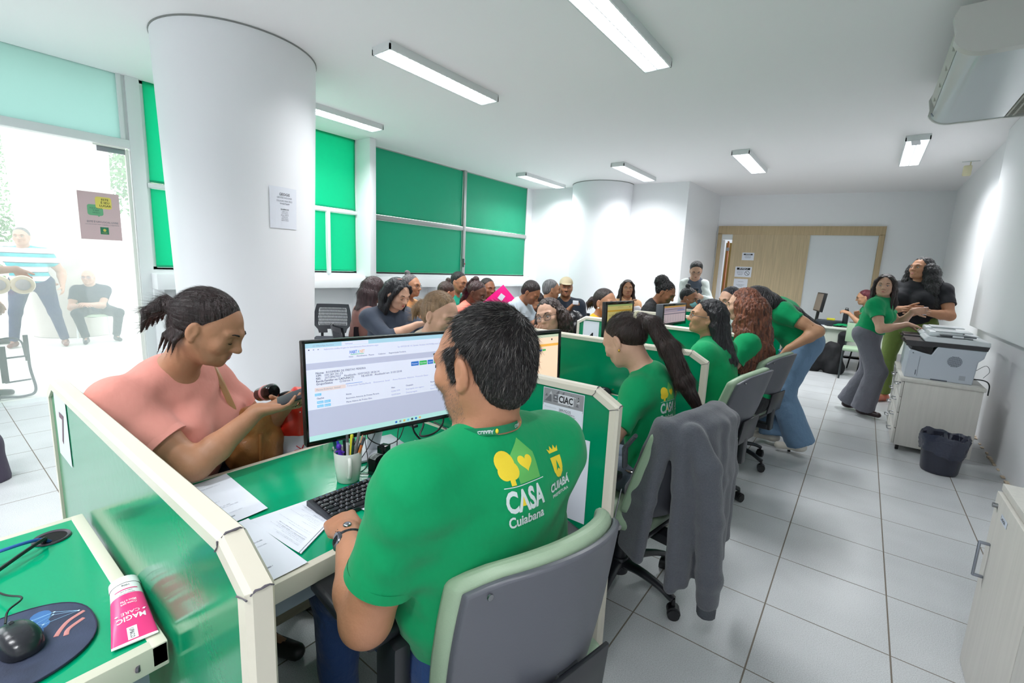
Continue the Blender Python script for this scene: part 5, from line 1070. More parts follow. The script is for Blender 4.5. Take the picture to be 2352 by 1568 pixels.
# ------------------------------------------------------------------ person
def ik(S, T_, l1, l2, hint):
    S, T_ = np.array(S, float), np.array(T_, float); d = T_-S; D = np.linalg.norm(d); f = min(1, (l1+l2)*.995/D); 
    if f < 1: T_ = S+d*f; D = np.linalg.norm(T_-S); 
    d = nrm(T_-S); a = (l1*l1-l2*l2+D*D)/(2*D); h = math.sqrt(max(0, l1*l1-a*a)); hh = nrm(np.array(hint)-d*np.dot(hint, d)); return S+d*a+hh*h, T_
def person(name, label, hc, hyaw, pel, byaw, hpitch=0, hroll=0, s=1.0, fem=True, build=1.0, skn='tan', top=('green', (0, 158, 96)), bot=('jeans', (62, 84, 116)), hair=None,
           lh=None, rh=None, lhint=None, rhint=None, lhand={}, rhand={}, seated=True, feet=None, shoe=(40, 38, 38), near=0, sleeve=.55, collar=0, bust=None, facek={}, gl=None, res=.011, group=None,
           wide=False, tuck=False, legs=True, wid=1.0, face_on=True, neckc=None, cat='person', belly=1.0, barefoot=False, headkw={}, shw=1.0, extra=None, topmat=None, botmat=None, headkw_tw=1.0, hemz=None, kneeout=.0):
    o = V3(pel[0], pel[1], 0); root = empty('person', o, label, cat, group)
    H = head_frame(hc, hyaw, hpitch, hroll, s); f = V3(math.cos(byaw), math.sin(byaw), 0); r = np.cross(f, (0, 0, 1)); pel = np.array(pel, float)
    nb = np.array(neckc, float) if neckc is not None else hp(H, 0, -.045, -.135)+V3(0, 0, -.030*s)
    up = nrm(nb-pel); L_ = np.linalg.norm(nb-pel); fw = nrm(f-up*np.dot(f, up)); R = np.array([r, fw, up]).T; w = build*s
    Tp = lambda x, y, t: pel+r*x*w+fw*y*w+up*t*L_       # t 0 pelvis .. 1 neck base
    sh = .158*shw
    SL, SR = Tp(-sh, -.01, .845), Tp(sh, -.01, .845)
    w0 = w; tw = headkw_tw
    def torso(q, g=0.0, arms=False):
        q.ell(Tp(0, 0, .03), (.160*w+g, .118*w+g, .125*s+g), R, k=.05)
        q.ell(Tp(0, .015*belly, .32), (.140*w*belly**.5*tw+g, .108*w*belly+g, .17*s+g), R, k=.06); q.ell(Tp(0, .0, .66), (.152*w*tw+g, .108*w+g, .19*s+g), R, k=.06)
        q.cap(Tp(-sh*.88, -.012, .84), Tp(sh*.88, -.012, .84), .058*w+g, .058*w+g, .06)
        q.cap(Tp(0, -.022, .84), Tp(0, -.018, .985), .078*w**.5+g, .056*s+g*.8, .05)
        for m in (-1, 1): q.cap(Tp(m*.035, -.016, .955), Tp(m*sh*.92, -.012, .845), .050*s+g*.7, .056*w+g, .05)
        if bust if bust is not None else fem:
            b_ = (bust or 1.0)
            for m in (-1, 1): q.ell(Tp(m*.074, .083, .60), (.064*w*b_+g, .058*w*b_+g, .066*w*b_+g), R, k=.04)
    ua, fa = .285*s, .245*s
    def arm(S, tgt, hint, m):
        if tgt is None: tgt = pel+fw*.30*s+r*m*.08+V3(0, 0, .10) if seated else pel+r*m*.24*w+V3(0, 0, -.06)+f*.05
        hint = np.array(hint, float) if hint is not None else (r*m*.6-V3(0, 0, 1)-f*.3 if seated else -f+r*m*.4)
        return ik(S, tgt, ua, fa, hint)
    EL, WL = arm(SL, lh, lhint, -1); ER, WR = arm(SR, rh, rhint, 1)
    B = SDF(); head(B, H, fem, wid, near=near > 0, **headkw); B.cap(nb-up*.03*s, hp(H, 0, -.022, -.045), .058*s*wid*(1 if fem else 1.12), .052*s*wid*(1 if fem else 1.15), .035)
    torso(B, -.012)
    for S, E, Wr, tg, hk, m in ((SL, EL, WL, lh, lhand, -1), (SR, ER, WR, rh, rhand, 1)):
        aw = w**.8*(1 if fem else 1.1)
        B.cap(S, S+(E-S)*.55, .048*aw, .044*aw, .03); B.cap(S+(E-S)*.45, E, .045*aw, .036*aw, .02); B.cap(E, E+(Wr-E)*.3, .038*aw, .039*aw, .025); B.cap(E+(Wr-E)*.3, Wr, .039*aw, .025*s, .02, )
        d = nrm(Wr-E); hk = dict(hk); dd = hk.pop('d', None); d = nrm(dd) if dd is not None else nrm(d); pn = hk.pop('pn', None); pn = pn if pn is not None else (V3(0, 0, -1)*.8-r*m*.5 if seated else -r*m)
        hand(B, Wr, d, pn, hk.pop('side', -r*m+f*.3), sc=s*hk.pop('sc', 1.0), **hk)
    # legs
    if seated: hipz = 0; KN = [pel+r*m*(.095*w+kneeout)+f*.40*s+V3(0, 0, -.02) for m in (-1, 1)]; AN = [V3(KN[i][0], KN[i][1], .09)+f*.02-r*m*.01 for i, m in enumerate((-1, 1))]
    else: AN = [V3(pel[0], pel[1], .09)+r*m*.085-f*.01 for m in (-1, 1)]; KN = [pel+(AN[i]-pel)*.5+f*.02+r*m*.02 for i, m in enumerate((-1, 1))]
    if feet is not None: AN = [np.array(feet[i][:3], float) for i in (0, 1)]; KN = [ik(pel+r*m*.085*w, AN[i], .43*s, .43*s, f+r*m*.15)[0] if not (seated and len(feet) < 3) else KN[i] for i, m in enumerate((-1, 1))]
    HP = [pel+r*m*.085*w for m in (-1, 1)]; FD = [nrm(f+r*m*.15) for m in (-1, 1)]
    if legs:
        for i in (0, 1):
            B.cap(HP[i], KN[i], .078*w, .052*s, .04); B.cap(KN[i], AN[i], .050*s, .034*s, .03); B.cap(AN[i]+V3(0, 0, -.045), AN[i]+V3(0, 0, -.055)+FD[i]*.13*s, .030*s, .022*s, .03)
    bx = []
    hs = s; c = hp(H, 0, .0, -.015); bx.append((c-V3(.125, .125, .135)*hs, c+V3(.125, .125, .15)*hs, {0: .0062, 1: .0042, 2: .0032}[near]))
    hres = {0: .0055, 1: .004, 2: .003}[near]
    for Wr, tg in ((WL, lh), (WR, rh)):
        if tg is not None or near: dd = V3(.11, .11, .11)*s; bx.append((Wr-dd, Wr+dd, hres))
    rr_ = res if not near else min(res, {1: .009, 2: .006}[near])
    V, F = surf(B, rr_, bx); mesh_np('body', V-o, F, skin(skn, SK[skn]), root)
    # garment on the torso
    if top:
        A = SDF(); torso(A, .008)
        for S, E, m in ((SL, EL, -1), (SR, ER, 1)):
            if sleeve <= 0: continue
            d = E-S; e = S+d*min(sleeve, 1); n_ = nrm(d); aw = w**.8
            A.cap(S-d*.08, e+n_*.03, .060*aw, (.060 if sleeve < 1 else .05)*aw, .04, cut=[(e, n_)] if sleeve < 1 else None)
            if sleeve >= 1: Wr = WL if m < 0 else WR; A.cap(E, E+(Wr-E)*(sleeve-1), .050*aw, .036*s, .02)
        hz = hemz if hemz is not None else (.10 if tuck else -.16)
        hem = pel+up*hz*L_ if not seated or tuck else pel+up*max(hz, -.10)*L_
        def wr(X, Y, Z): return .0022*np.sin(X*38+Z*30+np.sin(Y*25)*1.5)*np.sin(Z*34+Y*21+X*9)+.0012*np.sin(Z*75+X*22-Y*35)
        q0 = hp(H, 0, .10, -.175) if fem else hp(H, 0, .09, -.16)
        V, F = surf(A, max(.008, rr_) if near < 2 else .0055, (), disp=wr, cuts=[(hem, -up)])
        tm = topmat or cloth(top[0], top[1]); to = mesh_np('shirt', V-o, F, tm, root)
        if near and 0 < sleeve < 1:
            for S, E in ((SL, EL), (SR, ER)):
                e = S+(E-S)*sleeve; d = nrm(E-S); a1 = nrm(np.cross(d, (0, 0, 1))); a2 = np.cross(d, a1); rr = .0595*w**.8+.001
                hb = MB(); m_ = 40; Vh = []
                for (dx, dr) in ((-.020, .0005), (.0015, .0015), (.0025, -.003), (-.004, -.006)):
                    Vh += [tuple(e+d*dx+(a1*math.cos(t)+a2*math.sin(t))*(rr+dr)-o) for t in np.linspace(0, 2*PI, m_, endpoint=False)]
                hb.add(Vh, [[j*m_+k, j*m_+(k+1) % m_, (j+1)*m_+(k+1) % m_, (j+1)*m_+k] for j in range(3) for k in range(m_)]); hb.build('sleeve_hem', tm, root)
        if collar: # round collar ring
            n_ = nrm(up+f*.25); c = nb+up*.006; a1 = r; a2 = nrm(np.cross(n_, a1)); MB().tube([tuple(c+(a1*math.cos(t)*.066*wid+a2*math.sin(t)*.066)*s-o) for t in np.linspace(0, 2*PI, 30)], .007*s, 8, cap=False, flat=.9).build('collar', tm, root)
    else: to = None
    if bot and legs:
        wz = .22 if tuck else .02; A = SDF(); g = .009; A.ell(Tp(0, -.0, .0), (.162*w+g, .120*w+g, .115*s+g), R, k=.05, cut=[(Tp(0, 0, wz), up)])
        for i in (0, 1):
            e = AN[i]+V3(0, 0, .0); n_ = nrm(AN[i]-KN[i]); kw = 2.5 if wide else 1.0; low = e+n_*(.03 if wide else 0)
            A.cap(HP[i], KN[i], .086*w+g, .058*s*(1.5 if wide else 1)+g, .05); A.cap(KN[i], low+n_*.03, .058*s*(1.5 if wide else 1)+g, .042*s*kw+g, .04, cut=[(low, n_)])
        V, F = surf(A, rr_ if near < 2 else .007, disp=lambda X, Y, Z: .002*np.sin(X*30+Z*42)*np.sin(Y*33+Z*11))
        mesh_np('trousers', V-o, F, botmat or cloth(bot[0], bot[1], 30), root)
    if legs and shoe is not None:
        for i in (0, 1):
            A = SDF(); a = AN[i]; A.cap(a+V3(0, 0, -.055)-FD[i]*.03, a+V3(0, 0, -.064)+FD[i]*.15*s, .036*s, .030*s, .03, cut=[((0, 0, .002), (0, 0, -1))]); A.cap(a+V3(0, 0, -.02), a+V3(0, 0, -.05), .036*s, .04*s, .03)
            V, F = surf(A, .008); mesh_np('shoe', V-o, F, mat('shoe_%d_%d_%d' % tuple(shoe), shoe, .4), root)
    if hair: hair(H, root, o, dict(nb=nb, up=up, f=f, r=r, wid=wid, s=s))
    if face_on: face(H, root, o, wid=wid, **facek)
    if gl: glasses(H, root, o, wid=wid, **gl)
    info = dict(root=root, H=H, o=o, SL=SL, SR=SR, EL=EL, ER=ER, WL=WL, WR=WR, Tp=Tp, nb=nb, up=up, f=f, r=r, fw=fw, top=to, pel=pel, s=s, w=w, KN=KN, AN=AN, R=R, L=L_)
    if extra: extra(info)
    return info
# hair styles: each returns a function(H, root, o, c)
def hs(kind, name, col, **kw):
    def fn(H, root, o, c):
        s = SDF(); k = H['s']; wd = c['wid']; P = lambda x, y, z: hp(H, x*wd, y, z); R = H['R']; m = hairm(name, col, kw.get('hi')); rs = kw.get('res', .006); disp = None
        if kind == 'short': hair_cap(s, H, low=1, vol=kw.get('vol', 1.0), wid=wd)
        if kind in ('pony', 'bun', 'puff', 'low_pony', 'braidpony'):
            hair_cap(s, H, low=kind == 'low_pony', wid=wd); 
        if kind == 'bun': s.ell(P(0, -.06, .135), (.032*k, .032*k, .030*k), R, k=.012)
        if kind == 'puff': s.ell(P(0, -.10, .075), (.082*k, .075*k, .075*k), R, k=.02); disp = lambda X, Y, Z: .006*np.sin(X*160)*np.sin(Y*150+1)*np.sin(Z*170)+.003*np.sin(X*330+Z*100)*np.sin(Y*310)
        if kind == 'low_pony':
            b = P(0, -.115, .01); s.ell(b, (.028*k, .028*k, .028*k), R, k=.01)
            for i in range(5): a = (i-2)*.35; s.chain([b, P(.012*(i-2), -.150, .012-.01*abs(i-2)), P(.020*(i-2), -.165, -.03), P(.022*(i-2), -.150, -.065-.008*i)], [.018*k, .020*k, .014*k, .003*k], .01)
        if kind in ('long', 'curly', 'wavy'):
            hair_cap(s, H, low=1, vol=1.03, wid=wd); L0 = kw.get('len', .35)*k; n = 9 if kind != 'curly' else 15; rn = random.Random(kw.get('seed', 1)); fwd = kw.get('fwd', .0)
            dn = -V3(0, 0, 1); out = kw.get('out', 0.0)
            for i in range(n):
                a = math.radians((172+196*i/(n-1)) if kind == 'curly' else (200+140*i/(n-1))); x, y = .075*math.cos(a), -.025+.085*math.sin(a)
                p0 = P(x, y+.012, .03); p1 = P(x*1.12, y-.004, -.05); bk = nrm(H['R']@V3(x, y, 0)*V3(1, 1, 0)); p2 = p1+dn*L0*.45+bk*(.03+out)*k; p3 = p2+dn*L0*.5+bk*(kw.get('drift', -.01)+rn.uniform(-.02, .02))*k
                ex = kw.get('dirv'); 
                if ex is not None: p2 = p1+nrm(ex)*L0*.45+bk*.02; p3 = p2+nrm(ex)*L0*.55
                if kind == 'curly':
                    pts = []; T0 = 16; 
                    for q in range(T0):
                        t = q/(T0-1); b = (p0*(1-t)**2+2*p1*t*(1-t)+p2*t*t) if False else (p0+(p1-p0)*min(1, t*2.5) if t < .4 else p1+(p3-p1)*(t-.4)/.6); pts.append(b+V3(math.sin(q*2.1+i), math.cos(q*2.3+i*2), 0)*.014*k)
                    cr = kw.get('rad', 1); s.chain(pts, [.022*k]+[(.020+(.010*cr-.010*abs(q/(T0-1)-.5))+.010*cr*math.sin(min(1, q/(T0*.5))*PI/2))*k for q in range(1, T0-1)]+[.010*k], .012)
                else: s.chain([p0, p1, p2, p3], [.030*k, .032*k, .028*k, .008*k], .03)
            if kind == 'curly': disp = lambda X, Y, Z: .005*np.sin(X*140+2*np.sin(Z*50))*np.sin(Y*130+1)*np.sin(Z*90)+.003*np.sin(X*260+Z*90)*np.sin(Y*250-Z*140)
            if kind == 'wavy': disp = lambda X, Y, Z: .003*np.sin(X*90+2*np.sin(Z*40))*np.sin(Y*90+np.sin(Z*30)*2)
            if kw.get('side'):
                for m_ in (-1, 1): s.chain([P(m_*.045, .060, .088), P(m_*.074, .045, .045), P(m_*.084, .020, -.03), P(m_*.088, .015, -.10), P(m_*.085, .03, -.17-.3*L0)], [.016*k, .018*k, .017*k, .018*k, .010*k], .02)
        if kind == 'pony':
            b = P(0, -.125, .055); dv = nrm(kw.get('dirv', (0, 0, -1))); L0 = kw.get('len', .4)*k; s.ell(P(0, -.112, .05), (.026*k, .026*k, .026*k), R, k=.01); bk = H['R']@V3(0, -1, 0)
            for i in range(5):
                e = (i-2)*.012*k*c['r']; s.chain([b, b+bk*.035*k+dv*.04*k+e, b+bk*.045*k+dv*L0*.35+e*2, b+bk*.02*k+dv*L0*.7+e*2.2, b+dv*L0+e*1.2+bk*.01], [.020*k, .024*k, .026*k, .022*k, .006*k], .02)
        if kind == 'braidpony':
            s.ell(P(0, -.075, .125), (.035*k, .035*k, .032*k), R, k=.012); b = P(0, -.085, .12)
            for i in range(7):
                x = (i-3)*.012; pts = []
                for q in range(12): t = q/11; pts.append(P(x*(1+t), -.10-.05*math.sin(min(t*2, 1)*PI/2)+.06*t, .11-.32*t)+V3(math.sin(q*2+i), math.cos(q*2+i), 0)*.006)
                s.chain(pts, [.013*k]*11+[.004*k], .006)
        V, F = surf(s, rs, disp=disp); mesh_np('hair', V-o, F, m, root)
        if kw.get('tie'): a = kw['tie']; p = P(*a[0]); MB().tube([tuple(p-o+(R@V3(math.cos(t), 0.25*math.sin(t)*0, math.sin(t)))*a[1]*k) for t in np.linspace(0, 2*PI, 16)], a[3] if len(a) > 3 else .007, 8, cap=False).build('hair_tie', mat('tie_%d_%d_%d' % a[2], a[2], .8, bump=(200, .8)), root)
        if kw.get('strand'):
            N, Ls, rd = kw['strand']; rn = np.random.RandomState(5); t_ = F[rn.randint(len(F), size=N)]; q = V[t_].mean(1); e1 = V[t_[:, 1]]-V[t_[:, 0]]; e2 = V[t_[:, 3]]-V[t_[:, 0]]; nn = np.cross(e1, e2); nn /= np.linalg.norm(nn, axis=1, keepdims=True)+1e-9
            g = np.array(kw.get('flow', (0, 0, -1)), float); g = (R@g)[None, :] if kw.get('flow_local') else g[None, :]; g = np.repeat(g, N, 0)
            if kw.get('to'): pt = P(*kw['to']); hd = ((q-P(0, -.01, .03))@R/k); nh = (np.linalg.norm(hd, axis=1) < .125) & (hd[:, 1] > kw['to'][1]+.012); g[nh] = pt-q[nh]
            if True: pass
            g = g/(np.linalg.norm(g, axis=1, keepdims=True)+1e-9); tg = g-nn*(nn*g).sum(1, keepdims=True); tl = np.linalg.norm(tg, axis=1); tg /= tl[:, None]+1e-6
            strands('hair_strands', q-o, tg+nn*.03, Ls*k*(.5+.7*rn.rand(N))*np.clip(tl*1.3-.2, .12, 1), rd, mat('strand_'+name, col, .35, spec=.6), root, 3, kw.get('frizz', .06))
    return fn
# ================================================================== people
GREEN = ('green', (0, 150, 92))
def toward(p, phi):
    """gaze angle: 0 looks back to the room's near end, +90 to the right wall side of that line"""
    return math.atan2(-p[1], -p[0])+math.radians(phi)
def densify(v, f, mx):
    bm = bmesh.new(); vs = [bm.verts.new(q) for q in v]
    for q in f:
        try: bm.faces.new([vs[i] for i in q])
        except ValueError: pass
    bmesh.ops.triangulate(bm, faces=bm.faces[:])
    for _ in range(4):
        e = [x for x in bm.edges if x.calc_length() > mx]
        if not e: break
        bmesh.ops.subdivide_edges(bm, edges=e, cuts=1); bmesh.ops.triangulate(bm, faces=[x for x in bm.faces if len(x.verts) > 3])
    bm.verts.index_update(); V = np.array([q.co[:] for q in bm.verts]); F = [[q.index for q in p.verts] for p in bm.faces]; bm.free(); return V, F
def shirt_print(obj, org, u, v, n, parent, name='shirt_print', sc=1.0):
    """house-and-tree emblem and town crest projected on cloth; org world, u right, v up, n outward"""
    dg = bpy.context.evaluated_depsgraph_get(); o_ = np.array(obj.parent.location[:]); me = obj.data
    bv = BVHTree.FromPolygons([q.co[:] for q in me.vertices], [list(p.vertices) for p in me.polygons]); sh = []
    def add(vs, fs, mi, lay): sh.append((np.array(vs, float), fs, mi, lay))
    def txt(st, x, y, w_, h, mi, bold=.02, lay=2): tv, tf = text_geo(st, bold, 3); add(np.c_[x+tv[:, 0]/tv[:, 0].max()*w_, y+tv[:, 1]*h], tf, mi, lay)
    def poly(p, mi, lay=1): add(p, [list(range(len(p)))], mi, lay)
    cir = lambda cx, cy, r, n_=22: [(cx+r*math.cos(a), cy+r*math.sin(a)) for a in np.linspace(0, 2*PI, n_, endpoint=False)]
    poly([(-.071, .012), (-.016, .012), (-.016, .060), (-.042, .090), (-.071, .062)], 2); poly(cir(-.089, .052, .021), 1, 1.5); poly(cir(-.080, .038, .016), 1, 1.5); poly(cir(-.096, .036, .014), 1, 1.5); poly([(-.091, .012), (-.080, .012), (-.080, .035), (-.091, .035)], 1, 1.5)
    hrt = []; 
    for a in np.linspace(0, 2*PI, 30, endpoint=False): hrt.append((-.043+.00115*16*math.sin(a)**3*.9, .047+.00115*(13*math.cos(a)-5*math.cos(2*a)-2*math.cos(3*a)-math.cos(4*a))*.9))
    poly(hrt[::-1], 1, 2); poly([(-.108, .0085), (-.008, .0085), (-.008, .0100), (-.108, .0100)], 0)
    txt('CASA', -.110, -.040, .095, .060, 0, .035); txt('Cuiabana', -.112, -.070, .092, .030, 0, .025); poly([(-.077, -.030), (-.068, -.030), (-.0725, -.010)], 1, 3)
    poly([(.030, .0), (.040, -.012), (.048, -.006+.006), (.050, .034), (.018, .034), (.020, .004)][::1], 1); poly([(.018, .034), (.019, .008), (.026, -.006), (.034, -.011), (.042, -.006), (.049, .008), (.050, .034)][::-1], 1, 1.4)
    poly([(.0285, .006), (.034, .011), (.040, .006), (.034, .028)], 3, 2.5); poly([(.016, .052), (.020, .042), (.048, .042), (.052, .052), (.044, .047), (.040, .055), (.034, .047), (.028, .055), (.024, .047)][::-1], 1)
    txt('CUIABÁ', -.002, -.034, .072, .026, 0, .035); txt('PREFEITURA', .004, -.048, .060, .0095, 0, .02)
    b = MB(); u, v, n = nrm(u), nrm(v), nrm(n)
    for vs, fs, mi, lay in sh:
        V, F = densify(np.c_[vs, np.zeros(len(vs))], fs, .012); P = []
        for q in V:
            w_ = org+(u*(q[0]+(.012 if q[0] > -.007 else 0))+v*q[1])*sc+n*.40-o_; h = bv.ray_cast(Vector(w_), Vector(-n), .6)
            P.append((np.array(h[0])+np.array(n)*(.0006+.00045*lay)) if h[0] else (w_-n*.25))
        b.add(P, F, mi)
    return b.build(name, [mat('print_white', (214, 226, 226), .7), mat('print_yellow', (240, 212, 50), .7), mat('print_lime', (96, 184, 92), .7), mat('cloth_green')], parent, smooth=0)
# ---- the man
def man_extra(I):
    root, o, H = I['root'], I['o'], I['H']; R = H['R']
    shirt_print(I['top'], I['Tp'](.050, -.0, .865), I['r'], I['up'], -I['fw'], root, sc=1.08)
    # lanyard
    c = I['nb']+I['up']*.022; a1, a2 = I['r'], I['f']; pts = [c+a1*math.cos(t)*.073+a2*(math.sin(t)*.080-.008)+I['up']*(-.018*math.sin(t)+.004) for t in np.linspace(PI*1.0, 2*PI, 24)]
    pts = [I['Tp'](-.07, .11, .78), I['Tp'](-.078, .07, .93)]+pts+[I['Tp'](.078, .07, .93), I['Tp'](.07, .11, .78)]
    b = MB(); V = []; n = len(pts)
    for i, p in enumerate(pts): q = nrm(p-(c-I['up']*.1)); V += [tuple(p+I['up']*.010-o), tuple(p-I['up']*.010+q*.003-o)]
    b.add(V, [[2*i, 2*i+1, 2*i+3, 2*i+2] for i in range(n-1)])
    def lt(st, t0, t1, mi, h=.008):
        tv, tf = text_geo(st, .02); mx = tv[:, 0].max(); P = []
        for q in tv:
            t = t0+(t1-t0)*q[0]/mx; e = c+a1*math.cos(t)*.0745+a2*(math.sin(t)*.0815-.008)+I['up']*(-.018*math.sin(t)+.004); P.append(e+I['up']*(.004-q[1]*h)-o+nrm(e-c)*.0012)
        b.add(P, tf, mi)
    lt('CUIABÁ', PI*1.22, PI*1.36, 1, .011); lt('PREFEITURA', PI*1.22, PI*1.33, 1, .004); lt('CUIABÁ', PI*1.60, PI*1.74, 1, .011); 
    for t in (PI*1.39, PI*1.775): e = c+a1*math.cos(t)*.076+a2*(math.sin(t)*.083-.008)+I['up']*(-.018*math.sin(t)+.004)-o; b.ell(e, (.0035, .0035, .0055), 2)
    b.build('lanyard', [mat('lanyard_green', (0, 128, 84), .5), mat('print_white'), mat('print_yellow')], root)
    # wrist watch and bracelet
    E, Wr = I['EL'], I['WL']; d = nrm(Wr-E); a = nrm(np.cross(d, (0, 0, 1))); u = np.cross(a, d); c0 = Wr-d*.030
    ring = [tuple(c0+a*math.cos(t)*.0300+u*math.sin(t)*.0270-o) for t in np.linspace(0, 2*PI, 40)]
    MB().tube(ring, .010, 8, cap=False, flat=.25).build('watch_strap', mat('strap_black', (40, 42, 48), .45, bump=(120, .6)), root)
    out = -a if np.dot(-a, V3(-.3, -1, 0)) > 0 else a; out = nrm(V3(-.35, -.85, .25)); out = nrm(out-d*np.dot(out, d)); cc = c0+out*.033; Mw = frame(tuple(cc-o), tuple(np.cross(out, d)), tuple(d))
    MB().lathe([(0, .0), (.0215, 0), (.0235, .003), (.0235, .009), (.0205, .011), (.019, .0095)], 32, M=Mw).build('watch_case', mat('watch_steel', (120, 122, 128), .2, metal=1), root)
    q = MB().lathe([(0, .0098), (.0195, .0098)], 32, M=Mw); q.build('watch_dial', mat('dial', (104, 110, 124), .2), root); q = MB(); q.tube([tuple(Mw @ Vector((0, 0, .0102))), tuple(Mw @ Vector((.012, .004, .0102)))], .0007, 4).tube([tuple(Mw @ Vector((0, 0, .0102))), tuple(Mw @ Vector((-.004, .009, .0102)))], .0007, 4)
    for k in range(12): t = k*PI/6; q.tube([tuple(Mw @ Vector((.0155*math.cos(t), .0155*math.sin(t), .0102))), tuple(Mw @ Vector((.018*math.cos(t), .018*math.sin(t), .0102)))], .0005, 4)
    q.build('watch_hands', mat('dial_marks', (220, 224, 230), .4), root)
    c1 = Wr-d*.004; b = MB()
    for k in range(26): t = 2*PI*k/26; p = c1+a*math.cos(t)*.031+u*math.sin(t)*.026-o; b.tube([tuple(p+d*.003), tuple(p+np.cross(d, nrm(p-(c1-o)))*.003), tuple(p-d*.003)], .0016, 5)
    b.ell(c1+u*.030-o, (.011, .011, .006)); b.build('chain_bracelet', mat('bracelet_steel', (160, 162, 166), .25, metal=1), root)
def man_hair(H, root, o, c):
    s = SDF(); R = H['R']; k = H['s']; P = lambda x, y, z: hp(H, x, y, z)
    s.ell(P(0, -.030, .048), (.083*k, .094*k, .082*k), R, k=.02); s.ell(P(0, -.054, .005), (.0775*k, .072*k, .080*k), R, k=.03); s.ell(P(0, -.060, -.045), (.060*k, .048*k, .050*k), R, k=.03)
    for m in (-1, 1): s.cap(P(m*.0735, .020, .03), P(m*.0735, .016, -.018), .014*k, .009*k, .02); s.ell(P(m*.083, -.012, -.008), (.02*k, .021*k, .034*k), R, k=.01, op=-1)
    V, F = surf(s, .0045, disp=lambda X, Y, Z: .0012*np.sin(X*260)*np.sin(Y*240)*np.sin(Z*250)); mesh_np('hair', V-o, F, mat('hair_man', (34, 30, 30), .6, bump=(120, .8)), root)
    rn = np.random.RandomState(1); N = 26000; t_ = F[rn.randint(len(F), size=N)]; w4 = rn.dirichlet((1, 1, 1, 1), N); q = (V[t_]*w4[:, :, None]).sum(1); e1 = V[t_[:, 1]]-V[t_[:, 0]]; e2 = V[t_[:, 3]]-V[t_[:, 0]]; nn = np.cross(e1, e2); nn /= np.linalg.norm(nn, axis=1, keepdims=True)+1e-9
    wh = P(.018, -.095, .098); g = q-wh; loc = (q-H['c'])@R/k; g = g+np.where(loc[:, 2:3] > .06, 0, 1)*np.array([[0, 0, -.05]]); tg = g-nn*(nn*g).sum(1, keepdims=True); tg /= np.linalg.norm(tg, axis=1, keepdims=True)+1e-6
    sw = np.cross(nn, tg); dist = np.linalg.norm(q-wh, axis=1); keep = (rn.rand(N) < np.clip(.35+dist/.05, 0, 1)) & ~((loc[:, 2] > .085) & (loc[:, 1] > -.06) & (rn.rand(N) < .35)); L_ = np.where(loc[:, 2] > .03, .020, .012)*(.6+.8*rn.rand(N)); L_ = np.where(loc[:, 2] < -.05, .006, L_)
    q, tg, sw, nn, L_ = q[keep], tg[keep], sw[keep], nn[keep], L_[keep]; dr = tg+.35*sw*0+.22*nn
    h = len(q)*9//10
    strands('hair_strands', q[:h]-o, dr[:h], L_[:h], .00036, mat('strand_dark', (26, 23, 24), .35, spec=.6), root, 2, .15); strands('grey_hair_strands', q[h:]-o, dr[h:], L_[h:], .00034, mat('strand_grey', (128, 122, 116), .35, spec=.6), root, 3, .2)
    # stubble on jaw and cheek
    n = 5200; th = rn.rand(n)*2-1; pts = []; dirs = []
    ob = root.children[0]; me = ob.data; co = np.array([v.co[:] for v in me.vertices])+o; no = np.array([v.normal[:] for v in me.vertices]); l2 = (co-H['c'])@R/k; msk = (l2[:, 2] < -.028) & (l2[:, 2] > -.115) & (l2[:, 1] > .004) & (np.abs(l2[:, 0]) < .09); idx = np.where(msk)[0]
    if len(idx):
        ii = idx[rn.randint(len(idx), size=n)]; strands('beard_stubble', co[ii]+rn.normal(size=(n, 3))*.0012-o, no[ii]*.6+np.array([0, 0, -.7]), .0042, .0002, mat('stubble', (104, 96, 90), .6), root, 5, .2, 1)
person('person', 'heavyset man in green printed shirt and wristwatch, seated at the nearest desk, seen from behind', (-.668, .775, 1.278), math.radians(186), (-.665, .855, .575), math.radians(168), hpitch=.16, s=1.06, fem=False, build=1.27, skn='man',
       top=GREEN, bot=('jeans_dark', (40, 66, 112)), hair=man_hair, lh=(-.985, .632, .80), lhint=(.25, -.4, -1), rh=(-1.02, .98, .79), rhint=(.3, .1, -1), lhand=dict(d=(-.93, .36, -.12), pn=(.1, .2, -1), curl=1.05, side=(.2, 1, 0), sc=1.1, spread=.05, thumb=.3), rhand=dict(d=(-1, -.1, -.1), pn=(0, 0, -1), curl=.6),
       near=2, sleeve=.66, collar=1, wid=1.08, neckc=(-.655, .775, 1.115), belly=1.25, facek=dict(mouth=True), extra=man_extra, shw=.94, headkw_tw=1.12, shoe=(30, 30, 34), kneeout=.13)
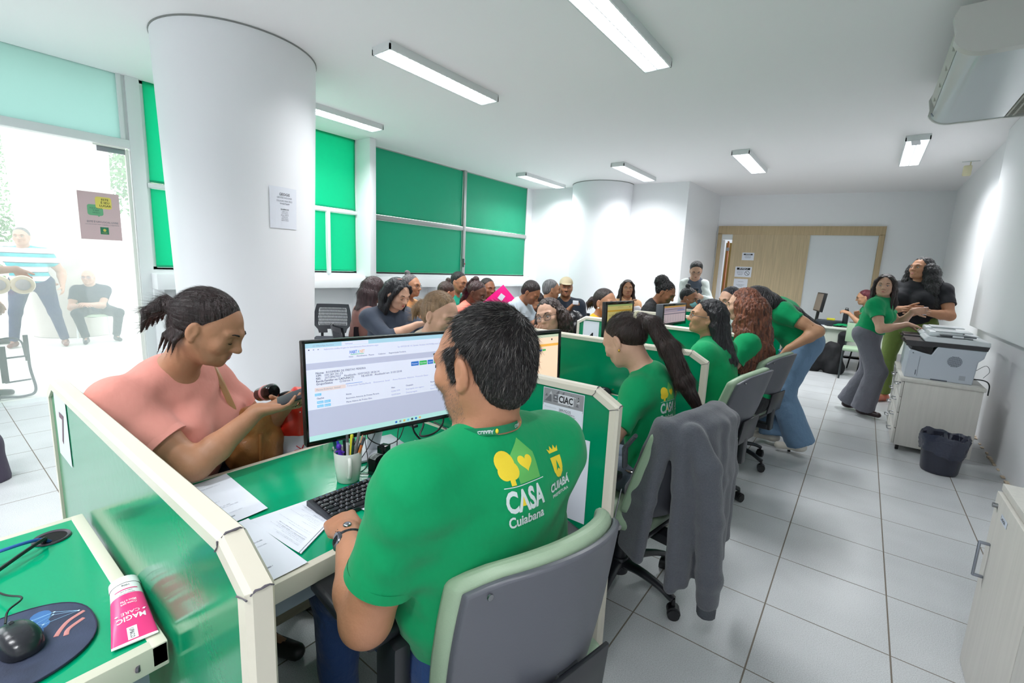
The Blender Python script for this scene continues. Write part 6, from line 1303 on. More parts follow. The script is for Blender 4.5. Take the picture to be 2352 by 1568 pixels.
# ---- woman in pink
def pink_extra(I):
    root, o = I['root'], I['o']; H = I['H']
    # small emblem on the chest
    MB().ell(I['Tp'](-.07, .165, .70)-o, (.010, .006, .014)).build('chest_emblem', mat('emblem_mauve', (150, 116, 126), .7), root)
    sd = SDF()
    for i in range(4): sd.chain([hp(H, .074-.004*i, -.035-.012*i, -.03), hp(H, .072-.006*i, -.045-.014*i, -.065), hp(H, .070-.010*i, -.036-.016*i, -.11-.01*i)], [.010, .007, .0015], .004)
    V, F = surf(sd, .0035); mesh_np('loose_hair', V-o, F, mat('hair_darkbrown'), root)
person('person', 'woman with tied dark hair in salmon pink T shirt, looking down at her phone', (-1.785, .625, 1.245), toward((-1.78, .61), 66), (-2.10, .56, .58), math.radians(32), hpitch=.50, s=1.04, build=1.20, skn='tan', top=('salmon', (226, 152, 140)), bot=('navy', (38, 42, 62)),
       hair=hs('low_pony', 'darkbrown', (46, 32, 32), tie=((0, -.118, .012), .020, (150, 24, 70), .007), strand=(9000, .045, .00035), flow=(0, -1, -.6), flow_local=True, to=(0, -.115, .01), frizz=.03, res=.0045), rh=(-1.69, .735, .945), rhint=(.4, -.5, -1), lh=(-1.78, .90, .93), lhint=(-.3, .5, -1),
       rhand=dict(d=(.55, .85, .10), pn=(-.25, .1, 1), curl=.42, side=(-1, .5, .3), spread=.06, thumb=.5), lhand=dict(d=(.6, -.3, 0), pn=(0, 0, 1), curl=.5), near=1, sleeve=.60, collar=1, facek=dict(closed=True, lips=(168, 98, 92)), neckc=(-1.905, .54, 1.075), bust=1.3, belly=1.15, wid=1.04, extra=pink_extra, shw=.95)
def phone(loc, x, y, label, col=(36, 36, 44), sc=1.0):
    M = frame(loc, x, y); r = empty('mobile_phone', loc, label, 'phone'); Mi = T(*(-Vector(loc))) @ M
    MB().box((-.037*sc, -.076*sc, -.004), (.037*sc, .076*sc, .004), bev=.004, M=Mi).build('phone_body', mat('phone_%d' % col[0], col, .3), r); MB().box((-.034*sc, -.072*sc, .0038), (.034*sc, .072*sc, .0046), M=Mi).build('phone_screen', mat('phone_glass', (60, 66, 80), .08), r)
phone((-1.625, .850, .995), (-.45, .2, .1), (.55, .80, .32), 'dark mobile phone held by the woman in pink')
def handbag():
    r = empty('handbag', (-1.93, .82, .60), 'caramel brown leather handbag held against the woman in pink', 'handbag'); s = SDF(); R = rotm((0, 0, 1), .5)
    s.ell((0, 0, .12), (.10, .13, .13), R, k=.04); s.ell((.02, -.02, .24), (.07, .09, .05), R, k=.04); s.cap((.05, -.05, .28), (.03, .04, .27), .03, .025, .03)
    V, F = surf(s, .008, disp=lambda X, Y, Z: .004*np.sin(X*55+Z*30)*np.sin(Y*50+Z*45)); mesh_np('bag_body', V, F, mat('caramel_leather', (168, 112, 62), .35, bump=(60, .3)), r)
    MB().tube(bez([(.06, -.08, .25), (.03, -.12, .40), (-.03, -.13, .48), (-.10, -.09, .46), (-.13, 0, .3)], 8), .011, 8, flat=.5).build('strap', mat('strap_tan', (186, 142, 98), .4), r); MB().tube([(.10, -.02, .20), (.115, -.03, .10), (.10, -.035, .06)], .008, 8, flat=.5).build('buckle_strap', mat('caramel_leather'), r)
    MB().tube([(.10, -.05, .07), (.118, -.03, .07), (.12, -.025, .04), (.10, -.045, .04), (.10, -.05, .07)], .003, 6).build('buckle', M_STEEL, r)
    r = empty('travel_tumbler', (-1.86, .84, .955), 'black tumbler lid with pink band sticking out of the handbag', 'tumbler'); M = frame((0, 0, 0), (.3, -.5, .6), (.8, .5, 0)); MB().lathe([(0, -.05), (.028, -.05), (.030, .02), (.031, .055), (.022, .072), (0, .074)], 24, M=Matrix.Rotation(1.25, 4, 'Y') @ T(0, 0, 0)).build('tumbler_body', M_BLACKG, r)
    MB().lathe([(.0305, .0), (.0318, .002), (.0318, .018), (.0305, .02)], 24, M=Matrix.Rotation(1.25, 4, 'Y')).build('pink_band', mat('band_pink', (226, 150, 150), .4), r)
    MB().tube(bez([(.02, .02, -.02), (.05, .06, .0), (.08, .10, -.01), (.09, .14, -.03)], 6), [.012]*19, 8, flat=.5).build('carry_loop', M_BLACK, r)
handbag()
def gift_bag():
    r = empty('plastic_bag', (-1.93, 1.06, .52), 'plastic shopping bag with red stars and snowflakes beyond the nearest desk', 'bag'); s = SDF(); s.ell((0, 0, .18), (.13, .17, .18), k=.04); s.ell((.02, -.05, .32), (.07, .09, .10), k=.05); s.ell((.03, .09, .37), (.05, .05, .08), k=.05)
    V, F = surf(s, .009, disp=lambda X, Y, Z: .006*np.sin(X*50+Z*30)*np.sin(Y*45+Z*25)+.003*np.sin(Y*120+X*40)); C_ = V[F].mean(1); top = C_[:, 2] > .255+.03*np.sin(C_[:, 1]*14); mesh_np('bag_body', V, F, [mat('bag_white', (214, 218, 228), .3), mat('bag_red', (216, 48, 34), .3)], r, mi=np.where(top, 1, 0).astype(np.int32))
    bv = BVHTree.FromPolygons(V.tolist(), F.tolist()); b = MB()
    def proj(p, q=(1, 0, 0)):
        h = bv.ray_cast(Vector((.4, p[0], p[1])), Vector((-1, -.0, 0))); return (h[0]+Vector((.0016, -.0005, 0)))[:] if h[0] else None
    def star(cy, cz, R_, n, mi, thin=.45):
        v = [proj((cy+(R_ if k % 2 == 0 else R_*thin)*math.sin(k*PI/n), cz+(R_ if k % 2 == 0 else R_*thin)*math.cos(k*PI/n))) for k in range(2*n)]; c_ = proj((cy, cz))
        if all(v) and c_: b.add([c_]+v, [[0, 1+k, 1+(k+1) % (2*n)] for k in range(2*n)], mi)
    rn = random.Random(6)
    star(-.02, .32, .030, 5, 0); star(.09, .36, .024, 5, 0)
    for cy, cz, R_ in ((-.10, .17, .022), (-.02, .12, .034), (.06, .20, .026), (-.06, .22, .016), (.11, .14, .018), (.0, .215, .014), (-.12, .10, .016)):
        for k in range(3):
            a = k*PI/3+.3; p = [proj((cy+R_*t*math.sin(a), cz+R_*t*math.cos(a))) for t in (-1, -.5, 0, .5, 1)]
            if all(p): b.tube(p, .0022, 5, 1)
    for k in range(24):
        p = proj((rn.uniform(-.1, .13), rn.uniform(.28, .42)))
        if p: b.ell(p, (.001, .003, .003), 2, nu=8, nv=5)
    b.build('print', [mat('star_yellow', (236, 204, 84), .5), mat('flake_red', (196, 44, 56), .5), mat('dot_white', (240, 236, 236), .5)], r)
gift_bag()
# ---- staff row
def pony_extra(I):
    shirt_print(I['top'], I['Tp'](.03, 0, .74), I['r'], I['up'], -I['fw'], I['root'])
    b = MB(); rn = random.Random(1); c = hp(I['H'], 0, -.118, .062)-I['o']; R = I['H']['R']
    for k in range(40): t = 2*PI*k/40; p = c+R@V3(math.cos(t)*.026, .004*rn.uniform(-1, 1), math.sin(t)*.026); b.ell(p, (.0075, .0065, .0075), nu=8, nv=6)
    b.build('hair_scrunchie', mat('cream_scrunchie', (212, 206, 176), .8), I['root']); MB().ell(hp(I['H'], -.082, -.006, -.046)-I['o'], (.004, .004, .007)).build('earring', mat('gold', (226, 180, 70), .25, metal=1), I['root'])
    c = I['Tp'](0, 0, .13); MB().tube([tuple(c+I['r']*math.cos(t)*.150+I['fw']*math.sin(t)*.120-I['o']) for t in np.linspace(0, 2*PI, 36)], .018, 8, cap=False, flat=.35).build('belt', M_BLACKG, I['root'])
person('person', 'woman with long dark ponytail and cream scrunchie in green shirt at the second desk', (-.855, 2.0, 1.185), toward((-.83, 1.98), -122), (-.66, 2.02, .57), math.radians(176), hpitch=.55, s=.98, build=.92, skn='light', top=GREEN, bot=('jeans_grey', (96, 106, 122)), tuck=True,
       hair=hs('pony', 'pony_dark', (54, 40, 36), len=.50, dirv=(.52, .30, -.85), strand=(12000, .06, .00035), flow=(.42, .26, -.9), to=(0, -.115, .055), frizz=.025, res=.005), lh=(-1.0, 1.72, .80), lhint=(.2, -.7, -.8), rh=(-1.12, 2.2, .77), rhint=(0, .8, -1), lhand=dict(curl=.3, d=(-1, .2, -.1)), near=1, sleeve=.62, collar=1, facek=dict(closed=True), neckc=(-.745, 2.03, 1.045), extra=pony_extra)
def s2_extra(I):
    pass
person('person', 'woman with long black hair and glasses in green shirt, in profile with mouth slightly open', (-.835, 3.31, 1.215), toward((-.83, 3.31), -84), (-.62, 3.22, .57), math.radians(172), hpitch=-.10, s=1.02, build=1.12, skn='olive', top=GREEN, bot=('black', (36, 36, 40)),
       hair=hs('wavy', 'black', (24, 22, 28), len=.48, strand=(7000, .06, .0004), drift=.02, out=.05, frizz=.03), gl=dict(col=(90, 96, 106), rnd=False, r_=.020), near=1, sleeve=.6, facek=dict(lips=(190, 74, 92)), lh=(-1.05, 3.0, .80), rh=(-1.1, 3.4, .8), collar=1)
person('person', 'woman with auburn curly hair and tattooed arm in green shirt, huddled over her desk', (-.735, 3.94, 1.285), toward((-.72, 3.92), -98), (-.60, 3.97, .57), math.radians(176), hpitch=.15, s=1.04, build=1.18, skn='light', top=GREEN, bot=('black', (36, 36, 40)),
       hair=hs('curly', 'auburn', (70, 34, 28), len=.46, strand=(5000, .04, .0005), seed=3, out=.06, rad=2.0, hi=(150, 88, 60)), near=1, sleeve=.5, lh=(-1.0, 3.72, .80), rh=(-1.1, 4.1, .8), neckc=(-.66, 3.97, 1.075), extra=lambda I: MB().tube([tuple(I['SL']+(I['EL']-I['SL'])*t+nrm(np.cross(I['EL']-I['SL'], (1, .3, 0)))*.046*math.cos(t*40)+V3(.046, -.02, 0)*math.sin(t*40)-I['o']) for t in np.linspace(.62, .95, 30)], .003, 5).build('tattoo', mat('tattoo_ink', (110, 84, 72), .6), I['root']))
person('person', 'woman with dark hair and light top, face close beside the auburn curly hair', (-1.0, 4.70, 1.285), toward((-.97, 4.68), -42), (-.66, 4.70, .57), math.radians(200), hpitch=.25, s=.96, build=.95, skn='light', top=('pale', (190, 200, 196)), bot=('black', (36, 36, 40)), hair=hs('low_pony', 'blackblue', (26, 28, 36)), sleeve=.6)
# standing woman in jeans bending over
def s4_extra(I):
    b = MB(); o = I['o']; Wr, E = I['WL'], I['EL']
    for i in range(4): b.ell(I['WL']+V3(-.02-.012*i, -.055, -.035+.008*i)-o, (.006, .005, .008))
    b.build('blue_nails', mat('nail_blue', (90, 170, 230), .3), I['root'])
    MB().tube([tuple(I['SL']+(E-I['SL'])*.6+V3(.036, -.035, .01)-o), tuple(I['SL']+(E-I['SL'])*.7+V3(.04, -.036, -.01)-o), tuple(I['SL']+(E-I['SL'])*.74+V3(.03, -.04, .02)-o)], [.004, .012, .003], 8, flat=.3).build('tattoo', mat('tattoo_ink'), I['root'])
    for i in (0, 1): pass
person('person', 'woman in wide blue jeans bending over, hand on the chair back', (-.74, 4.50, 1.29), math.radians(195), (-.355, 4.74, .95), math.radians(190), hpitch=.75, s=1.04, build=1.18, skn='olive', top=GREEN, bot=('jeans_light', (112, 142, 172)), seated=False, wide=True,
       hair=hs('long', 's4black', (28, 24, 28), len=.46, dirv=(.75, .45, -.48), strand=(6000, .07, .0005)), lh=(-.445, 4.42, .925), lhint=(.7, .1, .35), rh=(-.95, 4.35, .82), lhand=dict(d=(-.3, -.6, -.7), pn=(-.9, .2, -.3), curl=.7), near=0, sleeve=.45, neckc=(-.605, 4.68, 1.255), feet=[(-.28, 4.58, .12), (-.50, 4.70, .12)], shoe=(224, 218, 206), face_on=False, extra=s4_extra)
# standing woman in green by the printers
person('person', 'woman in green shirt and grey wide trousers standing at the printers, looking back', (.165, 6.46, 1.475), toward((.16, 6.46), -4), (.085, 6.52, .93), math.radians(-12), hpitch=.02, s=1.0, build=1.08, skn='light', top=GREEN, bot=('grey_cargo', (112, 112, 122)), seated=False, wide=True, tuck=True,
       hair=hs('long', 's5brown', (44, 30, 30), len=.30, side=1, strand=(3000, .06, .0006)), rh=(.40, 6.30, 1.09), rhint=(-.3, -.6, -.8), lh=(.45, 6.62, 1.22), lhint=(.1, .6, -.8), rhand=dict(d=(1, .1, -.2), curl=.25, pn=(0, 0, -1)), lhand=dict(d=(1, 0, .1), curl=.5), sleeve=.5, feet=[(.02, 6.72, .11), (.16, 6.50, .11)], shoe=(48, 30, 32), facek=dict(lips=(190, 120, 114)), near=1, collar=1, bust=1.15)
# woman in black top
def s6_extra(I):
    MB().ell(I['nb']+I['f']*.085-I['up']*.035-I['o'], (.055, .030, .045)).build('neckline_skin', skin('tan', SK['tan']), I['root'])
person('person', 'woman with voluminous black curls, black puff sleeve top and olive trousers behind the printers', (.50, 7.38, 1.69), toward((.5, 7.4), -38), (.50, 7.45, 1.05), toward((.5, 7.4), -20), hpitch=-.12, s=1.12, build=1.30, skn='tan', top=('black_top', (30, 31, 36)), bot=('olive_green', (104, 122, 62)), seated=False,
       hair=hs('curly', 's6black', (22, 21, 24), len=.46, strand=(5000, .05, .0007), seed=5, out=.10, rad=2.2), rh=(.42, 7.15, 1.22), rhint=(-.8, .1, -1), lh=(.55, 7.08, 1.20), lhint=(1.0, .1, -.5), lhand=dict(d=(-.9, -.3, .05), curl=.4), rhand=dict(d=(.9, -.2, 0), curl=.4), sleeve=.55, facek=dict(lips=(190, 110, 110)), near=1, bust=1.2, feet=[(.55, 7.42, .10), (.38, 7.56, .10)], shoe=(190, 104, 80), extra=s6_extra)
t = MB().box((-.015, -.002, -.05), (.02, .002, .03), M=RZ(.4) @ RX(.3)).box((-.02, -.004, -.0), (.015, 0, .04), M=RZ(-.5)).build('paper_slip', M_PAPER, loc=(.55, 6.66, 1.23)); tag(t, 'crumpled paper slip in the raised hand of the green shirted woman', 'paper')
person('person', 'seated woman with dark red hair and glasses at the far desk, holding a card', (.01, 9.62, 1.255), toward((.01, 9.08), -88), (.16, 9.72, .62), math.radians(200), hpitch=.25, s=1.0, skn='olive', top=GREEN, bot=('black', (36, 36, 40)), hair=hs('low_pony', 'burgundy', (92, 28, 40)), gl=dict(col=(40, 36, 40)), lh=(-.16, 9.42, .99), rh=(-.05, 9.5, .96), sleeve=.5, lhand=dict(d=(-1, 0, .3), curl=.8))
# ---- customers across the desks
person('person', 'fair haired woman with pulled back streaked hair, lower face hidden by the man\'s monitor', (-1.86, 1.80, 1.215), toward((-1.81, 1.75), 48), (-2.12, 1.80, .56), math.radians(5), hpitch=.30, s=1.02, skn='light', top=('cream', (206, 190, 170)), bot=('navy', (38, 42, 62)), hair=hs('low_pony', 'blonde', (150, 122, 92), strand=(9000, .05, .0004), flow=(0, -1, -.3), flow_local=True, to=(0, -.115, .01), frizz=.03, tie=((0, -.115, .01), .018, (120, 90, 70))), near=1, facek=dict(closed=True, brow=(120, 90, 70)))
person('person', 'woman in round tinted glasses with dark curly hair, resting her hand over her mouth', (-1.80, 2.83, 1.155), toward((-1.75, 2.79), -26), (-2.16, 2.92, .56), math.radians(-40), hpitch=.05, hroll=.28, s=1.06, skn='light', top=('grey_knit', (120, 120, 128)), bot=('navy', (38, 42, 62)),
       hair=hs('curly', 'dkcurl', (52, 36, 32), len=.20, strand=(3000, .04, .0005), seed=8), rh=(-1.84, 2.70, .97), lh=(-1.86, 2.76, .80), rhint=(-.2, -.6, -1), rhand=dict(d=(.15, .20, .9), pn=(-.3, .9, -.1), curl=.55, spread=.05), gl=dict(col=(70, 60, 66), lens=True, r_=.024), near=1, facek=dict(mouth=False), sleeve=1.5)
person('person', 'woman in mustard yellow top with pearl earring, in profile behind the number 4 partition', (-1.98, 4.10, 1.195), toward((-1.87, 3.86), 52), (-2.22, 4.14, .56), math.radians(15), hpitch=.08, s=1.10, skn='tan', top=('mustard', (236, 168, 40)), bot=('jeans_dark', (40, 66, 112)), hair=hs('low_pony', 'ydark', (44, 34, 32)), near=0, extra=lambda I: MB().ell(hp(I['H'], .083, .0, -.045)-I['o'], (.008, .008, .008)).build('pearl_earring', mat('pearl', (232, 228, 222), .2), I['root']))
person('person', 'woman with afro puff in black and white patterned blouse, looking down', (-1.80, 5.25, 1.285), toward((-1.73, 5.06), 72), (-2.06, 5.30, .58), math.radians(10), hpitch=.52, s=1.06, skn='brown', top=('pattern', (200, 200, 204)), bot=('black', (36, 36, 40)), hair=hs('puff', 'afro', (24, 22, 24), strand=(4000, .03, .0006)), topmat=(lambda: (mat('houndstooth', (196, 196, 200), .8, var=(60, .9, (1, 1, 1), (20, 20, 24)))))())
def mask_extra(I):
    H = I['H']; s = SDF(); R = H['R']; k = H['s']; s.ell(hp(H, 0, .062, -.048), (.056*k, .050*k, .046*k), R, k=.02); s.cap(hp(H, 0, .09, -.022), hp(H, 0, .106, -.035), .014*k, .016*k, .02)
    V, F = surf(s, .006, cuts=[(hp(H, 0, .02, 0), R@V3(0, -1, 0))]); mesh_np('face_mask', V-I['o'], F, mat('mask_blue', (140, 196, 206), .8), I['root'])
    MB().tube([tuple(hp(H, .052, .06, -.03)-I['o']), tuple(hp(H, .078, .01, -.005)-I['o'])], .0015, 5).build('mask_loop', M_PAPER, I['root'])
person('person', 'person with black hair bun wearing a pale blue face mask', (-1.80, 6.16, 1.20), toward((-1.69, 5.78), 66), (-2.08, 6.2, .56), math.radians(5), hpitch=.25, s=1.06, skn='brown', top=('pinkgrey', (160, 130, 140)), bot=('black', (36, 36, 40)), hair=hs('bun', 'mbun', (22, 20, 24)), facek=dict(mouth=False), extra=mask_extra)
# ---- waiting people
WG = 'people waiting on the chairs'
def polo(I): pass
person('person', 'woman with long brown hair in brown T shirt, leftmost in the waiting rows', (-3.66, 2.68, 1.225), toward((-3.64, 2.66), 125), (-3.74, 2.52, .56), math.radians(70), hpitch=.2, skn='tan', top=('brownshirt', (132, 92, 84)), bot=('blue_jeans', (52, 60, 120)), hair=hs('long', 'w1', (58, 38, 40), len=.34, strand=(2500, .06, .0007)), face_on=False)
def clip(I): MB().box((-.02, -.004, -.006), (.02, .004, .006), bev=.003, M=frame(tuple(hp(I['H'], .02, -.01, .128)-I['o']), (.8, .6, 0), (0, 0, 1))).build('hair_clip', mat('clip_pink', (226, 176, 170), .4), I['root'])
person('person', 'woman with long black hair in a charcoal long sleeved top, looking down at her phone', (-3.20, 2.58, 1.225), toward((-3.18, 2.56), 42), (-3.40, 2.62, .56), math.radians(0), hpitch=.42, s=1.06, build=1.18, skn='light', top=('charcoal', (54, 62, 76)), bot=('black', (36, 36, 40)), hair=hs('long', 'w2', (18, 18, 24), len=.42, side=1, strand=(4000, .06, .0006)), rh=(-2.92, 2.56, .99), lh=(-2.90, 2.74, 1.0), rhint=(0, -1, -.8), rhand=dict(d=(.7, .5, .2), curl=.5, pn=(0, .3, 1)), lhand=dict(d=(.7, -.3, .2), curl=.5, pn=(0, 0, 1)), sleeve=1.55, near=1, facek=dict(closed=True, lips=(190, 84, 96)), extra=clip)
phone((-2.83, 2.68, 1.04), (.5, .8, 0), (.6, -.3, .5), 'phone held by the woman in the charcoal top', (44, 46, 60))
person('person', 'older woman with grey bun, dark glasses and orange blouse in the waiting rows', (-3.94, 3.36, 1.245), toward((-3.92, 3.34), 58), (-4.08, 3.32, .56), math.radians(10), hpitch=.05, skn='tan', top=('apricot', (228, 164, 108)), bot=('grey', (110, 108, 116)), hair=hs('bun', 'w3', (96, 92, 94)), gl=dict(col=(30, 28, 30), r_=.024, rnd=False), rh=(-3.72, 3.36, .98), rhand=dict(curl=.6, d=(.6, .3, .5)))
person('person', 'person with brown hair in a small top bun, head bowed, only the hair visible', (-3.79, 3.74, 1.17), toward((-3.77, 3.7), 118), (-3.92, 3.72, .56), math.radians(40), hpitch=.6, skn='tan', top=('olivegrey', (120, 116, 100)), bot=('grey', (110, 108, 116)), hair=hs('bun', 'w4', (62, 46, 40)), face_on=False)
person('person', 'man with short dark hair and glasses in a teal green polo shirt', (-3.95, 4.12, 1.285), toward((-3.93, 4.1), 52), (-4.10, 4.10, .58), math.radians(5), hpitch=.22, fem=False, skn='tan', top=('teal_polo', (40, 170, 140)), bot=('navy', (38, 42, 62)), hair=hs('short', 'w5', (28, 26, 28)), gl=dict(col=(30, 28, 30)), collar=1)
person('person', 'woman with braids tied high and coral blouse, looking down', (-3.30, 3.72, 1.205), toward((-3.28, 3.69), 60), (-3.46, 3.72, .56), math.radians(15), hpitch=.42, s=1.02, skn='dark', top=('coral', (240, 128, 110)), bot=('grey', (110, 108, 116)), hair=hs('braidpony', 'w6', (58, 36, 36)), rh=(-3.1, 3.75, .85))
person('person', 'smiling woman with dark hair pulled back holding up a pink folder', (-3.66, 4.32, 1.225), toward((-3.64, 4.3), 38), (-3.82, 4.36, .56), math.radians(-5), hpitch=.1, skn='brown', top=('greytop', (150, 142, 138)), bot=('grey', (110, 108, 116)), hair=hs('low_pony', 'w7', (44, 34, 34)), rh=(-3.50, 4.22, 1.13), lh=(-3.45, 4.34, .95), rhand=dict(curl=.8, d=(.7, .3, .3)))
t = MB().box((-.115, -.004, -.16), (.115, .004, .16), bev=.001).box((-.04, -.006, .02), (.02, -.003, .09), mi=1, M=RY(-.2)).build('pink_folder', [mat('hot_pink', (240, 0, 130), .5), M_PAPER]); t.matrix_world = T(-3.32, 4.13, 1.10) @ RZ(.55) @ RY(.82); tag(t, 'hot pink folder held up diagonally', 'folder')
person('person', 'person in pink shirt leaning forward, head hidden behind the woman in pale grey', (-3.22, 4.72, 1.08), math.radians(20), (-3.66, 4.60, .58), math.radians(20), hpitch=.9, skn='tan', top=('pinkshirt', (222, 150, 178)), bot=('denim_dark', (40, 48, 70)), hair=hs('short', 'w8', (40, 32, 32)), face_on=False, neckc=(-3.36, 4.66, 1.05))
person('person', 'woman in pale grey T shirt bending to look into a cream bag', (-3.00, 4.30, 1.22), toward((-2.99, 4.29), 66), (-3.20, 4.28, .56), math.radians(10), hpitch=.65, s=1.02, build=1.1, skn='brown', top=('palegrey', (184, 196, 206)), bot=('denim_dark', (40, 48, 70)), hair=hs('short', 'w9', (40, 30, 32), vol=1.04), rh=(-2.84, 4.24, .93), rhint=(-.2, -1, -.8), lh=(-2.80, 4.40, .95), rhand=dict(curl=.6, d=(.8, .4, 0)))
r = empty('canvas_bag', (-2.80, 4.36, .80), 'cream canvas bag with brown strap on the lap of the woman in grey', 'bag'); s_ = SDF().ell((0, 0, .12), (.07, .10, .13), k=.03).cap((0, -.06, .2), (0, .06, .2), .03, .03, .03); V, F = surf(s_, .01); mesh_np('bag_body', V, F, mat('canvas_cream', (214, 204, 184), .8), r); MB().tube([(.06, .0, .26), (.075, -.01, .15), (.06, -.01, .03)], .010, 6, flat=.3).build('strap', mat('strap_brown', (170, 110, 60), .5), r)
person('person', 'man with grey hair in a black shirt, turned away toward his neighbour', (-3.16, 4.98, 1.235), toward((-3.14, 4.94), 105), (-3.22, 4.92, .58), math.radians(50), hpitch=.1, fem=False, s=1.02, build=1.1, skn='tan', top=('blackshirt', (34, 38, 48)), bot=('grey', (110, 108, 116)), hair=hs('short', 'w10', (120, 120, 122)))
def capx(I):
    H = I['H']; s = SDF(); R = H['R']; k = H['s']; s.ell(hp(H, 0, -.012, .055), (.086*k, .104*k, .082*k), R, k=.02, cut=[(hp(H, 0, 0, .045), R@V3(0, 0, -1))]); s.ell(hp(H, 0, .095, .048), (.062*k, .060*k, .008*k), R, k=.015)
    V, F = surf(s, .006); mesh_np('cap', V-I['o'], F, mat('cap_cream', (226, 210, 176), .8), I['root']); MB().tube([tuple(hp(H, x, .098-.5*abs(x)**1.2, -.042)-I['o']) for x in (-.026, -.013, 0, .013, .026)], [.003, .006, .006, .006, .003], 6).build('moustache', mat('moustache', (80, 72, 70), .8), I['root'])
person('person', 'smiling man in a cream baseball cap and dark shirt with a name badge', (-3.08, 5.20, 1.265), toward((-3.06, 5.14), 4), (-3.10, 5.34, .58), toward((-3.06, 5.14), 10), hpitch=.05, fem=False, s=1.02, build=1.22, skn='tan', top=('slate', (50, 58, 72)), bot=('black', (36, 36, 40)), hair=hs('short', 'w11', (60, 52, 50)), rh=(-2.92, 5.06, 1.02), rhand=dict(curl=.9), extra=capx)
def badge(loc, label): t = MB().box((-.035, -.003, -.025), (.035, .003, .025), bev=.002).build('paper_ticket', M_PAPER, loc=loc); t.rotation_euler[2] = .4; tag(t, label, 'paper')
badge((-2.80, 4.98, 1.10), 'white paper held by the man in the cap')
r = empty('black_backpack', (-2.86, 5.06, .72), 'black bag on the lap of the man in the cap', 'bag'); s_ = SDF().ell((0, 0, .12), (.13, .13, .16), k=.03).ell((.08, -.04, .05), (.07, .08, .08), k=.04); V, F = surf(s_, .012, disp=lambda X, Y, Z: .006*np.sin(X*60+Y*30)*np.sin(Z*50)); mesh_np('bag_body', V, F, mat('bag_black', (22, 22, 26), .3), r)
def baby(I):
    s = SDF(); c = I['Tp'](-.02, .21, .74); s.chain([c+I['r']*.14-V3(0, 0, .03), c, c-I['r']*.12+V3(0, 0, .05)], [.055, .065, .05], .03); V, F = surf(s, .010, disp=lambda X, Y, Z: .004*np.sin(X*60)*np.sin(Z*70)); mesh_np('x', V-I['o'], F, mat('blanket_white', (226, 224, 230), .8), I['root']).name = 'white_blanket'
person('person', 'woman in a peach top cradling a white bundle against the back wall', (-2.72, 6.32, 1.265), toward((-2.71, 6.28), 6), (-2.76, 6.44, .58), toward((-2.7, 6.3), 8), skn='tan', top=('peach', (236, 184, 140)), bot=('grey', (110, 108, 116)), hair=hs('long', 'w12', (50, 36, 32), len=.22, side=1), rh=(-2.62, 6.16, 1.03), lh=(-2.60, 6.22, 1.0), sleeve=.4, extra=baby)
def jacketx(I):
    o = I['o']; s = SDF(); 
    for m in (-1, 1):
        S = I['Tp'](m*.145, -.01, .85); s.chain([I['Tp'](m*.07, .0, .94), S, I['Tp'](m*.15, .0, .3), I['Tp'](m*.14, .01, -.1)], [.05, .068, .078, .082], .05)
        E, Wr = (I['EL'], I['WL']) if m < 0 else (I['ER'], I['WR']); s.chain([S, E, E+(Wr-E)*.8], [.062, .054, .042], .04)
    s.chain([I['Tp'](-.1, -.09, .85), I['Tp'](.1, -.09, .85)], [.06, .06], .05); s.chain([I['Tp'](-.1, -.06, .2), I['Tp'](.1, -.06, .2)], [.08, .08], .06); V, F = surf(s, .012, disp=lambda X, Y, Z: .004*np.sin(X*40+Z*30)*np.sin(Z*45+Y*20)); mesh_np('open_jacket', V-o, F, cloth('jacket_white', (206, 214, 212)), I['root'])
    c = I['Tp'](.175, .075, .45)-o
    MB().tube([tuple(c), tuple(c+V3(-.02, -.01, .05))], .006, 5).tube([tuple(c+V3(.02, 0, .0)), tuple(c+V3(.05, .0, .04))], .004, 5).tube([tuple(c+V3(.02, 0, -.01)), tuple(c+V3(.05, 0, -.04))], .004, 5).tube([tuple(c), tuple(c+V3(-.02, 0, -.06))], .005, 5).build('jacket_print', M_INKD, I['root'])
person('person', 'boy with dark fringe in a white jacket, standing looking at his phone', (-1.965, 6.93, 1.565), toward((-1.96, 6.91), 4), (-1.96, 6.98, .93), toward((-1.96, 6.9), 0), hpitch=.50, fem=False, s=1.0, build=.85, skn='light', top=('greytee', (82, 90, 104)), bot=('greypants', (120, 118, 124)), seated=False, hair=hs('short', 'boy', (22, 20, 24), vol=1.06), rh=(-1.93, 6.68, 1.20), lh=(-1.80, 6.72, 1.20), gl=dict(col=(60, 56, 60)), extra=jacketx, lhand=dict(curl=.7), rhand=dict(curl=.7, pn=(0, 0, 1)))
phone((-1.86, 6.64, 1.25), (1, .2, 0), (0, -.4, .9), 'dark phone in the hands of the boy in the white jacket', (30, 30, 36))
# ---- outside
def stripes():
    m = mat('striped_polo', (220, 226, 228), .8); t = m.node_tree; L = t.links; b = t.nodes['Principled BSDF']; tc = nd(t, 'ShaderNodeTexCoord'); sx = nd(t, 'ShaderNodeSeparateXYZ'); L.new(tc.outputs['Object'], sx.inputs[0])
    a = nd(t, 'ShaderNodeMath', operation='MULTIPLY'); a.inputs[1].default_value = 7.5; L.new(sx.outputs[2], a.inputs[0]); f = nd(t, 'ShaderNodeMath', operation='FRACT'); L.new(a.outputs[0], f.inputs[0]); r = nd(t, 'ShaderNodeValToRGB'); r.color_ramp.interpolation = 'CONSTANT'
    e = r.color_ramp.elements; e[0].color = rgb(60, 178, 186); e[1].position = .34; e[1].color = rgb(40, 60, 84); 
    for p, c in ((.42, (226, 224, 226)), (.92, (150, 160, 170))): q = e.new(p); q.color = rgb(*c)
    L.new(f.outputs[0], r.inputs[0]); L.new(r.outputs[0], b.inputs['Base Color']); return m
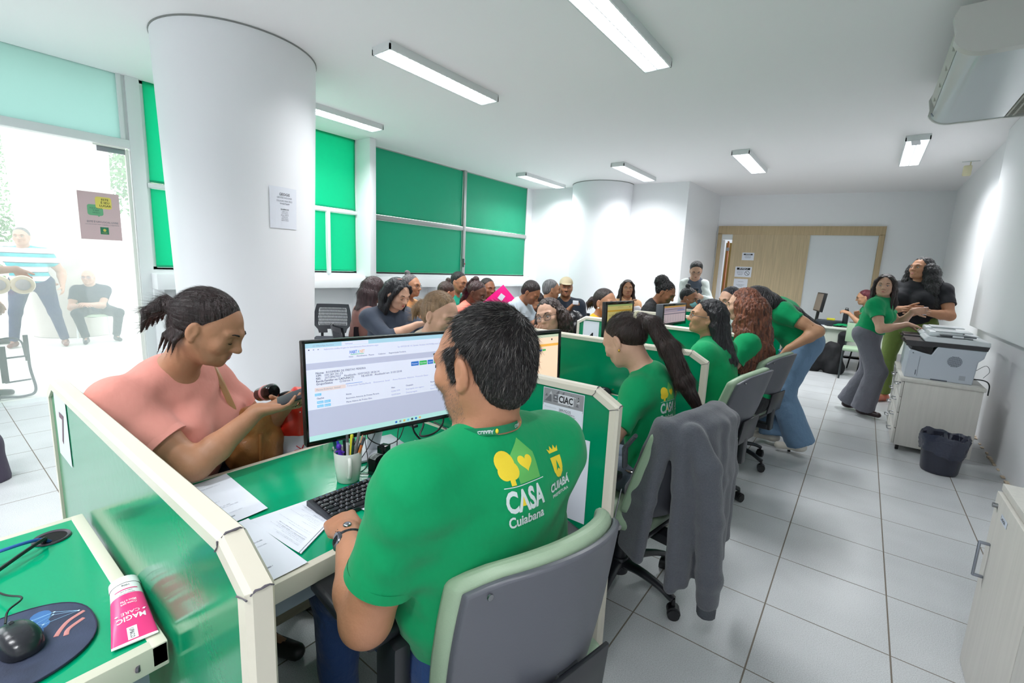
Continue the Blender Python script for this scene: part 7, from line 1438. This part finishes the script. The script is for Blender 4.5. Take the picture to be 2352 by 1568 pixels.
person('person', 'grey haired man in a turquoise striped polo walking outside the glass door', (-9.6, 1.07, 1.61), math.radians(-20), (-9.68, 1.13, .97), math.radians(-15), fem=False, s=1.05, build=1.3, skn='outdoor', top=('x', (1, 1, 1)), topmat=stripes(), bot=('navy_out', (40, 46, 90)), seated=False, hair=hs('short', 'outg', (110, 104, 104)), feet=[(-9.7, 1.42, .1), (-9.9, .90, .1)], rh=(-9.8, 1.38, .92), shoe=(120, 70, 60), res=.014, facek={})
person('person', 'bald man in sunglasses and dark T shirt sitting outside against the pillar', (-9.92, 1.80, 1.03), toward((-9.4, 1.7), -18), (-10.02, 1.86, .50), toward((-9.4, 1.7), 5), fem=False, s=1.0, build=1.15, skn='outdoor', top=('dark_tee', (50, 54, 72)), bot=('dark_out', (42, 46, 60)), hair=None, feet=[(-9.75, 2.05, .1), (-9.70, 1.66, .1)], gl=dict(col=(70, 66, 150), r_=.022, rnd=False, lens=True), rh=(-9.70, 1.66, .60), lh=(-9.68, 1.72, .62), shoe=(30, 30, 40), res=.014, kneeout=.14)
person('person', 'person at the left edge of the photo, hand on the round door handle', (-6.62, .36, 1.74), math.radians(-10), (-6.70, .36, 1.0), math.radians(60), fem=False, s=1.05, skn='outdoor', top=('olive_tee', (88, 110, 84)), bot=('dark_out', (42, 46, 60)), seated=False, hair=hs('short', 'outd', (50, 44, 44)), rh=(-6.27, .645, 1.27), rhint=(0, -.3, -1), rhand=dict(d=(.2, .5, -.85), pn=(1, 0, 0), curl=.8), near=1, res=.012)
for k, (y, lab) in enumerate(((.655, 'round glass door handle with a hand on it'), (.50, 'second round glass door handle at the left edge'))):
    r = empty('round_door_handle', (XL+.06, y, 1.14), lab, 'door handle', 'round door handles'); M = RY(PI/2); MB().lathe([(0, .0), (.07, .0), (.085, .012), (.078, .028), (.04, .034), (0, .034)], 36, M=M).build('disc', mat('handle_disc', (232, 224, 204), .3), r); MB().lathe([(.03, .034), (.05, .037), (.03, .044), (0, .04)], 24, M=M).tube([(-.055, 0, 0), (.0, 0, 0)], .02, 12).build('hub', mat('hub_pale', (200, 200, 196), .4), r)
person('person', 'person in dark trousers walking at the far left outside', (-10.4, .72, 1.45), math.radians(100), (-10.4, .75, .92), math.radians(90), skn='outdoor', top=('blueout', (120, 160, 176)), bot=('dark_out', (42, 46, 60)), seated=False, hair=hs('short', 'outd2', (50, 44, 44)), res=.016, face_on=False)
# ================================================================== jacket over the chair
def jacket():
    r = empty('grey_jacket', (-.46, 1.92, .30), 'dark grey hooded sweat jacket hung over the second staff chair', 'jacket'); o = V3(-.46, 1.92, .30)
    a = nrm((-.97, .15, 0)); b = np.cross(a, (0, 0, 1))       # a: chair forward, b: chair right
    C0 = V3(-.775, 1.97, 0); s = SDF()
    def P(u, back, z): return C0+b*(.25*u)-a*(.30+back-.075*abs(u)**2.2)+V3(0, 0, z)
    for i in range(15):
        u = -.86+1.82*i/14; top = .95-.05*abs(u)**3; bt = .36+.03*math.sin(i*1.3)-(.07 if u < -.5 else 0); w = .006*math.sin(i*2.4)
        s.chain([P(u, .055, top), P(u*1.02, .095+w, top-.03), P(u*1.03, .115+w, .70), P(u*1.04, .12+w*2, bt)], [.030, .030, .028+.003*math.sin(i*1.9), .026], .024)
        s.cap(P(u, .02, top+.0), P(u, -.02, top-.12), .024, .018, .024)
    for i in range(5): s.chain([P(-.92+.04*i, .06-.02*i, .92), P(-.97+.04*i, .02-.03*i, .62), P(-.98+.04*i, .0-.03*i, .36)], [.026, .026, .022], .02)
    s.chain([P(-.8, .12, .92), P(-.72, .165, .80), P(-.66, .19, .60), P(-.60, .20, .36), P(-.58, .20, .26)], [.040, .052, .050, .046, .040], .02)
    V, F = surf(s, .0075, disp=lambda X, Y, Z: .0025*np.sin((X*.3+Y)*70+Z*9)*np.sin(Z*12+1)+.001*np.sin(Z*60+Y*40)); mesh_np('jacket_cloth', V-o, F, mat('grey_fleece', (84, 87, 94), .95, spec=.1, bump=(260, .35), sheen=.3, var=(180, .12)), r)
    q = SDF().cap(P(-.58, .20, .27), P(-.57, .20, .195), .037, .034, .01, cut=[(P(-.57, .20, .20), (0, 0, -1))]); V, F = surf(q, .006); mesh_np('cuff', V-o, F, mat('grey_rib', (72, 76, 82), .95, bump=(150, .5)), r)
    MB().tube([tuple(P(-.99, -.10, .62)-o), tuple(P(-1.01, -.12, .44)-o), tuple(P(-1.01, -.12, .33)-o)], .003, 6).box(tuple(P(-1.01, -.12, .32)-o-.006), tuple(P(-1.01, -.12, .32)-o+.006)).build('zipper', M_STEEL, r)
    MB().tube([tuple(P(-.98, -.06, .86)-o), tuple(P(-1.02, -.09, .80)-o), tuple(P(-1.0, -.09, .72)-o)], [.022, .026, .022], 8, flat=.4).ell(P(-1.05, -.07, .82)-o, (.006, .006, .006)).build('collar_flap', mat('grey_rib'), r)
jacket()
# ================================================================== chairs of the waiting area and customers
def visitor_chair(x, y, ya, label, mesh=False, grp='visitor chairs'):
    rz = ya-PI/2; r = empty('visitor_chair', (x, y, 0), label, 'chair', grp, rz)
    MB().box((-.22, -.21, .43), (.22, .22, .475), bev=.02, seg=3).build('seat', mat('dark_upholstery', (48, 50, 60), .7), r)
    b = MB(); n, k = 10, 8; V = []; 
    for th in (0, -.022):
        for j in range(k+1):
            for i in range(n+1): u, w_ = -1+2*i/n, j/k; hw = .20+.035*math.sin(w_*PI)*(1 if mesh else .5)-.03*(w_ < .2); V.append((hw*u, -.21-.06*w_+.035*u*u+th, .52+.38*w_))
    N = (n+1)*(k+1); f = []
    hole = (lambda i, j: mesh and 1 <= i <= n-2 and 2 <= j <= k-2)
    for j in range(k):
        for i in range(n):
            a = j*(n+1)+i
            if hole(i, j): continue
            if mesh and j == 0 and 3 <= i <= 6: continue
            f += [[a, a+1, a+n+2, a+n+1], [N+a, N+a+n+1, N+a+n+2, N+a+1]]
    b.add(V, f).build('backrest', mat('back_black', (40, 41, 48), .5), r)
    if mesh:
        g = MB()
        for q in range(23):
            t = q/22; u0 = -.8+1.6*t
            for sgn in (-1, 1):
                pts = []
                for h in range(9):
                    w_ = .24+.64*h/8; u = u0+sgn*(.35)*(w_-.55)
                    if abs(u) <= .82: hw = .20+.035*math.sin(w_*PI); pts.append((hw*u, -.221-.06*w_+.035*u*u, .52+.38*w_))
                if len(pts) > 1: g.tube(pts, .0032, 4)
        g.build('back_mesh', mat('mesh_black', (52, 53, 60), .5), r)
    for sx in (-1, 1):
        for sy in (-1, 1): MB().tube([(sx*.19, sy*.17, .44), (sx*.215, sy*.215, .0)], .012, 8).build('leg', M_BLACK, r)
    MB().box((-.15, -.235, .44), (-.12, -.205, .56)).box((.12, -.235, .44), (.15, -.205, .56)).build('back_bracket', M_BLACK, r)
    return r
visitor_chair(-5.45, 3.30, math.radians(-40), 'empty chair with perforated mesh back beside the round column', True)
for (x, y, a, lab, ms) in ((-3.72, 2.60, 70, 'mesh backed chair under the woman with long brown hair', True), (-3.36, 2.62, 0, 'chair under the woman in the charcoal top', False), (-4.05, 3.32, 10, 'chair under the woman in the apricot blouse', False), (-3.90, 3.78, 30, 'chair under the person with the small top bun', False), (-4.08, 4.2, 5, 'chair under the man in the teal polo', False), (-3.44, 3.72, 15, 'chair under the woman with braids', False),
        (-3.76, 4.68, -5, 'chair in the third waiting row behind the pink folder', False), (-3.18, 4.26, 10, 'chair under the woman in pale grey', False), (-3.20, 4.92, 40, 'chair under the grey haired man', False), (-3.08, 5.50, -60, 'chair under the man in the cap', False), (-2.76, 6.55, -66, 'chair under the woman with the bundle', False),
        (-2.10, .60, 12, 'chair under the woman in salmon pink', False), (-2.12, 1.80, 5, 'chair under the fair haired woman', False), (-2.18, 2.95, -40, 'chair under the woman in round glasses', False), (-2.26, 4.14, 15, 'chair under the woman in mustard yellow', False), (-2.10, 5.30, 10, 'chair under the woman in the patterned blouse', False), (-2.12, 6.2, 5, 'chair under the person with the face mask', False), (.20, 9.80, 200, 'chair under the woman at the far desk', False), (-.62, 4.72, 200, 'chair beside the auburn haired woman', False)):
    visitor_chair(x, y, math.radians(a), lab, ms)
r = empty('visitor_chair', (.05, 8.95, 0), 'green padded chair with dark tube legs in front of the far desk', 'chair', 'visitor chairs'); MB().box((-.21, -.2, .44), (.21, .2, .49), bev=.02).build('seat', mat('seat_sage', (160, 184, 156), .6), r)
for sx in (-1, 1): MB().tube(bez([(sx*.2, -.19, 0), (sx*.2, -.17, .40), (sx*.2, -.08, .45), (sx*.2, .12, .45), (sx*.2, .2, .4), (sx*.2, .22, 0)], 5), .013, 8).build('leg_frame', mat('tube_dark', (50, 58, 60), .4), r)
MB().box((-.2, .18, .55), (.2, .21, .85), bev=.01).build('backrest', MATS['seat_sage'], r)
for sx in (-1, 1): MB().tube([(sx*.18, .2, .44), (sx*.18, .2, .6)], .01, 6).build('back_post', mat('tube_dark'), r)
t = MB().box((-.14, -.12, 0), (.14, .12, .42), bev=.02).build('waste_bin', mat('bin_black', (36, 38, 44), .4), loc=(.32, 8.35, 0)); tag(t, 'dark square bin on the floor beyond the woman in grey trousers', 'waste bin')
t = empty('black_coat', (-.55, 9.18, 0), 'black cloth hanging under the far desk', 'cloth'); s_ = SDF().chain([(0, 0, .40), (.03, 0, .2), (.0, 0, .05)], [.14, .16, .12], .05).chain([(.25, .0, .40), (.3, 0, .1)], [.12, .16], .05); V, F = surf(s_, .015, disp=lambda X, Y, Z: .01*np.sin(X*40)*np.sin(Z*20)); mesh_np('coat_cloth', V, F, mat('black_cloth', (22, 22, 26), .8), t)
# ================================================================== outside the door
r = empty('folding_frame', (-6.55, .58, 0), 'dark tubular folding frame standing in the doorway at left', 'frame'); b = MB()
b.tube(bez([(0, .10, .62), (0, .10, .3), (.02, .12, .06), (.02, .04, .01), (.0, -.12, .02)], 6), .012, 8).tube(bez([(0, -.10, .58), (0, -.02, .60), (0, .06, .56), (0, .08, .40)], 6), .008, 8); b.build('tube_frame', mat('frame_navy', (44, 46, 64), .4), r)
b = MB(); b.box((-.01, -.10, .16), (.01, -.05, .52)); b.box((-.008, .075, .36), (.008, .11, .62)); b.build('dark_pads', M_BLACK, r); b = MB(); b.tube([(0, -.10, .40), (0, .09, .41)], .010, 6).tube([(0, -.08, .16), (0, .10, .17)], .009, 6); b.build('cross_bars', mat('frame_navy'), r)
t = MB().box((-.02, -.9, 0), (.02, 0, 2.48), bev=.004).build('green_door_leaf', mat('green_paint', (0, 160, 120), .35), loc=(-6.30, .375, .0)); tag(t, 'green panel edge at the far left of the entrance', 'panel')
o_ = SDF().chain([(-4.28, .20, .02), (-4.32, .18, .35), (-4.35, .12, .60)], [.115, .10, .08], .04, cut=[((0, 0, .12), (0, 0, -1))]); V, F = surf(o_, .012); V[:, 2] -= .12
t = mesh_np('dark_bag', V, F, cloth('dark_purple', (72, 66, 82))); tag(t, 'dark cloth bag on the floor at the left edge of the photo', 'bag')
t = MB().lathe([(.55+.028*z, z) for z in np.linspace(0, 9, 12)], 56).build('pillar', mat('sunlit_concrete', (206, 198, 192), .85, bump=(3, .3), var=(1.2, .12)), loc=(-10.98, 1.78, 0)); tag(t, 'broad concrete pillar outside behind the seated man', 'pillar')
r = empty('plastic_chair', (-10.02, 1.86, 0), 'pale chair outside under the bald man', 'chair'); MB().box((-.22, -.22, .40), (.22, .22, .44), bev=.015).box((-.24, -.22, .44), (-.21, .22, .85), bev=.01).build('seat_shell', mat('pale_chair', (190, 206, 180), .5), r)
for sx in (-1, 1):
    for sy in (-1, 1): MB().tube([(sx*.19, sy*.19, .40), (sx*.21, sy*.21, 0)], .012, 6).build('leg', M_WHITEFRAME, r)
t = MB().tube([(0, 0, 0), (0, 0, 1.35)], .07, 12).build('green_post', mat('pale_green_paint', (150, 196, 160), .6), loc=(-7.3, 2.02, 0)); tag(t, 'pale green post just outside the glass door', 'post')
r = empty('white_railing', (-14, 4, 0), 'white railing outside beyond the pillar', 'railing'); b = MB()
for z in (.45, .9, 1.5): b.tube([(0, -8, z), (0, 10, z)], .04, 8)
b.build('rail', M_WHITEFRAME, r)
for y in range(-8, 11, 3): MB().tube([(0, y, 0), (0, y, 1.5)], .04, 8).build('railing_post', M_WHITEFRAME, r)
def tree(x, y, h, R_, seed, label):
    r = empty('tree', (x, y, 0), label, 'tree', 'trees outside'); MB().tube([(0, 0, 0), (.1, .1, h*.4), (-.1, .2, h*.75)], [.25, .18, .08], 10).build('trunk', mat('bark', (110, 96, 82), .9), r)
    rn = np.random.RandomState(seed); N = 11000; c = rn.normal(size=(26, 3))*np.array([R_*.45, R_*.5, h*.20])+np.array([0, 0, h*.62]); q = c[rn.randint(26, size=N)]+rn.normal(size=(N, 3))*R_*.17; a = rn.normal(size=(N, 3)); a /= np.linalg.norm(a, axis=1, keepdims=True); b_ = np.cross(a, rn.normal(size=(N, 3))); b_ /= np.linalg.norm(b_, axis=1, keepdims=True); s_ = .055+.04*rn.rand(N, 1)
    V = np.stack([q-a*s_, q-b_*s_*.5, q+a*s_, q+b_*s_*.5], 1).reshape(-1, 3); F = np.arange(4*N).reshape(-1, 4); mesh_np('crown', V, F, mat('leaf_green', (112, 148, 98), .6, var=(.6, .3)), r)
tree(-19, .3, 8.5, 2.1, 1, 'leafy tree outside at left of the pillar'); tree(-18, 5.6, 8, 2.1, 2, 'leafy tree outside right of the pillar'); tree(-30, 4.5, 11, 4.5, 3, 'leafy tree farthest away outside')
